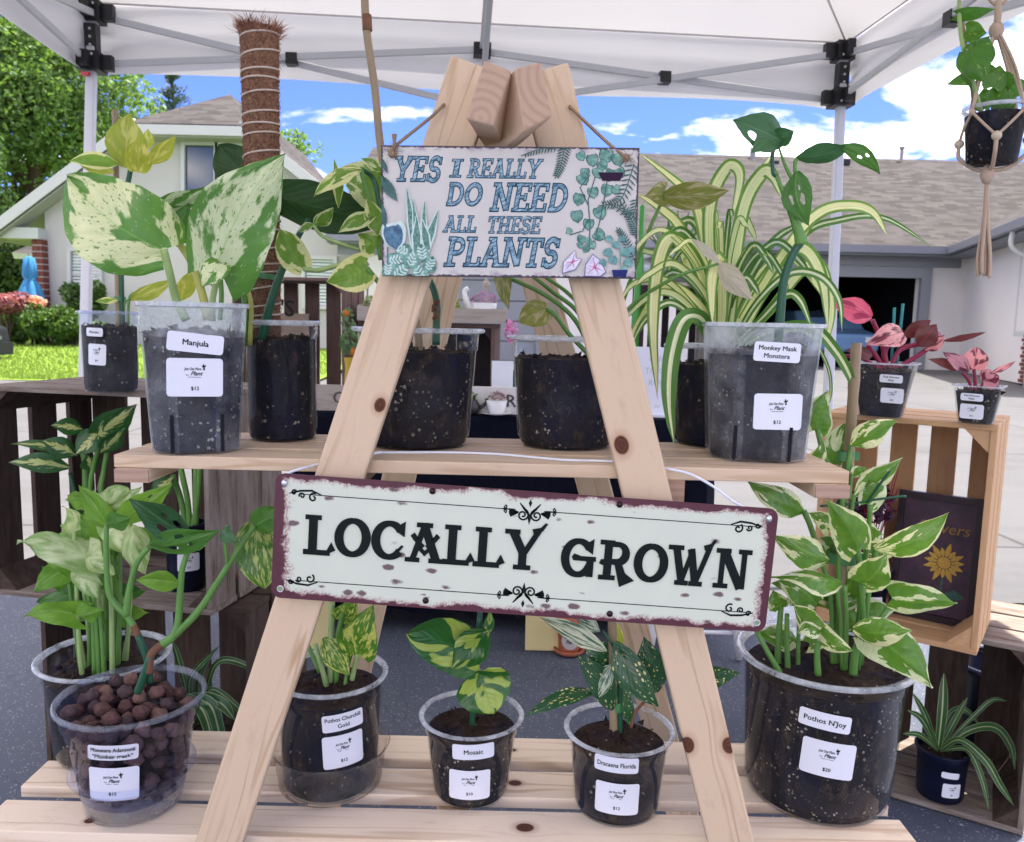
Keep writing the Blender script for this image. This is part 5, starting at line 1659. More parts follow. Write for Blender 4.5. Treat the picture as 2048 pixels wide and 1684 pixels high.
M_STEMB = plain('brown stem skin', (.17, .085, .05), .7, .35, 90)
M_TAPE = plain('green plant tape', (.06, .20, .07), .35, .12, 60)
M_BAMBOO = plain('bamboo', (.27, .20, .115), .5, .25, 14)
M_PAPER = plain('white label paper', (.74, .75, .80), .4, .02)
M_TXT = plain('label print', (.012, .012, .014), .6, .1)
M_GREYP = plain('faint print', (.50, .52, .57), .6, .05)

PROF = {
    'heart': [(0, .60), (.12, .90), (.27, 1), (.45, .93), (.62, .72), (.78, .44), (.9, .20), (.97, .06), (1, 0)],
    'ovate': [(0, .12), (.08, .42), (.2, .78), (.38, 1), (.55, .95), (.72, .68), (.86, .35), (.95, .12), (1, 0)],
    'round': [(0, .40), (.1, .78), (.28, 1), (.5, 1), (.7, .82), (.85, .52), (.95, .22), (1, 0)],
    'lance': [(0, .10), (.15, .55), (.4, 1), (.65, .80), (.85, .40), (1, 0)],
    'arrow': [(0, .85), (.15, 1), (.35, .88), (.6, .58), (.8, .30), (.93, .10), (1, 0)],
    'strap': [(0, .55), (.2, .8), (.5, 1), (.75, .85), (.9, .5), (1, .02)],
}
def interp(tab, t):
    for (a, x), (b, y) in zip(tab, tab[1:]):
        if t <= b:
            k = (t - a) / (b - a)
            return x + (y - x) * (k * k * (3 - 2 * k) * .35 + k * .65)
    return tab[-1][1]
def leaf_mesh(parent, mat, b, t, w, nrm, kind='heart', arch=.08, bend=0.0, fold=.12, wave=.03, twist=0.0, lobe=None, name='leaf', holes=(), rows=18, cols=10, droop=0.0):
    b, t, nrm = Vector(b), Vector(t), Vector(nrm)
    ax = t - b
    L = ax.length
    ax.normalize()
    nrm = (nrm - ax * nrm.dot(ax)).normalized()
    side = ax.cross(nrm)
    lobe = {'heart': .16, 'arrow': .34, 'round': .10}.get(kind, .0) if lobe is None else lobe
    if holes: rows, cols = 34, 22
    ph = random.random() * 6.28
    par, idx = [], {}
    for i in range(rows + 1):
        for j in range(cols + 1):
            idx[i, j] = len(par)
            par.append([j / cols * 2 - 1, i / rows])
    faces = []
    for i in range(rows):
        for j in range(cols):
            u, v = (j + .5) / cols * 2 - 1, (i + .5) / rows
            if any(((u - hu) / ru) ** 2 + ((v - hv) / rv) ** 2 < 1 for hu, hv, ru, rv in holes):
                continue
            faces.append((idx[i, j], idx[i, j + 1], idx[i + 1, j + 1], idx[i + 1, j]))
    if holes:      # pull the rim of each hole onto its ellipse
        for p in par:
            for hu, hv, ru, rv in holes:
                e = math.hypot((p[0] - hu) / ru, (p[1] - hv) / rv)
                if .55 < e < 1.25 and e > 0:
                    p[0], p[1] = hu + (p[0] - hu) / e * 1.0 if e < 1 else p[0], hv + (p[1] - hv) / e * 1.0 if e < 1 else p[1]
    vs, uv = [], []
    for u, v in par:
        hw = interp(PROF[kind], v) * w / 2
        s = v - lobe * abs(u) ** 1.5 * (1 - v) ** 3
        k = 4 * s * (1 - s) if s > 0 else s * 2
        p = b + ax * (L * s) + nrm * (arch * L * k) + side * (bend * L * k) - Vector((0, 0, droop * L * s * s))
        tw = twist * v
        lat = side * math.cos(tw) + nrm * math.sin(tw)
        nn = nrm * math.cos(tw) - side * math.sin(tw)
        p += lat * (u * hw * math.cos(fold * .8))
        p -= nn * (abs(u) * hw * math.sin(fold) * 1.0 - u * u * hw * .10)
        p += nn * (wave * w * u * u * math.sin(v * 9 + ph + (1.5 if u > 0 else 0)))
        p += nn * (w * .07 * mnoise.noise(Vector((u * 1.6 + ph * 9, v * 2.6, ph))) + w * .004 * math.sin((v - .5 * abs(u)) * 44) * (1 - abs(u)) * min(1, abs(u) * 4))
        vs.append(p); uv.append(((u + 1) / 2, v))
    return mesh_obj(name, vs, faces, mat, parent, smooth=True, uvs=uv)
def strap_mesh(parent, mat, pts, w, nrm=None, fold=.35, name='leaf', n=7):
    """long arching leaf along a path"""
    c = cr(pts, n)
    k = len(c)
    vs, uv, fs = [], [], []
    for i, p in enumerate(c):
        f = i / (k - 1)
        tdir = (c[min(i + 1, k - 1)] - c[max(i - 1, 0)]).normalized()
        nn = Vector(nrm) if nrm is not None else (CAM - p)
        nn = (nn - tdir * nn.dot(tdir)).normalized()
        sd = tdir.cross(nn)
        hw = interp(PROF['strap'], f) * w / 2
        for j in range(5):
            u = j / 2 - 1
            vs.append(p + sd * (u * hw * math.cos(fold)) + nn * (abs(u) * hw * math.sin(fold)))
            uv.append(((u + 1) / 2, f))
    for i in range(k - 1):
        for j in range(4):
            fs.append((i * 5 + j, i * 5 + j + 1, i * 5 + j + 6, i * 5 + j + 5))
    return mesh_obj(name, vs, fs, mat, parent, smooth=True, uvs=uv)

# ---------------------------------------------------------------- labels
TXT = {}
def text_geo(s, bold=False, italic=0.0):
    key = (s, bold, italic)
    if key not in TXT:
        cu = bpy.data.curves.new('t', 'FONT')
        cu.body = s
        cu.size = 1.0
        cu.align_x = 'CENTER'
        cu.shear = italic
        cu.resolution_u = 2
        ob = bpy.data.objects.new('t', cu)
        me = bpy.data.meshes.new_from_object(ob)
        TXT[key] = ([tuple(v.co) for v in me.vertices], [tuple(p.vertices) for p in me.polygons])
        bpy.data.meshes.remove(me); bpy.data.objects.remove(ob); bpy.data.curves.remove(cu)
    return TXT[key]
def put_text(parent, surf, s, x, y, size, off=.0009, mat=None, bold=True, italic=0.0, name='lettering', rot=0.0, maxw=None):
    vs, fs = text_geo(s, bold, italic)
    if not vs: return
    x0, x1 = min(v[0] for v in vs), max(v[0] for v in vs)
    sx = size
    if maxw and (x1 - x0) * size > maxw: sx = maxw / (x1 - x0)
    ca, sa = math.cos(rot), math.sin(rot)
    mb = MB()
    for k, (ox, oy) in enumerate(((0, 0), (.022, .0), (-.022, .012), (.0, -.016)) if bold else ((0, 0),)):
        mb.add([surf(x + ((v[0] + ox) * sx * ca - (v[1] + oy) * size * sa), y + ((v[0] + ox) * sx * sa + (v[1] + oy) * size * ca), off + k * .00003) for v in vs], fs)
    return mb.build(name, mat or M_TXT, parent)
def sticker(parent, surf, x, y, w, h, rot=0.0, name='label', rad=.004):
    n = 12
    ca, sa = math.cos(rot), math.sin(rot)
    xs = []
    for i in range(n + 1):
        xs.append(-w / 2 + w * i / n)
    xs = sorted(set([round(q, 6) for q in xs + [-w / 2 + rad * .3, -w / 2 + rad, w / 2 - rad, w / 2 - rad * .3]]))
    vs, fs = [], []
    for q in xs:
        e = w / 2 - abs(q)
        hh = h / 2 - (rad - math.sqrt(max(0, rad * rad - (rad - e) ** 2)) if e < rad else 0)
        for s in (-1, 1):
            vs.append(surf(x + q * ca - s * hh * sa, y + q * sa + s * hh * ca, .0006))
    for i in range(len(xs) - 1):
        fs.append((2 * i, 2 * i + 2, 2 * i + 3, 2 * i + 1))
    return mesh_obj(name, vs, fs, M_PAPER, parent, smooth=True)
def price_label(root, surf, x, y, w, h, price, rot=0.0, logo=True):
    o = sticker(root, surf, x, y, w, h, rot, 'price_label')
    def sf(a, b, off): 
        ca, sa = math.cos(rot), math.sin(rot)
        return surf(x + a * ca - b * sa, y + a * sa + b * ca, off)
    if logo:
        put_text(o, sf, 'Just One More', -.04 * w, h * .19, h * .105, bold=True, italic=.35, name='lettering', maxw=w * .30)
        put_text(o, sf, 'Plant', .02 * w, h * .055, h * .15, bold=True, italic=.45, name='lettering', maxw=w * .22)
        mb = MB()
        for a, l in ((60, .085), (100, .10), (135, .07)):
            ca, sa = math.cos(R(a)), math.sin(R(a))
            c = (.16 * w, h * .25)
            q = [(c[0], c[1]), (c[0] + l * h * (ca * .5 - sa * .25), c[1] + l * h * (sa * .5 + ca * .25)), (c[0] + l * h * 1.2 * ca, c[1] + l * h * 1.2 * sa), (c[0] + l * h * (ca * .5 + sa * .25), c[1] + l * h * (sa * .5 - ca * .25))]
            flatpoly(mb, sf, q, .0009)
        flatpoly(mb, sf, [(.14 * w, h * .245), (.18 * w, h * .245), (.172 * w, h * .19), (.148 * w, h * .19)], .00095)
        strokes(mb, sf, [(-.13 * w, .01 * h), (.11 * w, .005 * h)], h * .012, .0009)
        strokes(mb, sf, [(-.16 * w, .09 * h), (-.15 * w, .05 * h), (-.12 * w, .07 * h), (-.11 * w, .05 * h)], h * .014, .0009)
        mb.build('logo', M_TXT, o)
    put_text(o, sf, price, 0, -h * .33, h * .135, bold=True)
    return o
def name_label(root, surf, x, y, w, h, lines, rot=0.0, size=None):
    o = sticker(root, surf, x, y, w, h, rot, 'name_label', min(.0035, h * .25))
    def sf(a, b, off):
        ca, sa = math.cos(rot), math.sin(rot)
        return surf(x + a * ca - b * sa, y + a * sa + b * ca, off)
    k = len(lines)
    sz = size or (h * .42 if k == 1 else h * .34)
    for i, s in enumerate(lines):
        yy = ((k - 1) / 2 - i) * h * .40 - sz * .32
        put_text(o, sf, s, 0, yy, sz, maxw=w * .86)
    return o

# ---------------------------------------------------------------- pots
class Pot:
    def __init__(s, name, label, cx, ybase, wbase, yrim, wrim, z, group=None, cat='potted plant', dyaw=0.0):
        f = GZ(cx, ybase, z)
        rb = msz(wbase, f) / 2
        out = Vector((f.x, f.y, 0)).normalized()
        s.c = f + out * rb * (1 + wbase * 0)
        s.z = z
        s.c.z = z
        s.h = PY(cx, yrim, s.c.y).z - z
        s.ko = 1 / math.sqrt(1 + ((cx - CX) / F) ** 2)
        s.rb = wbase / 2 * zc(s.c) / F * s.ko
        s.rr = wrim / 2 * zc(s.c + Vector((0, 0, s.h))) / F * s.ko
        s.root = thing(name, label, cat, s.c, group)
        s.tc = -out                                    # towards the camera
        s.rt = Vector((-s.tc.y, s.tc.x, 0))
        if s.rt.x < 0: s.rt = -s.rt
        s.Y = s.c.y
    # -- round
    def rad(s, z):
        f = z / s.h
        rc = s.rr * .895
        return s.rb + (rc - s.rb) * f
    def round(s, mat=None, soil=None, level=.80, top=None, rim=None, ledge=.80, lip=1.0, mound=.0, holes=0):
        mat, soil, top, rim = mat or M_CLEAR, soil or M_SOIL, top or M_SOILT, rim or M_RIM
        h = s.h
        ra = s.rad
        prof = [(s.rb * .72, .004), (s.rb * .93, .0), (s.rb * .97, h * .03), (s.rb * .965, h * .07), (ra(h * .09), h * .09), (ra(h * .4), h * .4), (ra(h * (ledge - .01)), h * (ledge - .01)),
                (ra(h * ledge) + .002, h * ledge), (ra(h * .96) + .002, h * .96)]
        mb = MB(); mb.lathe(s.c, prof, 48); s.pot = mb.build('pot', mat, s.root, smooth=True)
        R0, R1 = ra(h * .96) + .002, s.rr
        mb = MB(); mb.lathe(s.c, [(R0, h * .955), (R1 - .0015, h * .965), (R1, h * .975), (R1, h * .99), (R1 - .002, h), (R1 - .006, h * .998), (R0 - .001, h * .985), (R0 - .001, h * .955)], 48)
        mb.build('rim', rim, s.root, smooth=True)
        lv = h * level
        mb = MB(); mb.lathe(s.c, [(s.rb * .9, .003), (s.rb * .935, h * .03), (ra(h * .1) - .002, h * .1), (ra(lv) - .002, lv)], 48, cap0=True); sb = mb.build('soil', soil, s.root, smooth=True)
        s.soil_top(lv, lambda a: ra(lv) - .0022, top, mound)
        for k in range(holes):
            a = .55 * (k - (holes - 1) / 2) + .12
            z = h * (.42 + .12 * math.sin(k * 2.3))
            q = s.surf_round(a * ra(z), z, .0008)
            nn = (q - Vector((s.c.x, s.c.y, q.z))).normalized()
            mb = MB(); pm = lambda x, y, o: q + nn.cross(Vector((0, 0, 1))) * x + Vector((0, 0, 1)) * y + nn * o
            flatpoly(mb, pm, arc(0, 0, .0035, .0035, 0, 340, 14), 0); mb.build('drain_hole', M_DARKIN, s.root)
        return s
    def soil_top(s, lv, rf, mat, mound):
        vs, fs = [], []
        nr, na = 9, 40
        ph = random.random() * 40
        vs.append(s.c + Vector((0, 0, lv + mound)))
        for i in range(1, nr + 1):
            f = i / nr
            for j in range(na):
                a = 2 * math.pi * j / na
                r = rf(a) * f
                x, y = r * math.cos(a), r * math.sin(a)
                nz = mnoise.noise(Vector((x * 90 + ph, y * 90, 0))) * .006 + mnoise.noise(Vector((x * 260 + ph, y * 260, 3))) * .004
                vs.append(s.c + Vector((x, y, lv + mound * (1 - f * f) + nz * (1 if i < nr else .3))))
        fs += [(0, 1 + j, 1 + (j + 1) % na) for j in range(na)]
        for i in range(nr - 1):
            for j in range(na):
                a, b = 1 + i * na + j, 1 + i * na + (j + 1) % na
                fs.append((a, a + na, b + na, b))
        # loose crumbs
        rng = random.Random(int(ph * 1000))
        for k in range(60):
            a, r = rng.random() * 6.283, math.sqrt(rng.random()) * .92
            p = s.c + Vector((rf(a) * r * math.cos(a), rf(a) * r * math.sin(a), lv + mound * (1 - r * r) + .002))
            sz = rng.uniform(.0015, .005)
            b0 = len(vs)
            vs += [p + Vector((rng.gauss(0, 1), rng.gauss(0, 1), rng.gauss(.3, .8))) * sz for _ in range(4)]
            fs += [(b0, b0 + 1, b0 + 2), (b0, b0 + 2, b0 + 3), (b0, b0 + 3, b0 + 1), (b0 + 1, b0 + 3, b0 + 2)]
        mesh_obj('soil_surface', vs, fs, mat, s.root)
    def surf_round(s, x, z, off=0.0):
        r = s.rad(z) + (.002 if z > s.h * .8 else 0) + off
        a = x / r
        q = s.c + (s.tc * math.cos(a) + s.rt * math.sin(a)) * r
        return Vector((q.x, q.y, s.z + z))
    # -- square with bevelled corners
    def square(s, mat=None, soil=None, level=.78, yaw=0.0, cham=.30, slots=True, top=None, rim=None):
        mat, soil = mat or M_FROST, soil or M_SOIL
        h = s.h
        s.yaw = yaw
        fn = s.tc.copy(); fn.rotate(Matrix.Rotation(yaw, 3, 'Z'))
        s.fn = fn
        s.fr = Vector((-fn.y, fn.x, 0))
        if s.fr.x < 0: s.fr = -s.fr
        s.cham = cham
        def sect(a, z):
            k = a * (1 - 2 * cham * .82)
            base = [(-k, -a), (k, -a), (a, -k), (a, k), (k, a), (-k, a), (-a, k), (-a, -k)]
            out = []
            for i in range(8):         # soften corners
                p, q, r_ = base[i - 1], base[i], base[(i + 1) % 8]
                out += [tuple(q[j] * .86 + p[j] * .14 for j in (0, 1)), tuple(q[j] * .93 + p[j] * .035 + r_[j] * .035 for j in (0, 1)), tuple(q[j] * .86 + r_[j] * .14 for j in (0, 1))]
            return [s.c + s.fr * p[0] - s.fn * p[1] * -1 * -1 + Vector((0, 0, z)) if False else s.c + s.fr * p[0] + s.fn * (-p[1]) + Vector((0, 0, z)) for p in out]
        s.ap = lambda z: s.rb + (s.rr - s.rb) * (z / h)
        def shell(name, levels, m, cap=False):
            mb = MB(); vs = []; fs = []
            for a, z in levels: vs += sect(a, z)
            n = 24
            for i in range(len(levels) - 1):
                for j in range(n): fs.append((i * n + j, i * n + (j + 1) % n, (i + 1) * n + (j + 1) % n, (i + 1) * n + j))
            if cap: fs.append(tuple(range(n - 1, -1, -1)))
            mb.add(vs, fs); return mb.build(name, m, s.root)
        ap = s.ap
        po = shell('pot', [(ap(0) * .96, .001), (ap(0), .004), (ap(h * .3), h * .3), (ap(h * level * .97), h * level * .97), (ap(h * .97), h * .97)], mat)
        if mat is M_FROST:
            po.data.materials.append(M_FROST2); po.data.materials.append(M_FROST3)
            for i, f in enumerate(po.data.polygons):
                rg_, j = divmod(i, 24)
                f.material_index = 2 if rg_ == 3 else (0 if (j % 3 == 2 and (j // 3) % 2 == 0) else 1)
        shell('rim', [(ap(h * .97), h * .965), (ap(h) + .0035, h * .972), (ap(h) + .0035, h), (ap(h) - .001, h), (ap(h) - .001, h * .97)], rim or M_RIM)
        lv = h * level
        shell('soil', [(ap(0) * .93, .004), (ap(0) - .002, .008), (ap(lv) - .0025, lv)], soil, True)
        s.soil_top(lv, lambda a: (ap(lv) - .004) * min(1 / max(abs(math.cos(a + R(0))), abs(math.sin(a))), 1.16) * .97, top or M_SOILT, 0.0)
        if slots:
            for sx in (-1, 1):
                mb = MB()
                x = sx * s.rb * (1 - 2 * cham * .82) * 1.02
                for z0, z1 in ((.004, h * .27),):
                    p = [s.surf_flat(x - .0022, z0, .0008), s.surf_flat(x + .0022, z0, .0008), s.surf_flat(x + .0022, z1, .0008), s.surf_flat(x - .0022, z1, .0008)]
                    mb.hexa(p, [q - s.fn * .002 for q in p])
                mb.build('slot', M_DARKIN, s.root)
        return s
    def surf_flat(s, x, z, off=0.0):
        a = s.ap(z) + off + .0002
        q = s.c + s.fn * a + s.fr * x
        return Vector((q.x, q.y, s.z + z))
    def loc(s, px, py, flat=False):
        """picture point -> surface coordinates (x, z)"""
        r0 = s.ap(s.h * .5) if flat else s.rad(s.h * .5)
        q = PY(px, py, s.c.y - r0 * .95) - s.c
        z = q.z
        if flat:
            return q.dot(s.fr), z
        r = s.rad(max(0, z))
        d = max(-.95, min(.95, q.dot(s.rt) / r))
        return math.asin(d) * r, z
    def labels(s, nm, price, flat=False):
        def rs(ex):
            def f(x, z, off=0.0):
                r = s.rad(z) + ex + off
                q = s.c + (s.tc * math.cos(x / r) + s.rt * math.sin(x / r)) * r
                return Vector((q.x, q.y, s.z + z))
            return f
        k = zc(s.c + s.tc * s.rr * .9) / F
        if nm:
            px, py, w, h, rot, lines = nm
            x, z = s.loc(px, py, flat)
            surf = s.surf_flat if flat else rs(.0026 if z + h * k * .6 > s.h * .77 else .0003)
            name_label(s.root, surf, x, z, w * k, h * k, lines, R(rot))
        if price:
            px, py, w, h, rot, p = price
            x, z = s.loc(px, py, flat)
            surf = s.surf_flat if flat else rs(.0026 if z + h * k * .6 > s.h * .77 else .0003)
            price_label(s.root, surf, x, z, w * k, h * k, p, R(rot))
        return s
    # -- plant parts by picture position; dy is the depth offset from the pot's centre
    def P(s, q):
        return PY(q[0], q[1], s.Y + (q[2] if len(q) > 2 else 0.0))
    def leaf(s, b, t, w, mat, roll=0, kind='heart', **kw):
        pb, pt = s.P(b), s.P(t)
        mid = (pb + pt) / 2
        n = (CAM - mid).normalized()
        ax = (pt - pb).normalized()
        n.rotate(Matrix.Rotation(R(roll), 3, ax))
        wd = msz(w, mid) / max(.35, math.cos(R(roll)))
        return leaf_mesh(s.root, LM[mat] if isinstance(mat, str) else mat, pb, pt, wd, n, kind, **kw)
    def stem(s, pts, r, mat=None, name='stem', taper=1.0, n=8):
        P3 = [s.P(q) for q in pts]
        c = cr(P3, 6)
        rr = msz(r, P3[0])
        mb = MB(); mb.tube(c, [rr * (1 - (1 - taper) * i / (len(c) - 1)) for i in range(len(c))], n)
        return mb.build(name, mat or M_STEM, s.root, smooth=True)
    def strap(s, pts, w, mat='spider', nrm=None, fold=.35):
        P3 = [s.P(q) for q in pts]
        return strap_mesh(s.root, LM[mat], P3, msz(w, P3[1]), nrm, fold)
    def bamboo(s, a, b, r, name='bamboo_stake'):
        pa, pb = s.P(a), s.P(b)
        rr = msz(r, pa)
        pts, rs = [], []
        k = 28
        for i in range(k + 1):
            f = i / k
            pts.append(pa.lerp(pb, f))
            node = min(abs(f - g) for g in (.12, .37, .62, .86))
            rs.append(rr * (1.14 if node < .02 else 1.0))
        mb = MB(); mb.tube(pts, rs, 10); return mb.build(name, M_BAMBOO, s.root, smooth=True)
    def tie(s, px, py, w, h, dy=0.0, mat=None):
        q = s.P((px, py, dy))
        rw, hh = msz(w, q) / 2, msz(h, q)
        mb = MB(); mb.lathe(q - Vector((0, 0, hh / 2)), [(rw, 0), (rw, hh), (rw * .93, hh), (rw * .93, 0), (rw, 0)], 20, shape=lambda a: 1 - .35 * abs(math.sin(a)))
        mb.box(q + Vector((rw * 1.15, 0, 0)), (rw * .7, .0012, hh * .9))
        return mb.build('plant_tie', mat or M_TAPE, s.root)
# ================================================================ upper shelf
BAMB = 0
def t_manjula():
    p = Pot('potted_manjula', 'frosted square pot labelled Manjula with two big cream and green leaves', 393, 911, 174, 606, 214, ZT)
    p.square(M_FROST, M_SOIL2, .80, R(2), .28)
    p.labels((391, 686, 104, 38, -6, ['Manjula']), (390, 755, 104, 76, -1, '$12'), True)
    p.stem([(372, 640, .0), (352, 598, .0), (338, 540, -.02), (328, 500, -.03)], 9, M_STEMP, taper=.8)
    p.stem([(415, 640, .01), (405, 590, .01), (385, 530, .01), (360, 490, .01), (345, 472, .01)], 9, M_STEMY, taper=.7)
    p.stem([(425, 640, -.01), (425, 600, -.02), (433, 560, -.03), (434, 538, -.04)], 7, M_STEMP, taper=.8)
    p.stem([(440, 640, .01), (443, 590, .01), (440, 545, .01)], 5, M_STEM)
    p.leaf((330, 500, -.03), (134, 352, -.07), 186, 'manjula', 8, 'round', arch=.12, fold=.2, wave=.06, bend=-.10, rows=26, cols=16)
    p.leaf((433, 540, -.04), (572, 306, -.06), 176, 'manjula', -10, arch=.05, fold=.26, wave=.06, bend=-.06, rows=26, cols=16)
    p.leaf((440, 527, -.05), (404, 574, -.06), 52, 'manjula', 20, arch=.15, fold=.3)
    p.leaf((345, 476, .02), (378, 405, .03), 48, 'monstera', 15)
    p.leaf((330, 415, .04), (420, 372, .05), 40, 'manjula', 40, fold=.3)
    p.leaf((362, 600, .03), (382, 540, .03), 36, 'lime', 20, kind='ovate')
    p.leaf((420, 570, .02), (432, 520, .02), 40, 'monstera', 10)
t_manjula()
def coir():
    mt, n = newmat('coconut coir')
    co = n.coord()
    a = n.noise(n.vm('MULTIPLY', co, (1, 1, .8)), 190.0, 5.0, .75, 1.5)
    b = n.noise(co, 40.0, 3.0)
    c = n.mix(n.step(a, .36, .62), (.075, .036, .022), (.42, .24, .145))
    c = n.mix(n.m('MULTIPLY', b, .4), c, (.20, .09, .05))
    n.out(n.bsdf(c, .95, n.bump(a, 1.0, .006)))
    return mt
def t_mosspole():
    p = Pot('potted_alocasia', 'clear round pot with a tall coir moss pole wound in twine', 566, 886, 140, 640, 158, ZT)
    p.round(M_CLEAR, M_SOIL, .84, ledge=.87)
    a, b = p.P((519, 58)), p.P((530, 700))
    ax = (a - b)
    r = msz(37, a)
    rng = random.Random(4)
    k = 70
    pts, rs = [], []
    for i in range(k + 1):
        f = i / k
        pts.append(b.lerp(a, f)); rs.append(r * (.86 + .14 * f) * (1 + .025 * rng.gauss(0, 1)) if i < k else r * .98)
    mb = MB(); mb.tube(pts, rs, 26); M_C = coir(); mb.build('moss_pole', M_C, p.root, smooth=False)
    # loose fibres
    mb = MB()
    x = ax.normalized(); sd = x.orthogonal().normalized(); sd2 = x.cross(sd)
    for i in range(3600):
        f = rng.random() if rng.random() < .8 else 1 - rng.random() ** 3 * .06
        an = rng.random() * 6.283
        d = sd * math.cos(an) + sd2 * math.sin(an)
        q = b.lerp(a, f) + d * r * (.86 + .14 * f) * .99
        e = (d * rng.uniform(.05, .25) + (sd.cross(x) if False else x.cross(d)) * rng.gauss(0, 1) + x * rng.gauss(0, .8)) * rng.uniform(.004, .010)
        if f > .97: e = (d * .6 + Vector((rng.gauss(0, .5), rng.gauss(0, .5), rng.uniform(.1, 1.2)))) * rng.uniform(.005, .016)
        w = e.orthogonal().normalized() * .0004
        m1 = q + e * .55 + Vector((rng.gauss(0, .001), rng.gauss(0, .001), rng.gauss(0, .001)))
        mb.add([q - w, q + w, m1 + w, m1 - w, q + e], [(0, 1, 2, 3), (3, 2, 4)])
    tag(mb.build('coir_fibres', plain('coir fibre', (.30, .14, .085), .9, .6), p.root), None, None, None, 'stuff')
    # twine winding
    mb = MB()
    turns = 22
    pts = []
    for i in range(turns * 20 + 1):
        g = i / (turns * 20)
        f = .04 + .94 * (g + .012 * math.sin(g * 40))
        an = g * turns * 6.283
        pts.append(b.lerp(a, f) + (sd * math.cos(an) + sd2 * math.sin(an)) * (r * (.86 + .14 * f) + .0006))
    mb.tube(pts, .0016, 6)
    mb.build('twine', plain('pole twine', (.50, .41, .33), .9, .25, 300), p.root, smooth=True)
    p.stem([(492, 690, -.03), (490, 600, -.05), (478, 540, -.05), (455, 470, -.04), (448, 420, -.03)], 8, M_STEM, taper=.7)
    p.stem([(500, 690, -.04), (502, 610, -.05), (488, 560, -.055)], 5, M_STEMY)
    p.stem([(522, 690, -.03), (535, 630, -.05), (556, 560, -.055), (590, 485, -.03), (617, 438, -.01)], 10, M_STEMD, taper=.55)
    p.leaf((500, 372, .05), (437, 292, .06), 84, 'alocasia', 10, 'round', wave=.06, fold=.1)
    p.leaf((556, 392, .0), (772, 446, .03), 92, 'alocasia', 15, 'round', wave=.05, fold=.1, arch=.04)
    q = p.P((522, 552))
    mb = MB()
    ring = [q + sd * 0 + Vector((math.cos(t) * r * 1.22, math.sin(t) * r * 1.15, (math.cos(t)) * -.003)) for t in [i / 30 * 6.283 for i in range(31)]]
    for i in range(30):
        mb.add([ring[i] - Vector((0, 0, .004)), ring[i + 1] - Vector((0, 0, .004)), ring[i + 1] + Vector((0, 0, .004)), ring[i] + Vector((0, 0, .004))], [(0, 1, 2, 3)])
    mb.build('plant_tie', M_TAPE, p.root, smooth=True)
t_mosspole()
def t_marble():
    p = Pot('potted_pothos', 'clear pot behind the left leg with marbled pothos climbing a bamboo stake', 835, 903, 205, 655, 268, ZT)
    p.round(M_CLEAR, M_SOIL2, .80, ledge=.82, holes=4)
    p.stem([(728, -40, .02), (733, 60, .02), (750, 180, .02), (762, 300, .02), (790, 450, .02), (832, 640, .01), (840, 720, .01)], 8, M_BAMBOO, 'bamboo_stake')
    p.stem([(733, 30, .02), (735, 62, .02)], 10, M_STEMB, 'stake_joint')
    p.stem([(872, 690, -.02), (873, 640, -.02), (874, 610, -.02), (866, 575, -.02), (845, 540, -.01), (800, 480, .0), (765, 430, .0), (748, 360, .01), (722, 338, .0)], 8, M_STEMD, taper=.55)
    mb = MB()
    rng = random.Random(9)
    for i in range(16):
        q = p.P((872 + rng.uniform(-7, 7), 600 + 42 * rng.random(), -.025)); mb.ball(q, .0022, 6, (1, 1, 1.3), .3)
    mb.build('stem_node', M_STEMB, p.root)
    p.leaf((762, 385, .03), (676, 338, .03), 96, 'marble', 12, arch=.04, bend=.08)
    p.leaf((764, 342, .0), (722, 316, -.01), 22, 'marble', 35, 'ovate')
    p.leaf((724, 338, -.02), (627, 394, -.05), 36, 'marble', 40, 'lance', arch=.16, fold=.35)
    p.leaf((677, 416, -.01), (668, 317, -.01), 22, 'marble', 35, 'lance', fold=.3)
    p.leaf((627, 450, -.02), (667, 416, -.02), 30, 'marble', 35, 'ovate', arch=.12)
    p.leaf((627, 448, -.02), (597, 464, -.02), 18, 'marble', 40, 'lance')
    p.leaf((752, 430, -.02), (676, 466, -.03), 34, 'marble', 30, 'ovate', arch=.16, fold=.25)
    p.leaf((752, 495, -.01), (716, 468, -.01), 52, 'marble', 10)
    p.leaf((755, 470, -.02), (735, 395, -.02), 40, 'marble', 30, 'ovate')
    p.leaf((607, 538, -.03), (560, 458, -.04), 62, 'marble', 15, 'round', fold=.3, arch=-.08)
    p.leaf((734, 536, -.04), (652, 564, -.05), 74, 'marble', 8, arch=.05, bend=-.06)
    p.stem([(762, 520, .0), (745, 420, -.01), (722, 340, -.02)], 5, M_STEM)
    p.stem([(790, 610, -.01), (765, 575, -.03), (734, 536, -.04)], 5, M_STEM)
    p.stem([(720, 500, -.01), (690, 490, -.02), (645, 472, -.02), (627, 450, -.02)], 3.5, M_STEMP)
    p.stem([(735, 528, -.02), (680, 530, -.03), (640, 540, -.03), (607, 538, -.03)], 5, M_STEMP)
t_marble()
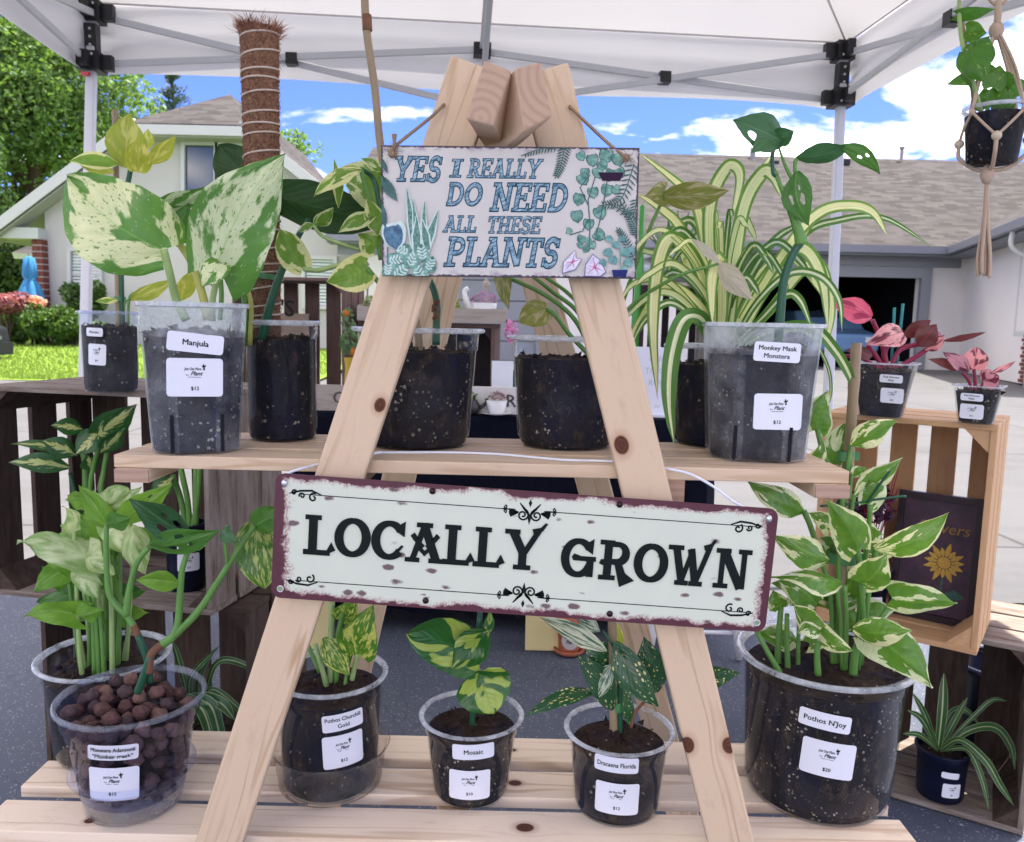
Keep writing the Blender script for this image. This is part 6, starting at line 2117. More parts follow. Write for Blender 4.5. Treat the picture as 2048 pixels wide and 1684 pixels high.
def t_syngonium():
    p = Pot('potted_syngonium', 'clear pot behind the right leg with olive and blush arrow leaves', 1130, 903, 190, 672, 250, ZT)
    p.round(M_CLEAR, M_SOIL2, .80, ledge=.80, holes=3)
    for q in ([(1190, 720, 0), (1150, 640, -.01), (1090, 590, -.02), (1010, 552, -.02), (1003, 545, -.02)], [(1195, 720, .01), (1160, 630, 0), (1100, 580, 0), (1060, 548, .02)], [(1200, 720, 0), (1180, 640, 0), (1140, 590, 0), (1085, 550, .02)], [(1188, 720, -.02), (1140, 670, -.02), (1110, 630, -.03), (1092, 618, -.03)]):
        p.stem(q, 5, M_STEM, taper=.7)
    p.leaf((1003, 550, -.02), (1018, 620, -.03), 40, 'olive', 30, 'arrow', fold=.3)
    p.leaf((1094, 618, -.03), (1038, 645, -.05), 56, 'olive', 10, 'round', arch=.1)
    p.leaf((1100, 600, .0), (1112, 640, .0), 34, 'blush', 30, 'ovate')
    p.stem([(1205, 720, .02), (1240, 620, .0), (1290, 480, -.02), (1328, 394, -.03)], 5, M_STEM, taper=.6)
    p.stem([(1205, 720, .0), (1255, 620, -.03), (1350, 555, -.06), (1436, 528, -.07)], 5, M_STEM, taper=.5)
    p.leaf((1322, 392, -.03), (1460, 380, -.06), 58, 'olive', 25, 'ovate', arch=.12, fold=.2)
    p.leaf((1330, 388, -.03), (1290, 392, -.05), 54, 'olive', 10, 'arrow', fold=.2)
    p.leaf((1436, 527, -.07), (1506, 600, -.10), 46, 'blush', 25, 'ovate', fold=.25, arch=.06)
    p.leaf((1440, 528, -.07), (1382, 476, -.05), 22, 'blush', 35, 'lance', fold=.3)
    p.leaf((1165, 320, .06), (1160, 258, .06), 26, 'syng_g', 20, 'lance')
t_syngonium()
def t_spider():
    p = Pot('potted_spider_plant', 'large striped spider plant in a clear pot at the right of the shelf', 1428, 898, 170, 688, 226, ZT)
    p.round(M_CLEAR, M_SOIL, .80, ledge=.80)
    A = -.05
    L = [([(1432, 700, 0), (1429, 639, -.02), (1418, 429, -.03), (1453, 336, -.05), (1480, 352, -.07), (1462, 446, -.08)], 34, 'spider'),
         ([(1450, 700, 0), (1460, 640, -.01), (1484, 429, -.02), (1523, 348, -.04), (1546, 352, -.06), (1566, 400, -.07)], 34, 'spider'),
         ([(1440, 700, 0), (1432, 640, 0), (1398, 429, .0), (1366, 376, .0), (1276, 303, .02)], 26, 'spider'),
         ([(1436, 700, 0), (1425, 624, 0), (1367, 468, -.01), (1325, 419, -.01), (1272, 386, -.02)], 26, 'spider'),
         ([(1440, 700, 0), (1400, 540, -.03), (1345, 476, -.06), (1316, 530, -.09), (1306, 650, -.10), (1315, 797, -.11)], 36, 'spider'),
         ([(1425, 700, -.03), (1405, 640, -.07), (1368, 640, -.11), (1344, 710, -.13), (1338, 800, -.135), (1348, 890, -.135)], 44, 'spider2'),
         ([(1455, 700, 0), (1490, 630, 0), (1581, 487, -.02), (1640, 425, -.02), (1698, 411, -.03), (1745, 424, -.03), (1774, 470, -.03)], 28, 'spider'),
         ([(1460, 700, 0), (1490, 624, .01), (1601, 475, .02), (1679, 440, .02), (1768, 436, .02), (1870, 497, .02)], 17, 'spider2'),
         ([(1455, 700, 0), (1500, 600, -.0), (1570, 510, -.01), (1612, 500, -.02), (1645, 560, -.03), (1656, 660, -.04)], 34, 'spider'),
         ([(1460, 700, 0), (1510, 610, -.05), (1577, 548, -.07), (1640, 552, -.08), (1678, 600, -.09), (1684, 664, -.09)], 19, 'spider2'),
         ([(1470, 700, 0), (1560, 655, .0), (1625, 655, -.02), (1670, 700, -.03), (1700, 752, -.03), (1713, 805, -.03)], 26, 'spider2'),
         ([(1480, 700, 0), (1600, 660, .03), (1650, 720, .03), (1662, 780, .03), (1650, 830, .03)], 9, 'spider2'),
         ([(1430, 700, 0), (1390, 620, -.03), (1330, 560, -.06), (1270, 566, -.08), (1238, 605, -.09)], 17, 'spider'),
         ([(1430, 700, 0), (1400, 640, -.03), (1350, 590, -.05), (1300, 592, -.06), (1233, 655, -.07)], 18, 'spider'),
         ([(1430, 690, 0), (1400, 590, -.01), (1340, 520, -.02), (1290, 502, -.02), (1268, 498, -.02)], 16, 'spider'),
         ([(1430, 700, 0), (1390, 640, -.03), (1340, 605, -.06), (1290, 640, -.07), (1258, 700, -.07)], 18, 'spider2'),
         ([(1470, 700, 0), (1520, 600, 0), (1575, 520, .01), (1612, 460, .02), (1630, 425, .02)], 26, 'spider'),
         ([(1440, 700, 0), (1445, 600, -.06), (1438, 520, -.09), (1424, 560, -.115), (1425, 650, -.125)], 38, 'spider'),
         ([(1450, 700, 0), (1465, 560, 0), (1475, 460, .01), (1500, 380, .02), (1550, 300, .03)], 28, 'spider'),
         ([(1455, 700, 0), (1520, 640, -.06), (1570, 590, -.09), (1600, 600, -.10), (1625, 660, -.105)], 22, 'spider2'),
         ([(1440, 700, 0), (1400, 580, .02), (1370, 520, .03), (1352, 450, .04)], 24, 'spider'),
         ([(1460, 700, 0), (1480, 600, .02), (1520, 520, .03), (1560, 470, .05), (1620, 440, .06)], 22, 'spider2'),
         ([(1445, 700, 0), (1430, 580, .02), (1415, 500, .03), (1380, 440, .04), (1330, 480, .03), (1310, 560, .02)], 20, 'spider2'),
         ([(1465, 700, 0), (1540, 620, .02), (1600, 545, .02), (1640, 530, .02), (1662, 620, .02), (1650, 700, .02)], 30, 'spider')]
    rg = random.Random(12)
    for i in range(26):
        a = rg.uniform(-1.35, 1.35)
        hgt = rg.uniform(120, 300) * math.cos(a * .62)
        dx_ = math.sin(a) * rg.uniform(110, 230)
        dp = rg.uniform(-.09, .08)
        dr = rg.uniform(.25, .9) * abs(dx_)
        L.append(([(1445, 700, 0), (1447 + dx_ * .22, 690 - hgt * .62, dp * .4), (1450 + dx_ * .62, 690 - hgt, dp), (1450 + dx_ * .95, 690 - hgt + dr * .5, dp * 1.2), (1450 + dx_ * 1.1, 690 - hgt + dr, dp * 1.3)], rg.uniform(11, 21), rg.choice(('spider', 'spider', 'spider2'))))
    for pts, w, m in L:
        p.strap(pts, w * .9, m, None, random.uniform(.25, .5))
t_spider()
def t_monkey():
    p = Pot('potted_monstera', 'frosted square pot labelled Monkey Mask Monstera at the right shelf end', 1506, 926, 190, 646, 228, ZT)
    p.square(M_FROST, M_SOIL2, .80, R(9), .28)
    p.labels((1552, 704, 88, 38, -2, ['Monkey Mask', 'Monstera']), (1554, 823, 92, 72, 1, '$12'), True)
    p.stem([(1556, 700, .0), (1560, 640, 0), (1568, 560, 0), (1588, 505, 0), (1602, 486, 0)], 10, M_STEMD, taper=.75)
    p.stem([(1603, 488, 0), (1598, 466, 0), (1585, 430, 0), (1565, 380, 0), (1550, 348, 0)], 14, M_STEM, 'furled_leaf', .18)
    p.stem([(1596, 470, .0), (1594, 400, 0), (1590, 330, 0), (1594, 318, 0)], 5, M_STEM, taper=.7)
    p.stem([(1552, 352, 0), (1546, 345, 0), (1545, 310, 0), (1552, 288, 0)], 4, M_STEMD)
    p.stem([(1585, 360, .0), (1570, 330, .0), (1556, 290, .0)], 4.5, M_STEM, taper=.5)
    H1 = [(-.45, .35, .16, .10), (.1, .56, .2, .06)]
    p.leaf((1568, 288, .0), (1464, 240, -.02), 70, 'monstera_d', 25, 'ovate', arch=.10, fold=.15, holes=[(-.42, .42, .16, .05), (-.45, .62, .22, .075)])
    p.leaf((1548, 280, .0), (1588, 262, -.02), 40, 'monstera_d', 20, 'ovate')
    p.leaf((1540, 278, -.01), (1502, 306, -.03), 32, 'monstera_d', 10, 'ovate')
    p.leaf((1592, 316, .0), (1706, 292, -.02), 40, 'monstera_d', 38, 'ovate', arch=.06, fold=.2)
    p.leaf((1680, 291, -.018), (1761, 350, -.03), 34, 'monstera', 15, 'ovate', arch=.10, fold=.25, bend=-.12, holes=[(.3, .45, .16, .05), (-.35, .55, .14, .04)])
    p.leaf((1594, 342, -.01), (1618, 452, -.02), 60, 'monstera', 10, 'ovate', bend=.08, holes=[(-.35, .52, .13, .10), (.42, .48, .15, .09), (-.2, .3, .08, .05)])
t_monkey()

# ================================================================ lower shelf
def b_syngonium():
    p = Pot('potted_syngonium', 'clear pot of pale green arrow leaves at the left back of the lower shelf', 218, 1546, 210, 1306, 282, ZB)
    p.round(M_CLEAR, M_SOIL, .82, ledge=.84, mound=.008, holes=3)
    st = [((165, 1330), (150, 1250), (138, 1165)), ((185, 1335), (175, 1240), (160, 1130)), ((200, 1335), (190, 1220), (175, 1112)), ((175, 1335), (160, 1280), (150, 1230)),
          ((215, 1330), (212, 1200), (205, 1080)), ((225, 1332), (222, 1200), (215, 1090)), ((235, 1330), (240, 1200), (240, 1080)), ((250, 1310), (258, 1240), (268, 1060)), ((190, 1325), (185, 1240), (168, 1150)),
          ((205, 1335), (200, 1250), (196, 1140)), ((230, 1335), (232, 1260), (228, 1065)), ((165, 1325), (158, 1280), (148, 1065)), ((180, 1325), (178, 1200), (165, 1050)), ((245, 1325), (252, 1290), (262, 1255)), ((210, 1335), (205, 1290), (200, 1225))]
    for i, s in enumerate(st):
        dy = .03 * math.sin(i * 2.1)
        p.stem([(q[0], q[1] + (30 if k == 0 else 0), dy) for k, q in enumerate(s)], 5.5, (M_STEM, M_STEMP)[i % 2], taper=.6)
    Lf = [((176, 1112, -.04), (34, 1084, -.06), 92, 'syng', 30, .12, 'arrow'), ((172, 1110, -.04), (228, 1150, -.05), 70, 'syng', 15, .1, 'arrow'), ((150, 1229, -.06), (47, 1233, -.08), 58, 'syng_g', 30, .14, 'arrow'), ((148, 1228, -.06), (206, 1219, -.07), 40, 'syng_g', 30, .1, 'ovate'),
          ((170, 1142, -.02), (78, 1104, -.04), 66, 'syng_g', 20, .1, 'arrow'), ((135, 1135, .0), (66, 1186, -.02), 60, 'syng_g', 15, .15, 'arrow'), ((214, 1056, .0), (158, 970, .02), 58, 'syng_g', 10, .1, 'arrow'), ((226, 1020, .03), (284, 972, .03), 60, 'syng', 15, .1, 'arrow'),
          ((205, 1010, .03), (258, 978, .02), 70, 'syng', 30, .15, 'round'), ((155, 1062, .0), (126, 1012, -.02), 62, 'syng', 20, .15, 'arrow'), ((216, 1082, .0), (160, 1030, .0), 76, 'syng_g', 8, .06, 'arrow'), ((238, 1082, .02), (350, 1076, .03), 70, 'syng_g', 10, .06, 'arrow'),
          ((266, 1050, -.03), (292, 1150, -.05), 58, 'syng', 15, .15, 'ovate'), ((226, 1056, -.02), (260, 1114, -.03), 64, 'syng', 10, .08, 'arrow'), ((165, 1142, -.04), (198, 1198, -.05), 56, 'syng', 25, .1, 'arrow'), ((196, 1142, .02), (240, 1190, .02), 60, 'syng_g', 20, .1, 'arrow'),
          ((148, 1180, .04), (90, 1150, .04), 50, 'syng_g', 20, .1, 'arrow'), ((150, 1190, .02), (75, 1205, .02), 46, 'monstera', 25, .1, 'arrow'), ((228, 1190, .05), (292, 1180, .05), 60, 'monstera', 15, .1, 'arrow'), ((190, 1180, .05), (130, 1120, .05), 60, 'monstera', 15, .1, 'arrow'),
          ((180, 1000, .02), (130, 1000, .0), 40, 'syng_g', 35, .1, 'ovate'), ((262, 1258, .03), (240, 1212, .03), 34, 'syng_g', 15, .1, 'ovate'), ((205, 1100, .06), (250, 1030, .06), 70, 'syng_g', 10, .1, 'arrow'), ((210, 1225, .04), (180, 1260, .0), 46, 'syng_g', 20, .1, 'arrow')]
    rg = random.Random(78)
    for i in range(16):
        bx, by = rg.uniform(130, 260), rg.uniform(1060, 1240)
        a = rg.uniform(-3.3, .2)
        ln = rg.uniform(50, 90)
        Lf.append(((bx, by, .05), (bx + math.cos(a) * ln, by + math.sin(a) * ln * .7 + 8, .04), rg.uniform(40, 66), rg.choice(('syng_g', 'syng', 'monstera')), rg.uniform(-30, 30), .1, 'arrow'))
    for b, t, w, m, rl, ar, kd in Lf:
        p.leaf(b, t, w, m, rl, kd, arch=ar * 1.4, fold=random.uniform(.2, .55), wave=.10, twist=random.uniform(-.5, .5))
b_syngonium()
def b_clay():
    p = Pot('potted_monstera', 'clear pot of brown clay balls labelled Monstera Adansonii in a water cup', 272, 1656, 200, 1386, 312, ZB)
    h, ra = p.h, p.rad
    mb = MB()
    prof = [(p.rb * .7, h * .12), (p.rb * .9, h * .115), (ra(h * .17), h * .17), (ra(h * .4), h * .4), (ra(h * .70), h * .70), (ra(h * .72) + .003, h * .72), (ra(h * .80) + .003, h * .80), (ra(h * .82) + .006, h * .82), (ra(h * .95) + .006, h * .95)]
    mb.lathe(p.c, prof, 48); mb.build('pot', m_clear('shade tinted clear plastic', (.66, .70, .88), .02), p.root, smooth=True)  # clear pot; the shade among its lower balls is put into a tint
    R0, R1 = ra(h * .95) + .006, p.rr
    mb = MB(); mb.lathe(p.c, [(R0, h * .945), (R1 - .002, h * .955), (R1, h * .965), (R1, h * .985), (R1 - .002, h), (R1 - .005, h), (R0 - .001, h * .98), (R0 - .001, h * .945)], 48); mb.build('rim', M_RIMB, p.root, smooth=True)
    # water cup round the foot
    rc = p.rb + .004
    mb = MB(); mb.lathe(p.c, [(rc * .84, .0), (rc * .93, .003), (rc * .96, .012), (rc * 1.04, h * .30), (rc * 1.04 + .010, h * .31), (rc * 1.04 + .013, h * .335), (rc * 1.04 + .012, h * .36), (rc * 1.04 + .009, h * .375), (rc * 1.04 + .006, h * .375)], 48); mb.build('saucer', M_CLEARB, p.root, smooth=True)
    mb = MB(); mb.lathe(p.c, [(rc * .82, .003), (rc * .91, .006), (rc * .97, h * .15), (.001, h * .15)], 40); mb.build('water', m_clear('murky water', (.86, .80, .68), .22, .03, .6), p.root, smooth=True)
    # clay balls: packed layers, the outer ones and the top layer as single parts
    clay = plain('fired clay', (.115, .062, .052), .9, .6, 160, 0, 1.0)
    clay2 = plain('pale fired clay', (.19, .11, .085), .9, .5, 130, 0, 1.0)
    clay3 = plain('grey fired clay', (.085, .055, .055), .9, .6, 140, 0, 1.0)
    rng = random.Random(8)
    pts = []
    def try_add(q, r):
        for a, b in pts:
            if (a - q).length < (b + r) * .86: return False
        pts.append((q, r)); return True
    for i in range(6000):
        r = rng.uniform(.0095, .0135)
        z = h * .19 + rng.random() * (h * .97 - h * .19)
        rm = ra(min(z, h * .95)) + (.004 if z > h * .75 else 0) - r - .001
        an = rng.random() * 6.283
        d = rm * (1 if rng.random() < .7 else math.sqrt(rng.random()))
        if z < h * .80 and d < rm * .9: continue
        q = p.c + Vector((math.cos(an) * d, math.sin(an) * d, z))
        side = (q - p.c).dot(p.tc)
        if z < h * .8 and side < -.02: continue
        if z > h * .93 - .35 * max(0, (q.x - p.c.x)) : continue
        try_add(q, r)
        if len(pts) > 215: break
    base = [None, None]
    for q, r in pts:
        mb = MB(); mb.ball(q, r, 10, (rng.uniform(.95, 1.2), 1, rng.uniform(.82, 1.0)), .38); mb.build('clay_ball', rng.choice((clay, clay, clay2, clay3)), p.root, smooth=True)
    mb = MB(); mb.lathe(p.c, [(p.rb * .6, h * .13), (ra(h * .3) * .80, h * .3), (ra(h * .7) * .82, h * .7), (.001, h * .72)], 24, cap0=True); mb.build('clay_core', plain('dark clay core', (.03, .018, .016), .9), p.root)
    p.rad = lambda z: ra(z) + (.0035 if z > h * .70 else .0008)
    p.labels((224, 1496, 96, 36, -3, ['Monstera Adansonii', '"Monkey mask"']), (225, 1567, 98, 76, -2, '$15'))
    S = p.stem
    S([(275, 1385, .0), (284, 1362, .0), (302, 1312, .0)], 8, M_STEMD)
    S([(298, 1345, .0), (300, 1322, .0), (305, 1305, 0), (330, 1284, 0)], 8, M_STEMB)
    S([(326, 1288, 0), (348, 1270, 0), (357, 1238, 0), (362, 1160, 0), (368, 1125, 0), (383, 1088, 0)], 9, M_STEM, taper=.55)
    S([(345, 1274, 0), (396, 1223, 0), (438, 1160, 0), (472, 1106, 0), (510, 1050, 0)], 8, M_STEM, taper=.6)
    S([(300, 1365, .01), (295, 1322, .01), (276, 1270, .01)], 7, M_STEMD)
    S([(277, 1273, .01), (266, 1250, .01)], 7, M_STEMB)
    S([(267, 1252, .01), (254, 1232, .01), (222, 1197, .01), (214, 1150, .01), (212, 1100, .01), (213, 1050, .01)], 7, M_STEM, taper=.7)
    S([(252, 1232, .01), (258, 1185, .01), (273, 1128, .01), (298, 1094, .01)], 8, M_STEM, taper=.6)
    S([(455, 1130, 0), (452, 1100, -.01), (448, 1070, -.01), (458, 1050, -.01)], 4, M_STEM)
    L = p.leaf
    L((298, 1092, .0), (442, 1060, -.03), 56, 'monstera', 28, 'ovate', arch=.08, fold=.2, holes=[(.35, .35, .16, .07), (-.4, .5, .15, .06), (.35, .6, .13, .05)])
    L((384, 1086, .0), (258, 998, .0), 62, 'monstera_d', 28, 'ovate', arch=.06, fold=.25, holes=[(.4, .3, .16, .07), (-.4, .42, .16, .07), (.35, .52, .12, .05)])
    L((383, 1084, .0), (416, 1087, -.03), 30, 'monstera', 20, 'ovate')
    L((214, 1048, .0), (262, 1034, -.02), 44, 'monstera', 20, 'ovate', fold=.3)
    L((212, 1046, .0), (160, 976, .0), 38, 'syng_g', 20, 'ovate', holes=[(.35, .5, .15, .06)])
    L((230, 1045, .03), (345, 968, .02), 54, 'syng_g', 15, 'ovate', holes=[(.3, .55, .14, .06), (-.35, .7, .12, .04)])
    L((444, 1060, -.01), (478, 1084, -.03), 30, 'monstera_d', 20, 'ovate', arch=.2)
    L((510, 1050, .0), (566, 1020, -.01), 56, 'monstera', 5, 'round')
    L((360, 1168, .0), (272, 1160, -.03), 42, 'syng_g', 20, 'ovate', arch=.1)
M_RIMB = m_clear('bluish rim plastic', (.84, .88, .97), .22, .08)
b_clay()
def b_churchill():
    p = Pot('potted_pothos', 'clear pot labelled Pothos Churchill Gold standing in a clear saucer cup', 662, 1612, 190, 1340, 236, ZB)
    p.round(M_CLEAR, M_SOIL, .84, ledge=.80, mound=.01)
    rc = p.rb + .010
    h = p.h
    mb = MB(); mb.lathe(p.c, [(rc * .86, 0), (rc * .95, .003), (rc * 1.0, h * .18), (rc * 1.03, h * .33), (rc * 1.10, h * .345), (rc * 1.115, h * .36), (rc * 1.10, h * .365)], 48); mb.build('saucer', m_clear('smoky plastic', (.80, .76, .72), .10), p.root, smooth=True)
    p.labels((687, 1443, 84, 36, 4, ['Pothos Churchill', 'Gold']), (688, 1504, 84, 70, 3, '$12'))
    S, L = p.stem, p.leaf
    S([(660, 1380, 0), (662, 1290, 0), (664, 1200, .0)], 6, M_STEMP)
    S([(672, 1380, 0), (674, 1290, 0), (684, 1235, .0), (695, 1205, 0)], 5.5, M_STEM)
    S([(655, 1382, -.01), (645, 1340, -.01), (630, 1288, 0)], 5.5, M_STEMP)
    S([(704, 1360, -.01), (710, 1330, -.01), (716, 1308, -.015)], 5, M_STEMP)
    S([(688, 1380, -.01), (695, 1340, 0), (703, 1300, 0)], 4, M_STEM)
    L((716, 1310, -.015), (748, 1210, -.03), 82, 'gold', 8, 'heart', bend=-.10)
    L((647, 1275, .0), (700, 1352, -.03), 52, 'gold', 10, 'ovate', arch=.06)
    L((682, 1240, .0), (712, 1196, .0), 50, 'gold', 15)
    L((512, 1048, -.01), (530, 1178, -.03), 92, 'gold', 8, 'round', lobe=.05)
    S([(640, 1345, 0), (600, 1250, .02), (560, 1120, .02), (520, 1045, .0), (512, 1048, -.01)], 5, M_STEM, taper=.7)
b_churchill()
def b_mosaic():
    p = Pot('potted_mosaic_plant', 'small clear pot labelled Mosaic with lime and dark green leaves', 940, 1622, 146, 1424, 211, ZB)
    p.round(M_CLEAR, M_SOIL2, .80, ledge=.83, mound=.006)
    p.labels((947, 1497, 86, 34, 2, ['Mosaic']), (939, 1570, 86, 67, 0, '$10'))
    S, L = p.stem, p.leaf
    S([(944, 1460, 0), (947, 1400, 0), (955, 1330, 0), (960, 1225, 0)], 5.5, M_STEMD)
    L((958, 1322, -.01), (812, 1268, -.04), 104, 'mosaic', 10, 'round', bend=.05, arch=.06)
    L((978, 1262, -.02), (903, 1340, -.04), 70, 'mosaic', 15, 'ovate', arch=.08)
    L((957, 1345, -.02), (988, 1428, -.05), 112, 'mosaic', 10, 'round', lobe=.02, arch=.06)
    L((974, 1272, -.01), (980, 1222, .0), 24, 'mosaic', 25, 'lance')
b_mosaic()
def b_dracaena():
    p = Pot('potted_dracaena', 'clear pot labelled Dracaena Florida with gold speckled leaves and a stake', 1230, 1656, 168, 1452, 223, ZB)
    p.round(M_CLEAR, M_SOIL, .78, ledge=.84, mound=.02)
    p.labels((1233, 1524, 90, 34, -1, ['Dracaena Florida']), (1234, 1597, 90, 70, -1, '$12'))
    S, L = p.stem, p.leaf
    p.bamboo((1224, 1240, .0), (1228, 1500, .0), 8.5)
    p.tie(1234, 1413, 26, 20, -.0)
    S([(1240, 1490, 0), (1240, 1400, 0), (1240, 1330, 0), (1232, 1290, 0), (1212, 1270, 0)], 5, M_STEMD)
    S([(1262, 1455, 0), (1270, 1425, 0), (1292, 1400, 0)], 3.5, M_STEMB)
    S([(1234, 1310, -.01), (1222, 1284, -.015), (1205, 1262, -.01)], 3, M_STEMD)
    L((1214, 1302, -.02), (1078, 1234, -.05), 42, 'dracaena_w', 25, 'lance', arch=.05)
    L((1200, 1262, .0), (1150, 1232, .0), 30, 'dracaena_w', 20, 'lance')
    L((1218, 1330, .0), (1172, 1278, .0), 54, 'dracaena', 5, 'ovate')
    L((1226, 1420, -.01), (1152, 1308, -.02), 54, 'dracaena', 10, 'ovate', bend=.06)
    L((1222, 1330, -.02), (1190, 1400, -.02), 40, 'dracaena_w', 25, 'ovate')
    L((1196, 1382, -.01), (1048, 1434, -.05), 34, 'dracaena', 30, 'lance', arch=.12)
    L((1230, 1284, -.02), (1318, 1414, -.05), 66, 'dracaena', 8, 'ovate', bend=.06, arch=.06)
    L((1312, 1385, .01), (1288, 1272, .02), 64, 'dracaena', 5, 'ovate')
    L((1380, 1352, .03), (1480, 1345, .02), 42, 'dracaena', 25, 'ovate', arch=.1)
    L((1258, 1450, .0), (1246, 1372, .0), 26, 'dracaena', 25, 'lance')
    L((1240, 1306, .01), (1234, 1244, .01), 20, 'lime', 20, 'lance')
    L((1250, 1380, .02), (1225, 1330, .02), 40, 'dracaena', 10, 'ovate')
b_dracaena()
def b_njoy():
    p = Pot('potted_pothos', 'large clear pot labelled Pothos N\'Joy with white patched leaves on a stake', 1624, 1652, 292, 1300, 368, ZB)
    p.round(M_CLEAR, M_SOIL2, .87, ledge=.86, mound=.0)
    p.labels((1650, 1440, 98, 36, -5, ["Pothos N'Joy"]), (1656, 1518, 102, 76, -4, '$20'))
    S, L = p.stem, p.leaf
    p.bamboo((1713, 686, .03), (1668, 1360, .03), 10.5)
    p.tie(1692, 912, 36, 20, .03); p.tie(1686, 1116, 56, 22, .03); p.tie(1688, 1005, 30, 8, .03, M_STEMD)
    S([(1640, 1012, .03), (1700, 1008, .02), (1745, 1000, .01), (1800, 993, .0), (1812, 993, .0)], 2.5, M_STEMD, 'wire_tie')
    S([(1735, 1005, .01), (1755, 975, .0), (1780, 942, -.01)], 2.5, M_STEMD, 'wire_tie')
    A = [([(1560, 1345, -.03), (1540, 1312, -.03), (1513, 1262, -.02)], 6), ([(1556, 1345, .02), (1556, 1290, .02), (1562, 1215, .02)], 7), ([(1576, 1345, 0), (1574, 1290, 0), (1574, 1228, 0)], 6), ([(1596, 1345, .01), (1596, 1300, .01), (1598, 1245, .01)], 5),
         ([(1636, 1350, -.05), (1634, 1310, -.05), (1638, 1265, -.05)], 7), ([(1670, 1350, .02), (1676, 1200, .02), (1680, 1050, .02), (1700, 900, .02)], 6), ([(1706, 1350, -.02), (1712, 1300, -.02), (1735, 1258, -.03)], 9), ([(1700, 1350, 0), (1725, 1290, 0), (1788, 1200, .0)], 6),
         ([(1690, 1350, 0), (1692, 1250, 0), (1690, 1170, 0)], 6), ([(1608, 1022, .02), (1625, 1065, .02), (1660, 1190, .02), (1665, 1340, .02)], 6), ([(1634, 858, .03), (1650, 915, .03), (1690, 960, .03)], 5), ([(1715, 1100, 0), (1722, 1180, .01), (1712, 1340, .01)], 7),
         ([(1752, 1098, 0), (1738, 1180, .01), (1722, 1330, .01)], 6), ([(1740, 1010, .01), (1736, 1080, .02), (1720, 1200, .02), (1708, 1340, .02)], 5), ([(1708, 990, .02), (1700, 1040, .02), (1690, 1120, .02)], 5), ([(1722, 1165, -.02), (1726, 1240, -.01), (1716, 1340, 0)], 6), ([(1700, 890, .02), (1702, 950, .02), (1700, 1000, .02)], 4), ([(1672, 1168, -.02), (1680, 1240, 0), (1684, 1340, 0)], 5)]
    for q, r in A: S(q, r, M_STEM, taper=.8)
    B = [((1634, 860, .03), (1656, 780, .03), 62, 12, 'heart'), ((1674, 928, .05), (1690, 846, .05), 52, 15, 'round'), ((1702, 892, .0), (1792, 840, -.02), 56, 20, 'ovate'), ((1702, 952, .0), (1732, 934, -.01), 24, 20, 'ovate'), ((1624, 926, .03), (1646, 880, .03), 32, 15, 'heart'),
         ((1708, 992, .02), (1806, 915, .0), 44, 30, 'ovate'), ((1738, 1008, .01), (1772, 942, .02), 50, 12, 'heart'), ((1610, 1024, .02), (1496, 964, .0), 60, 14, 'ovate'), ((1718, 1102, -.03), (1652, 1000, -.04), 86, 10, 'heart'), ((1660, 1056, .02), (1616, 1026, .02), 42, 15, 'heart'),
         ((1750, 1100, -.01), (1898, 1024, -.05), 56, 18, 'ovate'), ((1658, 1120, -.01), (1546, 1070, -.04), 74, 15, 'ovate'), ((1722, 1168, -.04), (1774, 1106, -.06), 78, 8, 'heart'), ((1684, 1168, -.04), (1540, 1152, -.06), 58, 30, 'ovate'), ((1634, 1210, .0), (1556, 1162, -.01), 76, 10, 'heart'),
         ((1784, 1196, -.02), (1915, 1204, -.07), 76, 18, 'heart'), ((1706, 1258, -.05), (1826, 1260, -.10), 60, 18, 'ovate'), ((1738, 1266, -.05), (1866, 1376, -.13), 98, 10, 'heart'), ((1588, 1212, -.03), (1674, 1278, -.07), 52, 20, 'ovate'), ((1638, 1264, -.06), (1708, 1302, -.10), 46, 20, 'heart'), ((1600, 1214, .02), (1628, 1166, .02), 58, 10, 'heart'),
         ((1562, 1216, .02), (1545, 1180, .02), 44, 12, 'heart'), ((1690, 1180, .03), (1740, 1120, .04), 56, 10, 'heart'), ((1640, 1262, -.06), (1594, 1268, -.08), 40, 15, 'ovate')]
    rg = random.Random(77)
    for i in range(16):
        bx, by = rg.uniform(1600, 1760), rg.uniform(1060, 1290)
        a = rg.uniform(-2.9, -.2)
        ln = rg.uniform(60, 110)
        B.append(((bx, by, .05), (bx + math.cos(a) * ln, by + math.sin(a) * ln * .7, .045), rg.uniform(42, 66), rg.uniform(-25, 25), rg.choice(('heart', 'ovate'))))
    for b, t, w, rl, kd in B:
        L(b, t, w, 'njoy', rl, kd, arch=random.uniform(.06, .22), fold=random.uniform(.25, .62), bend=random.uniform(-.10, .10), wave=.07, twist=random.uniform(-.5, .5))
b_njoy()
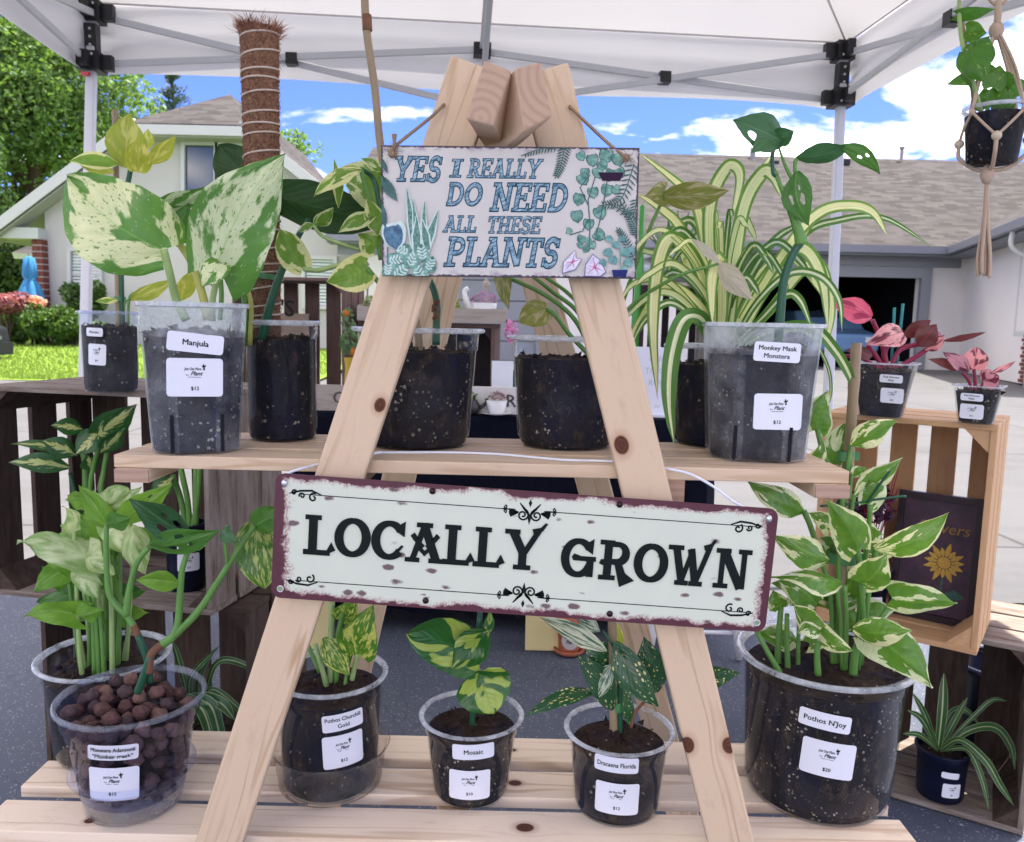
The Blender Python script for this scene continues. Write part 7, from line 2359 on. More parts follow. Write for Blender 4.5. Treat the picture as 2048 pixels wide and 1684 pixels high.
# ================================================================ crates and what stands in and on them
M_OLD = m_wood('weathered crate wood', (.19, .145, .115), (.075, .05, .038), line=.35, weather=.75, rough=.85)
M_OLDIN = m_wood('brown shaded crate wood', (.070, .046, .036), (.026, .016, .013), line=.4, weather=.12, rough=.85)  # brown boards, darkened: the shade in the crates is put into the colour
M_NAT = m_wood('new crate wood', (.55, .345, .185), (.36, .19, .085), line=.35, rough=.6)
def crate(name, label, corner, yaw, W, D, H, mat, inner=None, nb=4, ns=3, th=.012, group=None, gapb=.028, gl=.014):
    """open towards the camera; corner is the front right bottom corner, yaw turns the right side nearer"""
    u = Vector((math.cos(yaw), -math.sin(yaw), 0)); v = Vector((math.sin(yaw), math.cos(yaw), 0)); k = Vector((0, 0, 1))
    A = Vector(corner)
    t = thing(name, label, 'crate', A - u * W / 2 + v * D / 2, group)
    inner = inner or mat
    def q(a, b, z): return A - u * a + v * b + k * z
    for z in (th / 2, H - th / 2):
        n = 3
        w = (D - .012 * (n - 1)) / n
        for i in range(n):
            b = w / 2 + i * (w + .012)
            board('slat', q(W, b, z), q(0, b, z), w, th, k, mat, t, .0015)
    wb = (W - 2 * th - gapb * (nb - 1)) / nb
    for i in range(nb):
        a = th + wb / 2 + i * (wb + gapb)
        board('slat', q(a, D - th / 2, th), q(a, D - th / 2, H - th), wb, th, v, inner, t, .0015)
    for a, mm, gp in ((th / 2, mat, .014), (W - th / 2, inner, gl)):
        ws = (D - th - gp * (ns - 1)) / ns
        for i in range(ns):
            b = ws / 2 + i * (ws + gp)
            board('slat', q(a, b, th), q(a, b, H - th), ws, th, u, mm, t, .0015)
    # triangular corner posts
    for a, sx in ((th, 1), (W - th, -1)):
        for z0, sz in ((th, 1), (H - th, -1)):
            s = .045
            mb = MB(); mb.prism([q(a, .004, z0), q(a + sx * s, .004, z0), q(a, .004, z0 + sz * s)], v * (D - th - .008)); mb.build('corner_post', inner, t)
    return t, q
CL = GZ(424, 1232, .445)
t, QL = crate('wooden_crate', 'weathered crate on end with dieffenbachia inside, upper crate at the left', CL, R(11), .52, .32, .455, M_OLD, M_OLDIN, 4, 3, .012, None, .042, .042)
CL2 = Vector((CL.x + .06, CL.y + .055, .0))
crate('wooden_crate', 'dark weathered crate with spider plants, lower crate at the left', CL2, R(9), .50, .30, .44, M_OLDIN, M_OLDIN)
CR = GZ(1953, 1312, .418)
t, QR = crate('wooden_crate', 'new orange pine crate on end holding a sunflower chalkboard, at the right', CR, R(36), .325, .25, .462, M_NAT, M_NAT)
CR2 = GZ(2046, 1672, .0)
t, QR2 = crate('wooden_crate', 'grey weathered crate with a dark blue spider plant pot, lower right', CR2, R(31), .46, .31, .41, M_OLD, M_OLDIN)

def t_leftpot():
    p = Pot('potted_philodendron', 'clear pot with yellow lime leaves and stake on the left crate', 224, 786, 112, 622, 132, .90)
    p.round(m_clear('hazy plastic', (.88, .92, .98), .07), M_SOIL, .80, ledge=.82, rim=M_RIMB)
    p.labels((188, 664, 34, 17, -2, ['Mosaic']), (193, 709, 36, 42, -3, '$9'))
    p.bamboo((230, 220), (237, 660), 6)
    p.stem([(246, 660), (243, 560), (242, 460), (250, 400), (262, 335)], 5, M_STEMD)
    p.tie(237, 598, 20, 10)
    L = p.leaf
    L((248, 335, .0), (257, 226, .0), 78, 'lime', 5, 'ovate')
    L((276, 345, -.01), (278, 272, -.02), 50, 'lime', 5, 'heart', lobe=.0)
    L((298, 328, .01), (352, 272, .0), 34, 'lime', 20, 'ovate')
    L((292, 300, .03), (296, 258, .03), 26, 'lime', 25, 'lance')
    L((236, 328, -.02), (138, 322, -.05), 34, 'marble', 25, 'ovate', arch=.12)
    L((228, 345, -.03), (160, 330, -.04), 30, 'lime', 30, 'lance')
    L((236, 601, -.01), (190, 603, -.03), 14, 'marble', 30, 'ovate')
    L((258, 600, .0), (350, 556, .0), 30, 'lime', 20, 'ovate', arch=.1)
    p.stem([(256, 650), (258, 600), (268, 585)], 3, M_STEM)
    p.stem([(246, 630), (250, 605), (262, 598)], 2.5, M_STEM)
t_leftpot()
M_BLUEP = plain('dark blue plastic', (.005, .007, .022), .35, .15, spec=.25)
def dark_pot(name, label, cx, yb, wb, yr, wr, z, lab=None):
    p = Pot(name, label, cx, yb, wb, yr, wr, z)
    p.round(M_BLUEP, M_SOIL, .85, rim=M_BLUEP)
    if lab: p.labels(*lab)
    return p
def left_crate_plants():
    z = .445 + .013
    p = dark_pot('potted_dieffenbachia', 'dark pot of cream splashed dieffenbachia inside the upper left crate', 190, 1180, 72, 1085, 86, z)
    S, L = p.stem, p.leaf
    S([(180, 1110), (172, 1000), (170, 930), (165, 895)], 6, M_STEM); S([(195, 1110), (200, 1000), (215, 900), (228, 872)], 5, M_STEM)
    S([(178, 1110), (155, 1010), (140, 945)], 4, M_STEMD); S([(185, 1110), (180, 1000), (185, 940), (200, 890)], 5, M_STEM)
    S([(196, 980), (222, 876)], 3, M_BAMBOO, 'bamboo_stake')
    L((182, 880, -.02), (274, 808, -.04), 60, 'dieff', 12, 'ovate'); L((205, 860, -.02), (150, 910, -.05), 50, 'dieff', 15, 'ovate'); L((165, 858, -.02), (102, 850, -.05), 36, 'dieff', 20, 'ovate', arch=.1)
    L((140, 935, -.04), (16, 925, -.08), 40, 'dieff', 20, 'ovate', arch=.15); L((150, 910, -.03), (84, 880, -.05), 44, 'dieff', 15, 'ovate', arch=.1); L((200, 905, -.03), (250, 856, -.05), 36, 'dieff', 20, 'ovate')
    L((155, 912, -.02), (20, 888, -.04), 22, 'dieff', 35, 'ovate', arch=.12); L((185, 940, 0), (175, 910, 0), 40, 'dieff', 20, 'ovate'); L((172, 1020, -.03), (135, 990, -.06), 44, 'dieff', 15, 'ovate'); L((178, 1040, .0), (150, 1080, -.04), 44, 'dieff', 15, 'ovate')
    p = dark_pot('potted_dieffenbachia', 'dark blue labelled pot at the right side inside the upper left crate', 374, 1186, 76, 1044, 92, z, (None, (378, 1126, 44, 36, -1, '$15')))
    k = zc(p.c) / F
    x, zz = p.loc(378, 1094); sticker(p.root, p.surf_round, x, zz, 44 * k, 14 * k, 0, 'name_label', .002)
    S, L = p.stem, p.leaf
    for q in ([(372, 1060), (362, 1000), (345, 950)], [(385, 1060), (395, 1000), (400, 930)], [(392, 1060), (392, 960), (394, 900)], [(380, 1060), (375, 1000), (360, 930)]): S(q, 6, M_STEM)
    L((345, 955, -.02), (300, 1000, -.05), 40, 'dieff', 15, 'ovate'); L((394, 905, 0), (410, 840, 0), 50, 'dieff', 10, 'ovate'); L((358, 935, 0), (320, 880, 0), 50, 'dieff', 10, 'ovate'); L((330, 1010, -.02), (290, 1020, -.05), 44, 'dieff', 25, 'ovate')
left_crate_plants()
def low_left_spider():
    p = dark_pot('potted_spider_plant', 'dark spider plant in the lower left crate behind the clay ball pot', 395, 1560, 100, 1440, 120, .013)
    for e in ([(395, 1445), (380, 1360, -.02), (440, 1290, -.05)], [(395, 1445), (400, 1350), (430, 1300, .0)], [(400, 1445), (430, 1330, -.05), (490, 1330, -.1), (520, 1370, -.12)], [(390, 1445), (360, 1330), (345, 1280)], [(395, 1445), (420, 1380, -.06), (470, 1410, -.10), (490, 1440, -.11)], [(400, 1445), (450, 1400, -.05), (480, 1430, -.09)]):
        p.strap(e, 14, 'spider_d')
    for e in ([(398, 1445, 0), (380, 1400, -.10), (420, 1410, -.22), (440, 1470, -.24), (455, 1530, -.24)], [(396, 1445, 0), (370, 1400, -.10), (405, 1420, -.22), (425, 1480, -.24), (440, 1530, -.24)], [(402, 1445, 0), (395, 1400, -.12), (440, 1405, -.22), (470, 1440, -.24)]):
        p.strap(e, 26, 'spider_d')
low_left_spider()
def right_crate_things():
    z = .418 + .462
    def sq(name, label, cx, yb, wb, yr, wr):
        p = Pot(name, label, cx, yb, wb, yr, wr, z); p.square(m_clear('small square pot ' + str(cx), (.93, .95, .95), .06, .1), M_SOIL2, .84, R(-8), .12, False); return p
    p = sq('potted_pink_philodendron', 'square clear pot with hot pink and maroon leaves on the pine crate', 1762, 838, 84, 724, 126)
    p.labels((1784, 757, 42, 16, -1, ['Pink Princess', 'Philo']), (1785, 791, 42, 30, -1, '$20'), True)
    S, L = p.stem, p.leaf
    S([(1772, 740), (1765, 690), (1745, 640)], 5, M_STEMR); S([(1780, 740), (1800, 700), (1840, 688)], 5, M_STEMR); S([(1785, 740), (1830, 715), (1880, 680)], 5, M_STEMR); S([(1770, 740), (1750, 710), (1735, 690)], 5, M_STEMR); S([(1775, 740), (1770, 700), (1800, 665)], 6, M_STEMR); S([(1765, 740), (1720, 715), (1690, 712)], 4, M_STEMR)
    tl = plain('teal plant stick', (.02, .22, .22), .5)
    S([(1783, 735, .01), (1789, 615, .01)], 3, tl, 'plant_stick'); S([(1793, 735, .01), (1806, 607, .01)], 3, tl, 'plant_stick')
    L((1744, 634, 0), (1658, 604, -.02), 50, 'hotpink', 12, 'ovate', arch=.1); L((1806, 664, -.03), (1732, 690, -.06), 52, 'pink', 12, 'heart', lobe=.0, arch=.08); L((1806, 672, 0), (1862, 640, 0), 30, 'maroon', 20, 'ovate'); L((1836, 692, -.02), (1874, 648, -.03), 44, 'maroon', 8, 'ovate')
    L((1884, 682, 0), (1972, 664, -.01), 14, 'maroon', 20, 'lance'); L((1880, 684, 0), (1850, 665, 0), 30, 'pink', 15, 'ovate'); L((1745, 712, -.02), (1690, 700, -.04), 26, 'maroon', 20, 'ovate'); L((1850, 700, -.01), (1890, 670, -.02), 30, 'pink', 15, 'ovate'); L((1800, 690, .02), (1780, 650, .02), 36, 'maroon', 10, 'ovate')
    p = sq('potted_pink_philodendron', 'small square clear pot with pale pink leaves at the crate corner', 1952, 850, 70, 770, 96)
    p.labels((1942, 795, 40, 15, -1, ['Pink Princess', 'Philo']), (1941, 824, 42, 30, -1, '$15'), True)
    S, L = p.stem, p.leaf
    S([(1945, 785), (1938, 762), (1925, 745)], 3.5, M_STEMR); S([(1950, 785), (1950, 760), (1948, 738)], 3.5, M_STEMR); S([(1958, 785), (1965, 768), (1972, 752)], 3, M_STEMR)
    L((1940, 742, 0), (1886, 704, -.02), 30, 'pink', 15, 'ovate', arch=.08); L((1948, 738, 0), (1953, 694, 0), 46, 'pink', 10, 'round'); L((1966, 762, -.03), (1998, 752, -.05), 44, 'pink', 15, 'round'); L((1974, 750, 0), (2032, 722, 0), 12, 'pink', 20, 'lance'); L((1930, 740, 0), (1855, 718, 0), 22, 'maroon', 20, 'lance')
    # chalkboard with sunflower, leaning inside the pine crate
    zb = .418 + .014
    yaw = R(36)
    u = Vector((math.cos(yaw), -math.sin(yaw), 0)); v = Vector((math.sin(yaw), math.cos(yaw), 0))
    base = QR(.022, .12, 0); base.z = zb
    W, Hh = .165, .275
    up = (Vector((0, 0, 1)) + v * .10).normalized()
    o = base - u * W
    t = thing('chalkboard', 'dark framed chalkboard with a yellow sunflower inside the pine crate', 'chalkboard', base - u * W / 2)
    pm = plane_map(o, u, up)
    mb = MB(); nn = -v
    def fr(x0, x1, y0, y1): 
        a = [pm(x0, y0, .008), pm(x1, y0, .008), pm(x1, y1, .008), pm(x0, y1, .008)]
        mb.hexa(a, [p_ - nn * .014 for p_ in a])
    fr(0, .013, 0, Hh); fr(W - .013, W, 0, Hh); fr(.013, W - .013, 0, .013); fr(.013, W - .013, Hh - .013, Hh)
    mb.build('frame', plain('dark purple frame', (.018, .008, .014), .4, .2), t)
    mb = MB(); mb.add([pm(.01, .01, 0), pm(W - .01, .01, 0), pm(W - .01, Hh - .01, 0), pm(.01, Hh - .01, 0)], [(0, 1, 2, 3)]); mb.build('panel', m_wash('chalkboard purple', (.022, .010, .024), (.065, .022, .045), 30.0), t)
    put_text(t, pm, 'flowers', .092, Hh * .70, .034, .0012, plain('ochre chalk', (.28, .17, .05), .8), False, .2, maxw=.12)
    yl = m_wash('yellow chalk', (.36, .20, .02), (.55, .36, .05), 300.0)
    mb = MB(); c = (.10, Hh * .47)
    for i in range(15):
        a = i / 15 * 6.283 + .1
        r0, r1 = .014, .038 + .006 * math.sin(i * 2.7)
        m1 = (c[0] + math.cos(a) * (r0 + r1) / 2, c[1] + math.sin(a) * (r0 + r1) / 2)
        strokes(mb, pm, [(c[0] + math.cos(a) * r0, c[1] + math.sin(a) * r0), m1, (c[0] + math.cos(a) * r1, c[1] + math.sin(a) * r1)], [.004, .011, .002], .0010 + i * .00002)
    flatpoly(mb, pm, arc(c[0], c[1], .013, .013, 0, 340, 16), .0016); mb.build('painted_sunflower', yl, t)
    mb = MB()
    strokes(mb, pm, [(c[0], c[1] - .03), (c[0] - .004, .03)], .005, .0008)
    for s in (-1, 1): flatpoly(mb, pm, [(c[0], .06), (c[0] + s * .025, .075), (c[0] + s * .045, .06), (c[0] + s * .02, .05)], .0009)
    mb.build('painted_leaves', m_wash('painted stem green', (.01, .05, .035), (.03, .12, .08), 200.0), t)
    # purple plant standing in the same crate
    q = QR(.235, .11, 0); q.z = zb
    t = thing('potted_purple_plant', 'dark purple leafy plant in a black pot inside the pine crate', 'potted plant', q)
    mb = MB(); mb.lathe(q, [(.038, 0), (.040, .004), (.052, .085), (.056, .086), (.056, .096), (.050, .096), (.047, .08)], 28, cap0=True); mb.build('pot', M_BLUEP, t, smooth=True)
    surf = lambda x, z_, off=0: q + Vector((math.sin(x / .048) * (.048 + off), -math.cos(x / .048) * (.048 + off), z_))
    sticker(t, surf, .0, .03, .035, .022, 0, 'price_label', .002); sticker(t, surf, .0, .062, .035, .012, 0, 'name_label', .002)
    rng = random.Random(31)
    mb = MB(); leaf_cloud(mb, blobs_in(q + Vector((0, 0, .19)), (.055, .055, .10), 14, rng, (.35, .5)), 620, .010, rng, .7); mb.build('leaves', m_leafy('purple foliage', (.02, .008, .02), (.12, .05, .10), .2), t)
    mb = MB()
    for i in range(18):
        a = rng.random() * 6.283
        mb.tube(cr([q + Vector((0, 0, .08)), q + Vector((math.cos(a) * .03, math.sin(a) * .03, .2)), q + Vector((math.cos(a) * .055, math.sin(a) * .05, rng.uniform(.27, .33)))], 4), .0009, 4)
    mb.build('stems', M_STEMR, t)
right_crate_things()
def low_right():
    p = dark_pot('potted_spider_plant', 'spider plant in a dark blue pot inside the lower right crate', 1876, 1610, 96, 1492, 118, .013, ((1902, 1551, 34, 13, -3, [' ']), (1904, 1582, 36, 30, -2, '$8')))
    for e, w, m in (([(1876, 1500), (1885, 1420), (1888, 1345, .02)], 20, 'spider_d'), ([(1876, 1500), (1850, 1430), (1825, 1385)], 13, 'spider_d'), ([(1878, 1500), (1910, 1440), (1935, 1395)], 13, 'spider_d'), ([(1880, 1500), (1940, 1460), (1990, 1455), (2020, 1490, -.03), (2030, 1540, -.05)], 18, 'spider_d'),
                    ([(1880, 1500), (1920, 1480, -.04), (1970, 1520, -.08), (2000, 1570, -.10), (2028, 1612, -.11)], 16, 'spider_d'), ([(1876, 1500), (1840, 1470, -.03), (1805, 1468, -.05)], 12, 'spider_d'), ([(1876, 1500), (1845, 1440, .0), (1815, 1420, .0)], 14, 'spider_d'), ([(1880, 1500), (1950, 1430), (1985, 1400), (2015, 1402)], 10, 'spider_d'),
                    ([(1880, 1500), (1935, 1500, -.05), (1965, 1560, -.09), (1978, 1620, -.11)], 12, 'spider_d'), ([(1878, 1500), (1900, 1430, .02), (1930, 1420, .02), (1960, 1450, .02)], 13, 'spider_d')):
        p.strap(e, w, m)
    # plant cut by the right picture edge
    q = GZ(2110, 1600, 0); q.y += .25
    t = thing('potted_coleus', 'green and purple leaved plant cut by the right picture edge', 'potted plant', (q.x, q.y, 0))
    mb = MB(); mb.lathe((q.x, q.y, 0), [(.08, 0), (.085, .01), (.10, .2), (.107, .2), (.107, .22), (.095, .22)], 28, cap0=True); mb.build('pot', M_BLUEP, t, smooth=True)
    n = Vector((0, -1, .4))
    for b, tt, w, m in (((2070, 1470), (2008, 1500), 70, 'monstera'), ((2080, 1400), (2030, 1385), 60, 'syng'), ((2080, 1500), (2036, 1545), 60, 'maroon'), ((2090, 1440), (2060, 1400), 80, 'monstera'), ((2090, 1520), (2050, 1590), 70, 'maroon'), ((2075, 1440), (2012, 1430), 60, 'monstera')):
        leaf_mesh(t, LM[m], PY(b[0], b[1], q.y - .02), PY(tt[0], tt[1], q.y - .06), msz(w, q), n, 'ovate', wave=.1)
    mb = MB()
    for i in range(5):
        mb.tube([(q.x, q.y, .2), PY(2075 + i * 4, 1400 + 35 * i, q.y - .02)], .004, 6)
    mb.build('stems', M_STEM, t)
low_right()

# ================================================================ hanging planter
def planter():
    Y = 1.5
    c = PY(1982, 330, Y)
    p0 = thing('hanging_planter', 'macrame hanger with a clear pot of green pothos, upper right', 'hanging planter', c)
    rb, rt, h = msz(47, c), msz(58, c), PY(1982, 215, Y).z - c.z
    mb = MB(); mb.lathe(c, [(rb * .8, .002), (rb, 0), (rb + (rt - rb) * .9, h * .94)], 40); mb.build('pot', M_CLEAR, p0, smooth=True)
    mb = MB(); mb.lathe(c, [(rt * .96, h * .94), (rt + .002, h * .95), (rt + .002, h), (rt - .003, h), (rt * .95, h * .94)], 40); mb.build('rim', M_RIM, p0, smooth=True)
    ra = lambda f: rb + (rt - rb) * f
    mb = MB(); mb.lathe(c, [(rb * .95, .003), (ra(.86) - .002, h * .86), (.001, h * .88)], 36, cap0=True); mb.build('soil', M_SOIL, p0, smooth=True)
    M = m_macrame()
    top = PY(1993, 62, Y)
    ring = PY(1996, 2, Y)
    mb = MB()
    mb.tube([ring + Vector((math.cos(i / 20 * 6.283) * .018, 0, math.sin(i / 20 * 6.283) * .018 + .012)) for i in range(21)], .0028, 8, False); mb.build('ring', plain('hanger ring', (.42, .30, .2), .5), p0, smooth=True)
    mb = MB(); mb.tube([ring, top + Vector((0, 0, .03)), top], .006, 8); mb.build('cord', M, p0, smooth=True)
    mb = MB(); mb.ball(top, .012, 12, (1, 1, 1.3), .25); mb.build('knot', M, p0, smooth=True)
    beads = plain('wooden bead', (.55, .45, .32), .5, .15)
    kn = []
    for i in range(4):
        a = R(20 + 90 * i)
        d = Vector((math.cos(a), math.sin(a), 0))
        k1 = c + d * (rt + .004) + Vector((0, 0, h * .86)); kn.append(k1)
        mb = MB(); mb.tube(cr([top, top.lerp(k1, .5) + d * .004, k1], 6), .0028, 6); mb.tube(cr([top + d * .004, top.lerp(k1, .5) + d * .010, k1], 6), .0024, 6); mb.build('cord', M, p0, smooth=True)
        mb = MB(); mb.ball(k1, .0055, 10, (1, 1, 1.2), .2); mb.build('knot', M, p0, smooth=True)
    bot = c + Vector((-.008, -.004, -.012))
    for i in range(4):
        a = R(65 + 90 * i)
        d = Vector((math.cos(a), math.sin(a), 0))
        b = c + d * (ra(.42) + .007) + Vector((0, 0, h * .40))
        for k1 in (kn[i], kn[(i + 1) % 4]):
            m1 = (k1 + b) / 2; m1 = c + (m1 - c).normalized() * (m1 - c).length
            mm = Vector((m1.x - c.x, m1.y - c.y, 0)); z = m1.z
            m1 = c + mm.normalized() * (ra((z - c.z) / h) + .005); m1.z = z
            mb = MB(); mb.tube(cr([k1, m1, b], 6), .0026, 6); mb.build('cord', M, p0, smooth=True)
        mb = MB(); mb.ball(b, .0085, 14); mb.build('bead', beads, p0, smooth=True)
        mb = MB(); mb.tube(cr([b, b - Vector((0, 0, .02)), c + d * (rb + .005) + Vector((0, 0, .01)), c + d * rb * .6 - Vector((0, 0, .006)), bot], 6), .004, 6); mb.build('cord', M, p0, smooth=True)
    mb = MB(); mb.ball(bot - Vector((0, 0, .006)), .012, 12, (1, 1, 1.4), .25); mb.build('knot', M, p0, smooth=True)
    tail = PY(1970, 552, Y)
    for i in range(7):
        o = Vector((random.uniform(-.011, .011), random.uniform(-.008, .008), random.uniform(-.004, .006)))
        mb = MB(); mb.tube(cr([bot, bot.lerp(tail, .45) + o * .35, bot.lerp(tail, .8) + o * 1.1, tail + o], 6), .0035, 6); mb.build('tassel', M, p0, smooth=True)
    class Q(Pot):
        def __init__(s): s.root, s.Y, s.c = p0, Y, c
    q = Q()
    S, L = q.stem, q.leaf
    S([(1965, 235), (1945, 160, -.02), (1925, 90, -.01), (1918, 20, 0), (1922, -20, 0)], 4, M_STEMP); S([(1985, 235), (1990, 170)], 4, M_STEM); S([(1975, 235), (1975, 190)], 4, M_STEM); S([(1995, 235), (2005, 180)], 4, M_STEM); S([(1950, 230, .01), (1925, 40, .01)], 3, M_BAMBOO, 'bamboo_stake'); S([(1970, 240), (1955, 200), (1935, 160)], 3, M_STEM)
    for b, t, w, rl in (((1950, 120, -.02), (1978, 72, -.03), 62, 8), ((1942, 100, -.03), (1970, 165, -.05), 66, 10), ((1932, 62, 0), (1974, 66, -.02), 40, 15), ((1914, 30, 0), (1990, 18, -.01), 26, 25), ((1948, 158, 0), (1892, 170, -.03), 28, 25), ((1985, 175, -.01), (2000, 130, -.01), 46, 10), ((2000, 165, 0), (2032, 150, -.02), 44, 15), ((1990, 205, -.01), (2010, 168, 0), 46, 10), ((2020, 180, 0), (2060, 165, 0), 34, 15), ((1975, 215, .01), (1968, 175, .01), 44, 10), ((2005, 218, -.02), (2020, 180, -.03), 40, 10), ((1978, 150, .0), (1982, 128, 0), 30, 10)):
        L(b, t, w, 'plainp', rl)
def m_macrame():
    mt, n = newmat('macrame cotton')
    w = n.noise(n.vm('MULTIPLY', n.coord(), (1, 1, .25)), 900.0, 3.0)
    n.out(n.bsdf(n.mix(w, (.40, .29, .20), (.60, .46, .35)), .95, n.bump(w, .7, .002)))
    return mt
planter()

# ================================================================ market table behind the stand
M_CLOTH = plain('black tablecloth', (.004, .005, .012), .9, .3, 20, spec=.1)
YT, ZTAB = 2.66, .75
TX0, TX1 = PY(585, 830, YT).x, PY(1425, 830, YT).x
def table():
    t = thing('folding_table', 'folding table hidden under the black cloth behind the plant stand', 'table', ((TX0 + TX1) / 2, YT + .38, 0))
    mb = MB(); mb.box(((TX0 + TX1) / 2, YT + .40, ZTAB - .022), (TX1 - TX0 - .03, .74, .03)); mb.build('tabletop', plain('table plastic', (.6, .6, .6)), t)
    for x in (TX0 + .08, TX1 - .08):
        for y in (YT + .09, YT + .7):
            mb = MB(); mb.tube([(x, y, 0), (x, y, ZTAB - .037)], .014, 8); mb.build('leg', M_GREYTRIM, t)
    c = thing('tablecloth', 'black cloth draped over the table behind the stand', 'tablecloth', ((TX0 + TX1) / 2, YT + .38, ZTAB))
    mb = MB()
    per = []
    n = 160
    w, d = TX1 - TX0, .78
    P_ = 2 * (w + d)
    for i in range(n):
        s = i / n * P_
        if s < w: per.append((TX0 + s, YT, 0, -1))
        elif s < w + d: per.append((TX1, YT + s - w, 1, 0))
        elif s < 2 * w + d: per.append((TX1 - (s - w - d), YT + d, 0, 1))
        else: per.append((TX0, YT + d - (s - 2 * w - d), -1, 0))
    vs, fs = [], []
    zs = [ZTAB - .004, ZTAB - .02, .5, .28, .07]
    for k, z in enumerate(zs):
        for i, (x, y, a, b) in enumerate(per):
            f = (.018 * math.sin(i * .9) + .012 * math.sin(i * .37 + 1)) * k / 4 + (.004 if k else 0) + .012 * (k > 1)
            vs.append((x + a * f, y + b * f, z))
    for k in range(4):
        for i in range(n): fs.append((k * n + i, k * n + (i + 1) % n, (k + 1) * n + (i + 1) % n, (k + 1) * n + i))
    fs.append(tuple(range(n)))
    mb.add(vs, fs); mb.build('cloth', M_CLOTH, c, smooth=False)
table()
TZ = ZTAB - .002
def simple(name, label, cat, mbs, org):
    """mbs: list of (part name, MB, material, smooth)"""
    t = thing(name, label, cat, org)
    for nm, mb, mt, sm in mbs: mb.build(nm, mt, t, smooth=sm)
    return t
def on_table():
    def pln(name, label, x0, x1, y0, y1, Y, mat, txt, tx, ty, tm, sz):
        a, b = PY(x0, y1, Y), PY(x1, y1, Y)
        z1 = PY((x0 + x1) / 2, y0, Y).z
        mb = MB(); mb.box(((a.x + b.x) / 2, Y + .01, (TZ + z1) / 2), (b.x - a.x, .02, z1 - TZ))
        t = thing(name, label, 'sign', ((a.x + b.x) / 2, Y, TZ))
        o = mb.build('plank', mat, t)
        pm = plane_map(Vector((0, Y, 0)), Vector((1, 0, 0)), Vector((0, 0, 1)))
        q = PY(tx, ty, Y)
        put_text(t, pm, txt, q.x, q.z, sz, .001, tm, True)
    pln('plank_sign', 'weathered grey plank with faint carved letters on the black table', 596, 900, 772, 824, 2.70, M_OLD2, 'C A', 692, 806, plain('carved letter', (.10, .085, .07), .9), .055)
    pln('plank_sign', 'white board with dark letters on the black table, right of the grey plank', 905, 1215, 776, 834, 2.70, plain('chalk white board', (.66, .64, .60), .7, .12), 'RO', 1036, 814, plain('dark letter', (.08, .08, .08), .8), .06)
    # brown crate standing on the table
    A = PY(690, 790, 2.95); A.z = TZ + .002
    W = .43
    t, Q = crate('wooden_crate', 'dark brown slatted crate standing on the black table at its left', A, R(6), W, .26, PY(690, 556, 2.95).z - A.z, M_BRN, M_BRN, 5, 3, .012, None, .03)
    q = Q(.27, .10, 0)
    mb = MB(); mb.box(q + Vector((0, 0, .255)), (.19, .012, .14)); pm = plane_map(Vector((0, q.y - .0065, 0)), Vector((1, 0, 0)), Vector((0, 0, 1)))
    s = simple('plaque', 'small tan plaque with a dark letter inside the brown crate', 'sign', [('panel', mb, plain('tan plaque', (.25, .19, .14), .8, .15), False)], q)
    w = PY(576, 632, q.y); put_text(s, pm, "'S", w.x, w.z, .085, .001, M_TXT, True)
    mb = MB(); mb.box(q + Vector((0, 0, .10)), (.14, .10, .165))
    simple('storage_box', 'dark box under the plaque inside the brown crate', 'box', [('box', mb, plain('dark box', (.03, .022, .02), .8), False)], q)
    # crate with tray on the right half
    A = PY(988, 790, 3.0); A.z = TZ + .002
    hh = PY(988, 648, 3.0).z - A.z
    t, Q = crate('wooden_crate', 'brown crate under the weathered tray on the black table', A, R(4), .52, .24, hh, M_BRN, M_DARKB, 3, 2, .016, None, .004)
    z1 = TZ + .002 + hh
    a, b = PY(715, 640, 2.97), PY(1012, 645, 2.97)
    mb = MB()
    cx_, wd = (a.x + b.x) / 2, b.x - a.x
    zt_ = z1 + .002
    mb.box((cx_, 3.09, zt_ + .008), (wd, .26, .016)); mb.box((cx_, 2.965, zt_ + .027), (wd, .012, .05)); mb.box((cx_, 3.215, zt_ + .027), (wd, .012, .05))
    mb.box((cx_ - wd / 2 + .006, 3.09, zt_ + .03), (.012, .238, .055)); mb.box((cx_ + wd / 2 - .006, 3.09, zt_ + .03), (.012, .238, .055))
    simple('wooden_tray', 'weathered wooden tray on the brown crate between the stand legs', 'tray', [('tray', mb, M_OLD2, False)], (cx_, 3.09, zt_))
    # floral cup planter
    q = PY(968, 622, 3.06); q.z = zt_ + .016
    def cup(c, r, h): 
        m_ = MB(); m_.lathe(c, [(r * .6, 0), (r * .7, .003), (r * .85, h * .4), (r, h), (r * .93, h), (r * .8, h * .45), (.001, h * .4)], 28); return m_
    mh = MB(); mh.tube(cr([q + Vector((-.035, 0, .02)), q + Vector((-.06, 0, .05)), q + Vector((-.075, 0, .10)), q + Vector((-.06, 0, .115))], 6), [.012] * 10 + [.009] * 9, 8)
    md = MB(); rng = random.Random(2)
    for i in range(9):
        a_ = rng.uniform(-1, 1); md.ball(q + Vector((math.sin(a_) * .043, -math.cos(a_) * .043, rng.uniform(.015, .04))), .005, 6, (1, .4, 1))
    mf = MB(); leaf_cloud(mf, [(q + Vector((0, 0, .075)), (.05, .04, .028))], 130, .008, rng)
    simple('floral_cup_planter', 'white cup planter with painted flowers and violets on the tray', 'planter', [('cup', cup(q, .05, .06), plain('white china', (.78, .78, .76), .25, .03), True), ('spout', mh, plain('white china', (.78, .78, .76), .25, .03), True), ('painted_flowers', md, plain('china print', (.30, .16, .35), .4, .6, 200), False), ('flowers', mf, m_leafy('violet flowers', (.12, .06, .2), (.5, .30, .5)), False)], q)
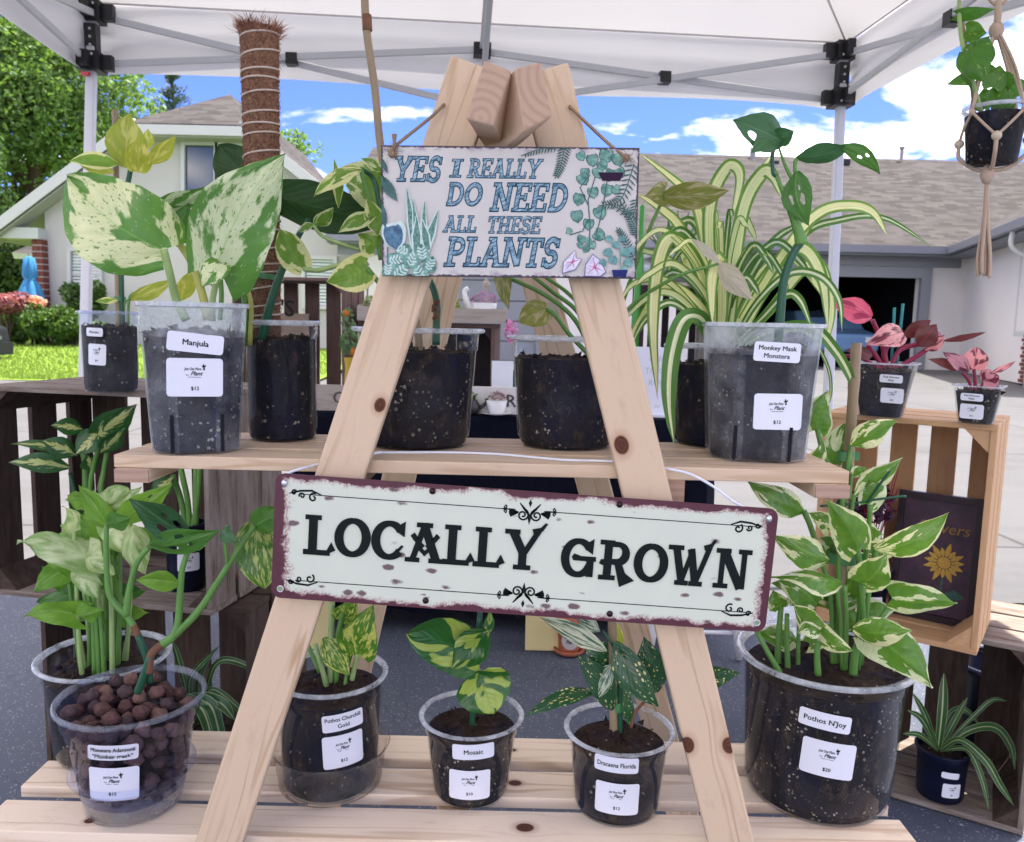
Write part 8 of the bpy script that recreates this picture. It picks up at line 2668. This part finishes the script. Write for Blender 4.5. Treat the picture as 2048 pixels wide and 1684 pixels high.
    # turned spindles of the tray gallery
    for x in (735, 908, 972):
        q = PY(x, 600, 3.2); q.z = zt_ + .05
        mb = MB(); mb.lathe(q, [(.004, 0), (.004, .03), (.010, .04), (.004, .05), (.004, .075), (.014, .095), (.017, .105), (.008, .118), (.004, .125), (.004, .16), (.009, .17), (.001, .18)], 14)
        lab = {735: 'turned pale spindle at the left end of the tray', 908: 'turned pale spindle in the middle of the tray gallery', 972: 'turned pale spindle behind the floral cup planter'}[x]
        simple('spindle', lab, 'spindle', [('post', mb, M_OLD2, True)], q)
    # trailing plant on the tray
    q = PY(890, 612, 3.05); q.z = zt_ + .016
    mb = MB(); mb.lathe(q, [(.025, 0), (.035, .04), (.03, .04)], 20, cap0=True)
    mf = MB(); leaf_cloud(mf, [(q + Vector((.01, -.01, .05)), (.05, .04, .03)), (q + Vector((.05, -.03, .02)), (.03, .03, .02))], 160, .010, rng)
    mh = MB(); mh.tube([q + Vector((math.cos(a_ / 10 * 3.14) * .03, 0, .04 + math.sin(a_ / 10 * 3.14) * .06)) for a_ in range(11)], .006, 8)
    simple('trailing_plant', 'small trailing plant in a coral basket on the tray', 'potted plant', [('pot', mb, plain('coral clay', (.5, .16, .1), .7), True), ('handle', mh, plain('coral clay', (.5, .16, .1), .7), True), ('leaves', mf, m_leafy('lime leaves', (.14, .22, .03), (.40, .46, .10)), False)], q)
    q = PY(742, 608, 3.05); q.z = zt_ + .016
    mb = MB(); mb.lathe(q, [(.022, 0), (.028, .035), (.024, .035)], 20, cap0=True)
    mf = MB(); leaf_cloud(mf, [(q + Vector((0, 0, .05)), (.03, .03, .025))], 90, .010, rng)
    simple('succulent_pot', 'little pink pot of succulent at the left end of the tray', 'potted plant', [('pot', mb, plain('pink glaze', (.6, .3, .28), .5), True), ('leaves', mf, m_leafy('succulent leaves', (.16, .22, .08), (.35, .42, .2)), False)], q)
    # small things along the front edge of the table
    q = PY(937, 835, 2.68); q.z = TZ
    mb = MB(); mb.lathe(q, [(.022, 0), (.036, .012), (.040, .03), (.03, .045), (.028, .05), (.024, .05)], 24, cap0=True); mh = MB(); mh.tube(cr([q + Vector((.036, 0, .02)), q + Vector((.058, 0, .04)), q + Vector((.060, 0, .055))], 5), .006, 8)
    mf = MB(); leaf_cloud(mf, [(q + Vector((0, 0, .06)), (.03, .03, .016))], 60, .008, rng)
    simple('kettle_planter', 'dark little kettle planter on the front edge of the table', 'planter', [('kettle', mb, plain('dark tin', (.05, .05, .05), .35, .2, 30, .5), True), ('spout', mh, plain('dark tin', (.05, .05, .05), .35, .2, 30, .5), True), ('leaves', mf, M_HEDGE, False)], q)
    q = PY(993, 835, 2.68); q.z = TZ
    ms = MB(); ms.lathe(q, [(.02, 0), (.05, .006), (.056, .010), (.02, .004)], 28)
    mf = MB(); leaf_cloud(mf, [(q + Vector((0, 0, .064)), (.03, .03, .014))], 60, .007, rng)
    mc = cup(q + Vector((0, 0, .005)), .036, .045)
    simple('teacup_planter', 'white teacup and saucer with lilac flowers beside the dark kettle', 'planter', [('saucer', ms, plain('white china', (.78, .78, .76), .25), True), ('cup', mc, plain('white china', (.78, .78, .76), .25), True), ('flowers', mf, m_leafy('lilac flowers', (.1, .12, .06), (.55, .3, .45)), False)], q)
    q = PY(1004, 780, 2.80); q.z = TZ
    h = PY(1004, 722, 2.8).z - TZ
    mb = MB(); mb.box(q + Vector((0, 0, h / 2)), (.075, .006, h)); simple('price_card', 'blank white card standing between the two middle pots', 'card', [('card', mb, M_PAPER, False)], q)
    q = PY(1031, 780, 2.82); q.z = TZ
    h = PY(1031, 712, 2.82).z - TZ
    mb = MB(); mb.lathe(q, [(.016, 0), (.018, .004), (.018, h * .6), (.008, h * .75), (.008, h), (.006, h)], 18, cap0=True)
    gb, n = newmat('green bottle glass'); n.out(n.bsdf((.01, .14, .03), .1, None, **{'Transmission Weight': .4}))
    ms = MB(); ms.tube(cr([q + Vector((0, 0, h)), q + Vector((-.01, 0, h + .06)), q + Vector((-.02, 0, h + .10))], 4), .002, 5)
    mf = MB(); leaf_cloud(mf, [(q + Vector((-.018, 0, h + .085)), (.022, .02, .04))], 70, .010, rng)
    simple('bottle_vase', 'green glass bottle holding pink orchid flowers', 'vase', [('bottle', mb, gb, True), ('stem', ms, M_STEM, True), ('flowers', mf, m_leafy('orchid flowers', (.5, .12, .4), (.8, .35, .65)), False)], q)
    # lettered white sign
    a, b = PY(1268, 838, 2.76), PY(1332, 845, 2.76)
    q = (a + b) / 2; q.z = TZ
    h = PY(1300, 694, 2.76).z - TZ
    w = .15
    mb = MB(); mb.box(q + Vector((0, 0, h / 2 + .004)), (w, .004, h - .008)); mf = MB(); mf.box(q + Vector((0, -.015, .004)), (w + .01, .07, .008))
    s = simple('table_sign', 'upright white printed sign behind the right leg', 'sign', [('panel', mb, plain('sign white', (.72, .73, .80), .3, .02), False), ('foot', mf, plain('sign white', (.72, .73, .80), .3, .02), False)], q)
    pm = plane_map(Vector((0, q.y - .0025, 0)), Vector((1, 0, 0)), Vector((0, 0, 1)))
    for tx, f, sz, it in (('Plant', .80, .035, .4), ('TO GO', .62, .028, 0), ('ROW', .45, .026, 0), ('ite', .12, .020, .3)): put_text(s, pm, tx, q.x + .02, q.z + h * f, sz, .001, M_GREYP, False, it)
    # galvanised tub on a pale slatted box
    q = PY(1335, 790, 2.98); q.z = TZ
    hb = PY(1335, 568, 2.98).z - TZ
    t, Q = crate('wooden_crate', 'pale slatted crate under the galvanised tub', Vector((q.x + .13, q.y - .12, TZ)), 0, .26, .24, hb, M_OLD2, M_DARKB, 5, 3, .012)
    q.z = TZ + hb + .001
    ht = PY(1335, 505, 2.98).z - q.z
    mb = MB(); mb.lathe(q, [(.10, 0), (.105, .003), (.115, ht * .35), (.119, ht * .38), (.115, ht * .41), (.122, ht * .75), (.126, ht * .78), (.122, ht * .81), (.128, ht), (.134, ht), (.12, ht * .96), (.1, ht * .7)], 36, cap0=True)
    mf = MB()
    for i in range(26):
        a_, e = rng.random() * 6.283, rng.uniform(.2, 1.2)
        d = Vector((math.cos(a_) * e, math.sin(a_) * e, 1)).normalized() * rng.uniform(.10, .17)
        b0 = q + Vector((math.cos(a_) * .03, math.sin(a_) * .03, ht * .9))
        wv = d.cross(Vector((0, 0, 1))).normalized() * .012
        m1 = b0 + d * .5 + Vector((0, 0, .01))
        mf.add([b0 - wv * .6, b0 + wv * .6, m1 + wv, m1 - wv, b0 + d], [(0, 1, 2, 3), (3, 2, 4)])
    simple('galvanised_tub', 'galvanised metal tub with spiky aloe behind the spider plant', 'tub', [('tub', mb, plain('galvanised steel', (.34, .35, .37), .4, .3, 25, .7), True), ('aloe', mf, m_leafy('aloe leaves', (.03, .10, .03), (.10, .24, .06), .15), False)], q)
    q = PY(1281, 505, 2.9)
    zz = TZ
    h = PY(1281, 395, 2.9).z - zz
    mb = MB(); mb.lathe((q.x, q.y, zz), [(.018, 0), (.02, .004), (.02, h * .5), (.009, h * .8), (.009, h * .96), (.001, h * .97)], 20, cap0=True)
    simple('green_bottle', 'bright green tall bottle just right of the upper sign', 'bottle', [('bottle', mb, plain('bright green plastic', (.05, .30, .04), .3, .05), True)], (q.x, q.y, zz))
    # vase of mixed flowers left of the pots
    q = PY(702, 800, 2.76); q.z = TZ
    h = PY(702, 715, 2.76).z - TZ
    mb = MB(); mb.lathe(q, [(.018, 0), (.026, .03), (.02, h * .8), (.024, h)], 20, cap0=True)
    mf = MB(); leaf_cloud(mf, [(q + Vector((0, 0, h + .05)), (.035, .03, .05)), (q + Vector((-.01, 0, h + .13)), (.025, .02, .04))], 150, .011, rng)
    m2 = MB(); m2.ball(q + Vector((.012, -.02, h + .02)), .014, 8, (1, .7, 1.2), .3); m2.ball(q + Vector((-.012, -.02, h + .15)), .012, 8, (1, .5, 1), .3)
    simple('flower_vase', 'yellow bottle of mixed flowers on the table left of the middle pots', 'vase', [('vase', mb, plain('yellow glass', (.45, .30, .03), .3), True), ('leaves', mf, m_leafy('bouquet leaves', (.03, .12, .03), (.20, .32, .18)), False), ('blossoms', m2, plain('orange petals', (.45, .15, .03), .6), True)], q)
M_OLD2 = m_wood('grey barn wood', (.42, .37, .32), (.20, .16, .13), line=.3, weather=.4, rough=.9)
M_BRN = m_wood('stained brown wood', (.15, .095, .08), (.06, .035, .03), line=.3, weather=.15, rough=.8)
M_DARKB = plain('dark inner wood', (.035, .028, .03), .85, .3)  # dark colour for the inner boards of the table crates
on_table()
def on_ground():
    ylw = plain('pale yellow card', (.72, .62, .30), .7, .06, 12)
    for x0, x1, y0, y1, lab in ((452, 655, 1170, 1296, 'pale yellow board leaning at the table foot, left'), (1050, 1118, 1190, 1301, 'pale yellow board leaning at the table foot beside the terracotta pot')):
        g = GZ((x0 + x1) / 2, y1, 0)
        a, b = PY(x0, y1, g.y), PY(x1, y1, g.y)
        mb = MB(); h = .34
        mb.hexa([(a.x, g.y, 0), (b.x, g.y, 0), (b.x, g.y + .05, h), (a.x, g.y + .05, h)], [(a.x, g.y + .012, 0), (b.x, g.y + .012, 0), (b.x, g.y + .062, h), (a.x, g.y + .062, h)])
        simple('yellow_board', lab, 'board', [('panel', mb, ylw, False)], ((a.x + b.x) / 2, g.y, 0))
    q = GZ(1140, 1316, 0); q.y += .05
    t = thing('terracotta_pot', 'small terracotta pot with a round label and saucer on the asphalt', 'flower pot', q)
    tc = plain('terracotta', (.42, .13, .07), .75, .15, 40)
    k = zc(q) / F
    r, h = 28 * k, 80 * k
    mb = MB(); mb.lathe(q, [(r * .9, .0), (r * 1.05, .004), (r * 1.12, .014), (r * 1.05, .016), (r * .8, .008)], 32, cap0=True); mb.build('saucer', tc, t, smooth=True)
    mb = MB(); mb.lathe(q, [(r * .72, .008), (r * .92, h * .72), (r * 1.05, h * .73), (r * 1.08, h), (r * .98, h), (r * .9, h * .8)], 32); mb.build('pot', tc, t, smooth=True)
    rr = r * .9
    surf = lambda x, z, off=0: q + Vector((math.sin(x / rr) * (rr + off), -math.cos(x / rr) * (rr + off), z))
    mb = MB(); cw = r * .62
    for i in range(14):
        x0, x1 = -cw + 2 * cw * i / 14, -cw + 2 * cw * (i + 1) / 14
        y0, y1 = math.sqrt(max(0, cw * cw - x0 * x0)), math.sqrt(max(0, cw * cw - x1 * x1))
        mb.add([surf(x0, h * .4 - y0, .003), surf(x1, h * .4 - y1, .003), surf(x1, h * .4 + y1, .003), surf(x0, h * .4 + y0, .003)], [(0, 1, 2, 3)])
    lb = mb.build('round_label', plain('grey label', (.50, .47, .45), .7), t)
    put_text(lb, surf, 'Just One More', 0, h * .47, h * .10, .0035, M_TXT, True, .3, maxw=cw * 1.3); put_text(lb, surf, 'Plant', 0, h * .34, h * .14, .0035, M_TXT, True, .4, maxw=cw)
    # white stool
    q = GZ(1432, 1318, 0)
    t = thing('stool', 'white painted wooden stool with turned legs behind the stand', 'stool', (q.x - .05, q.y + .1, 0))
    wp = plain('white paint', (.72, .72, .74), .4, .04)
    cx_, cy_ = q.x - .07, q.y + .14
    mb = MB(); mb.box((cx_, cy_, .40), (.30, .28, .03)); o = mb.build('seat', wp, t); md = o.modifiers.new('b', 'BEVEL'); md.width = .01; md.segments = 2
    L = []
    for sx in (-1, 1):
        for sy in (-1, 1):
            a, b = Vector((cx_ + sx * .10, cy_ + sy * .10, .386)), Vector((cx_ + sx * .145, cy_ + sy * .14, 0))
            L.append((a, b))
            mb = MB(); mb.tube([a, a.lerp(b, .3), a.lerp(b, .35), a.lerp(b, .4), a.lerp(b, .8), b], [.012, .013, .016, .013, .014, .010], 10); mb.build('leg', wp, t, smooth=True)
    for i, j in ((0, 1), (2, 3), (0, 2), (1, 3)):
        for f in (.55, .78):
            mb = MB(); mb.tube([L[i][0].lerp(L[i][1], f), L[j][0].lerp(L[j][1], f)], .007, 8); mb.build('rung', wp, t, smooth=True)
on_ground()
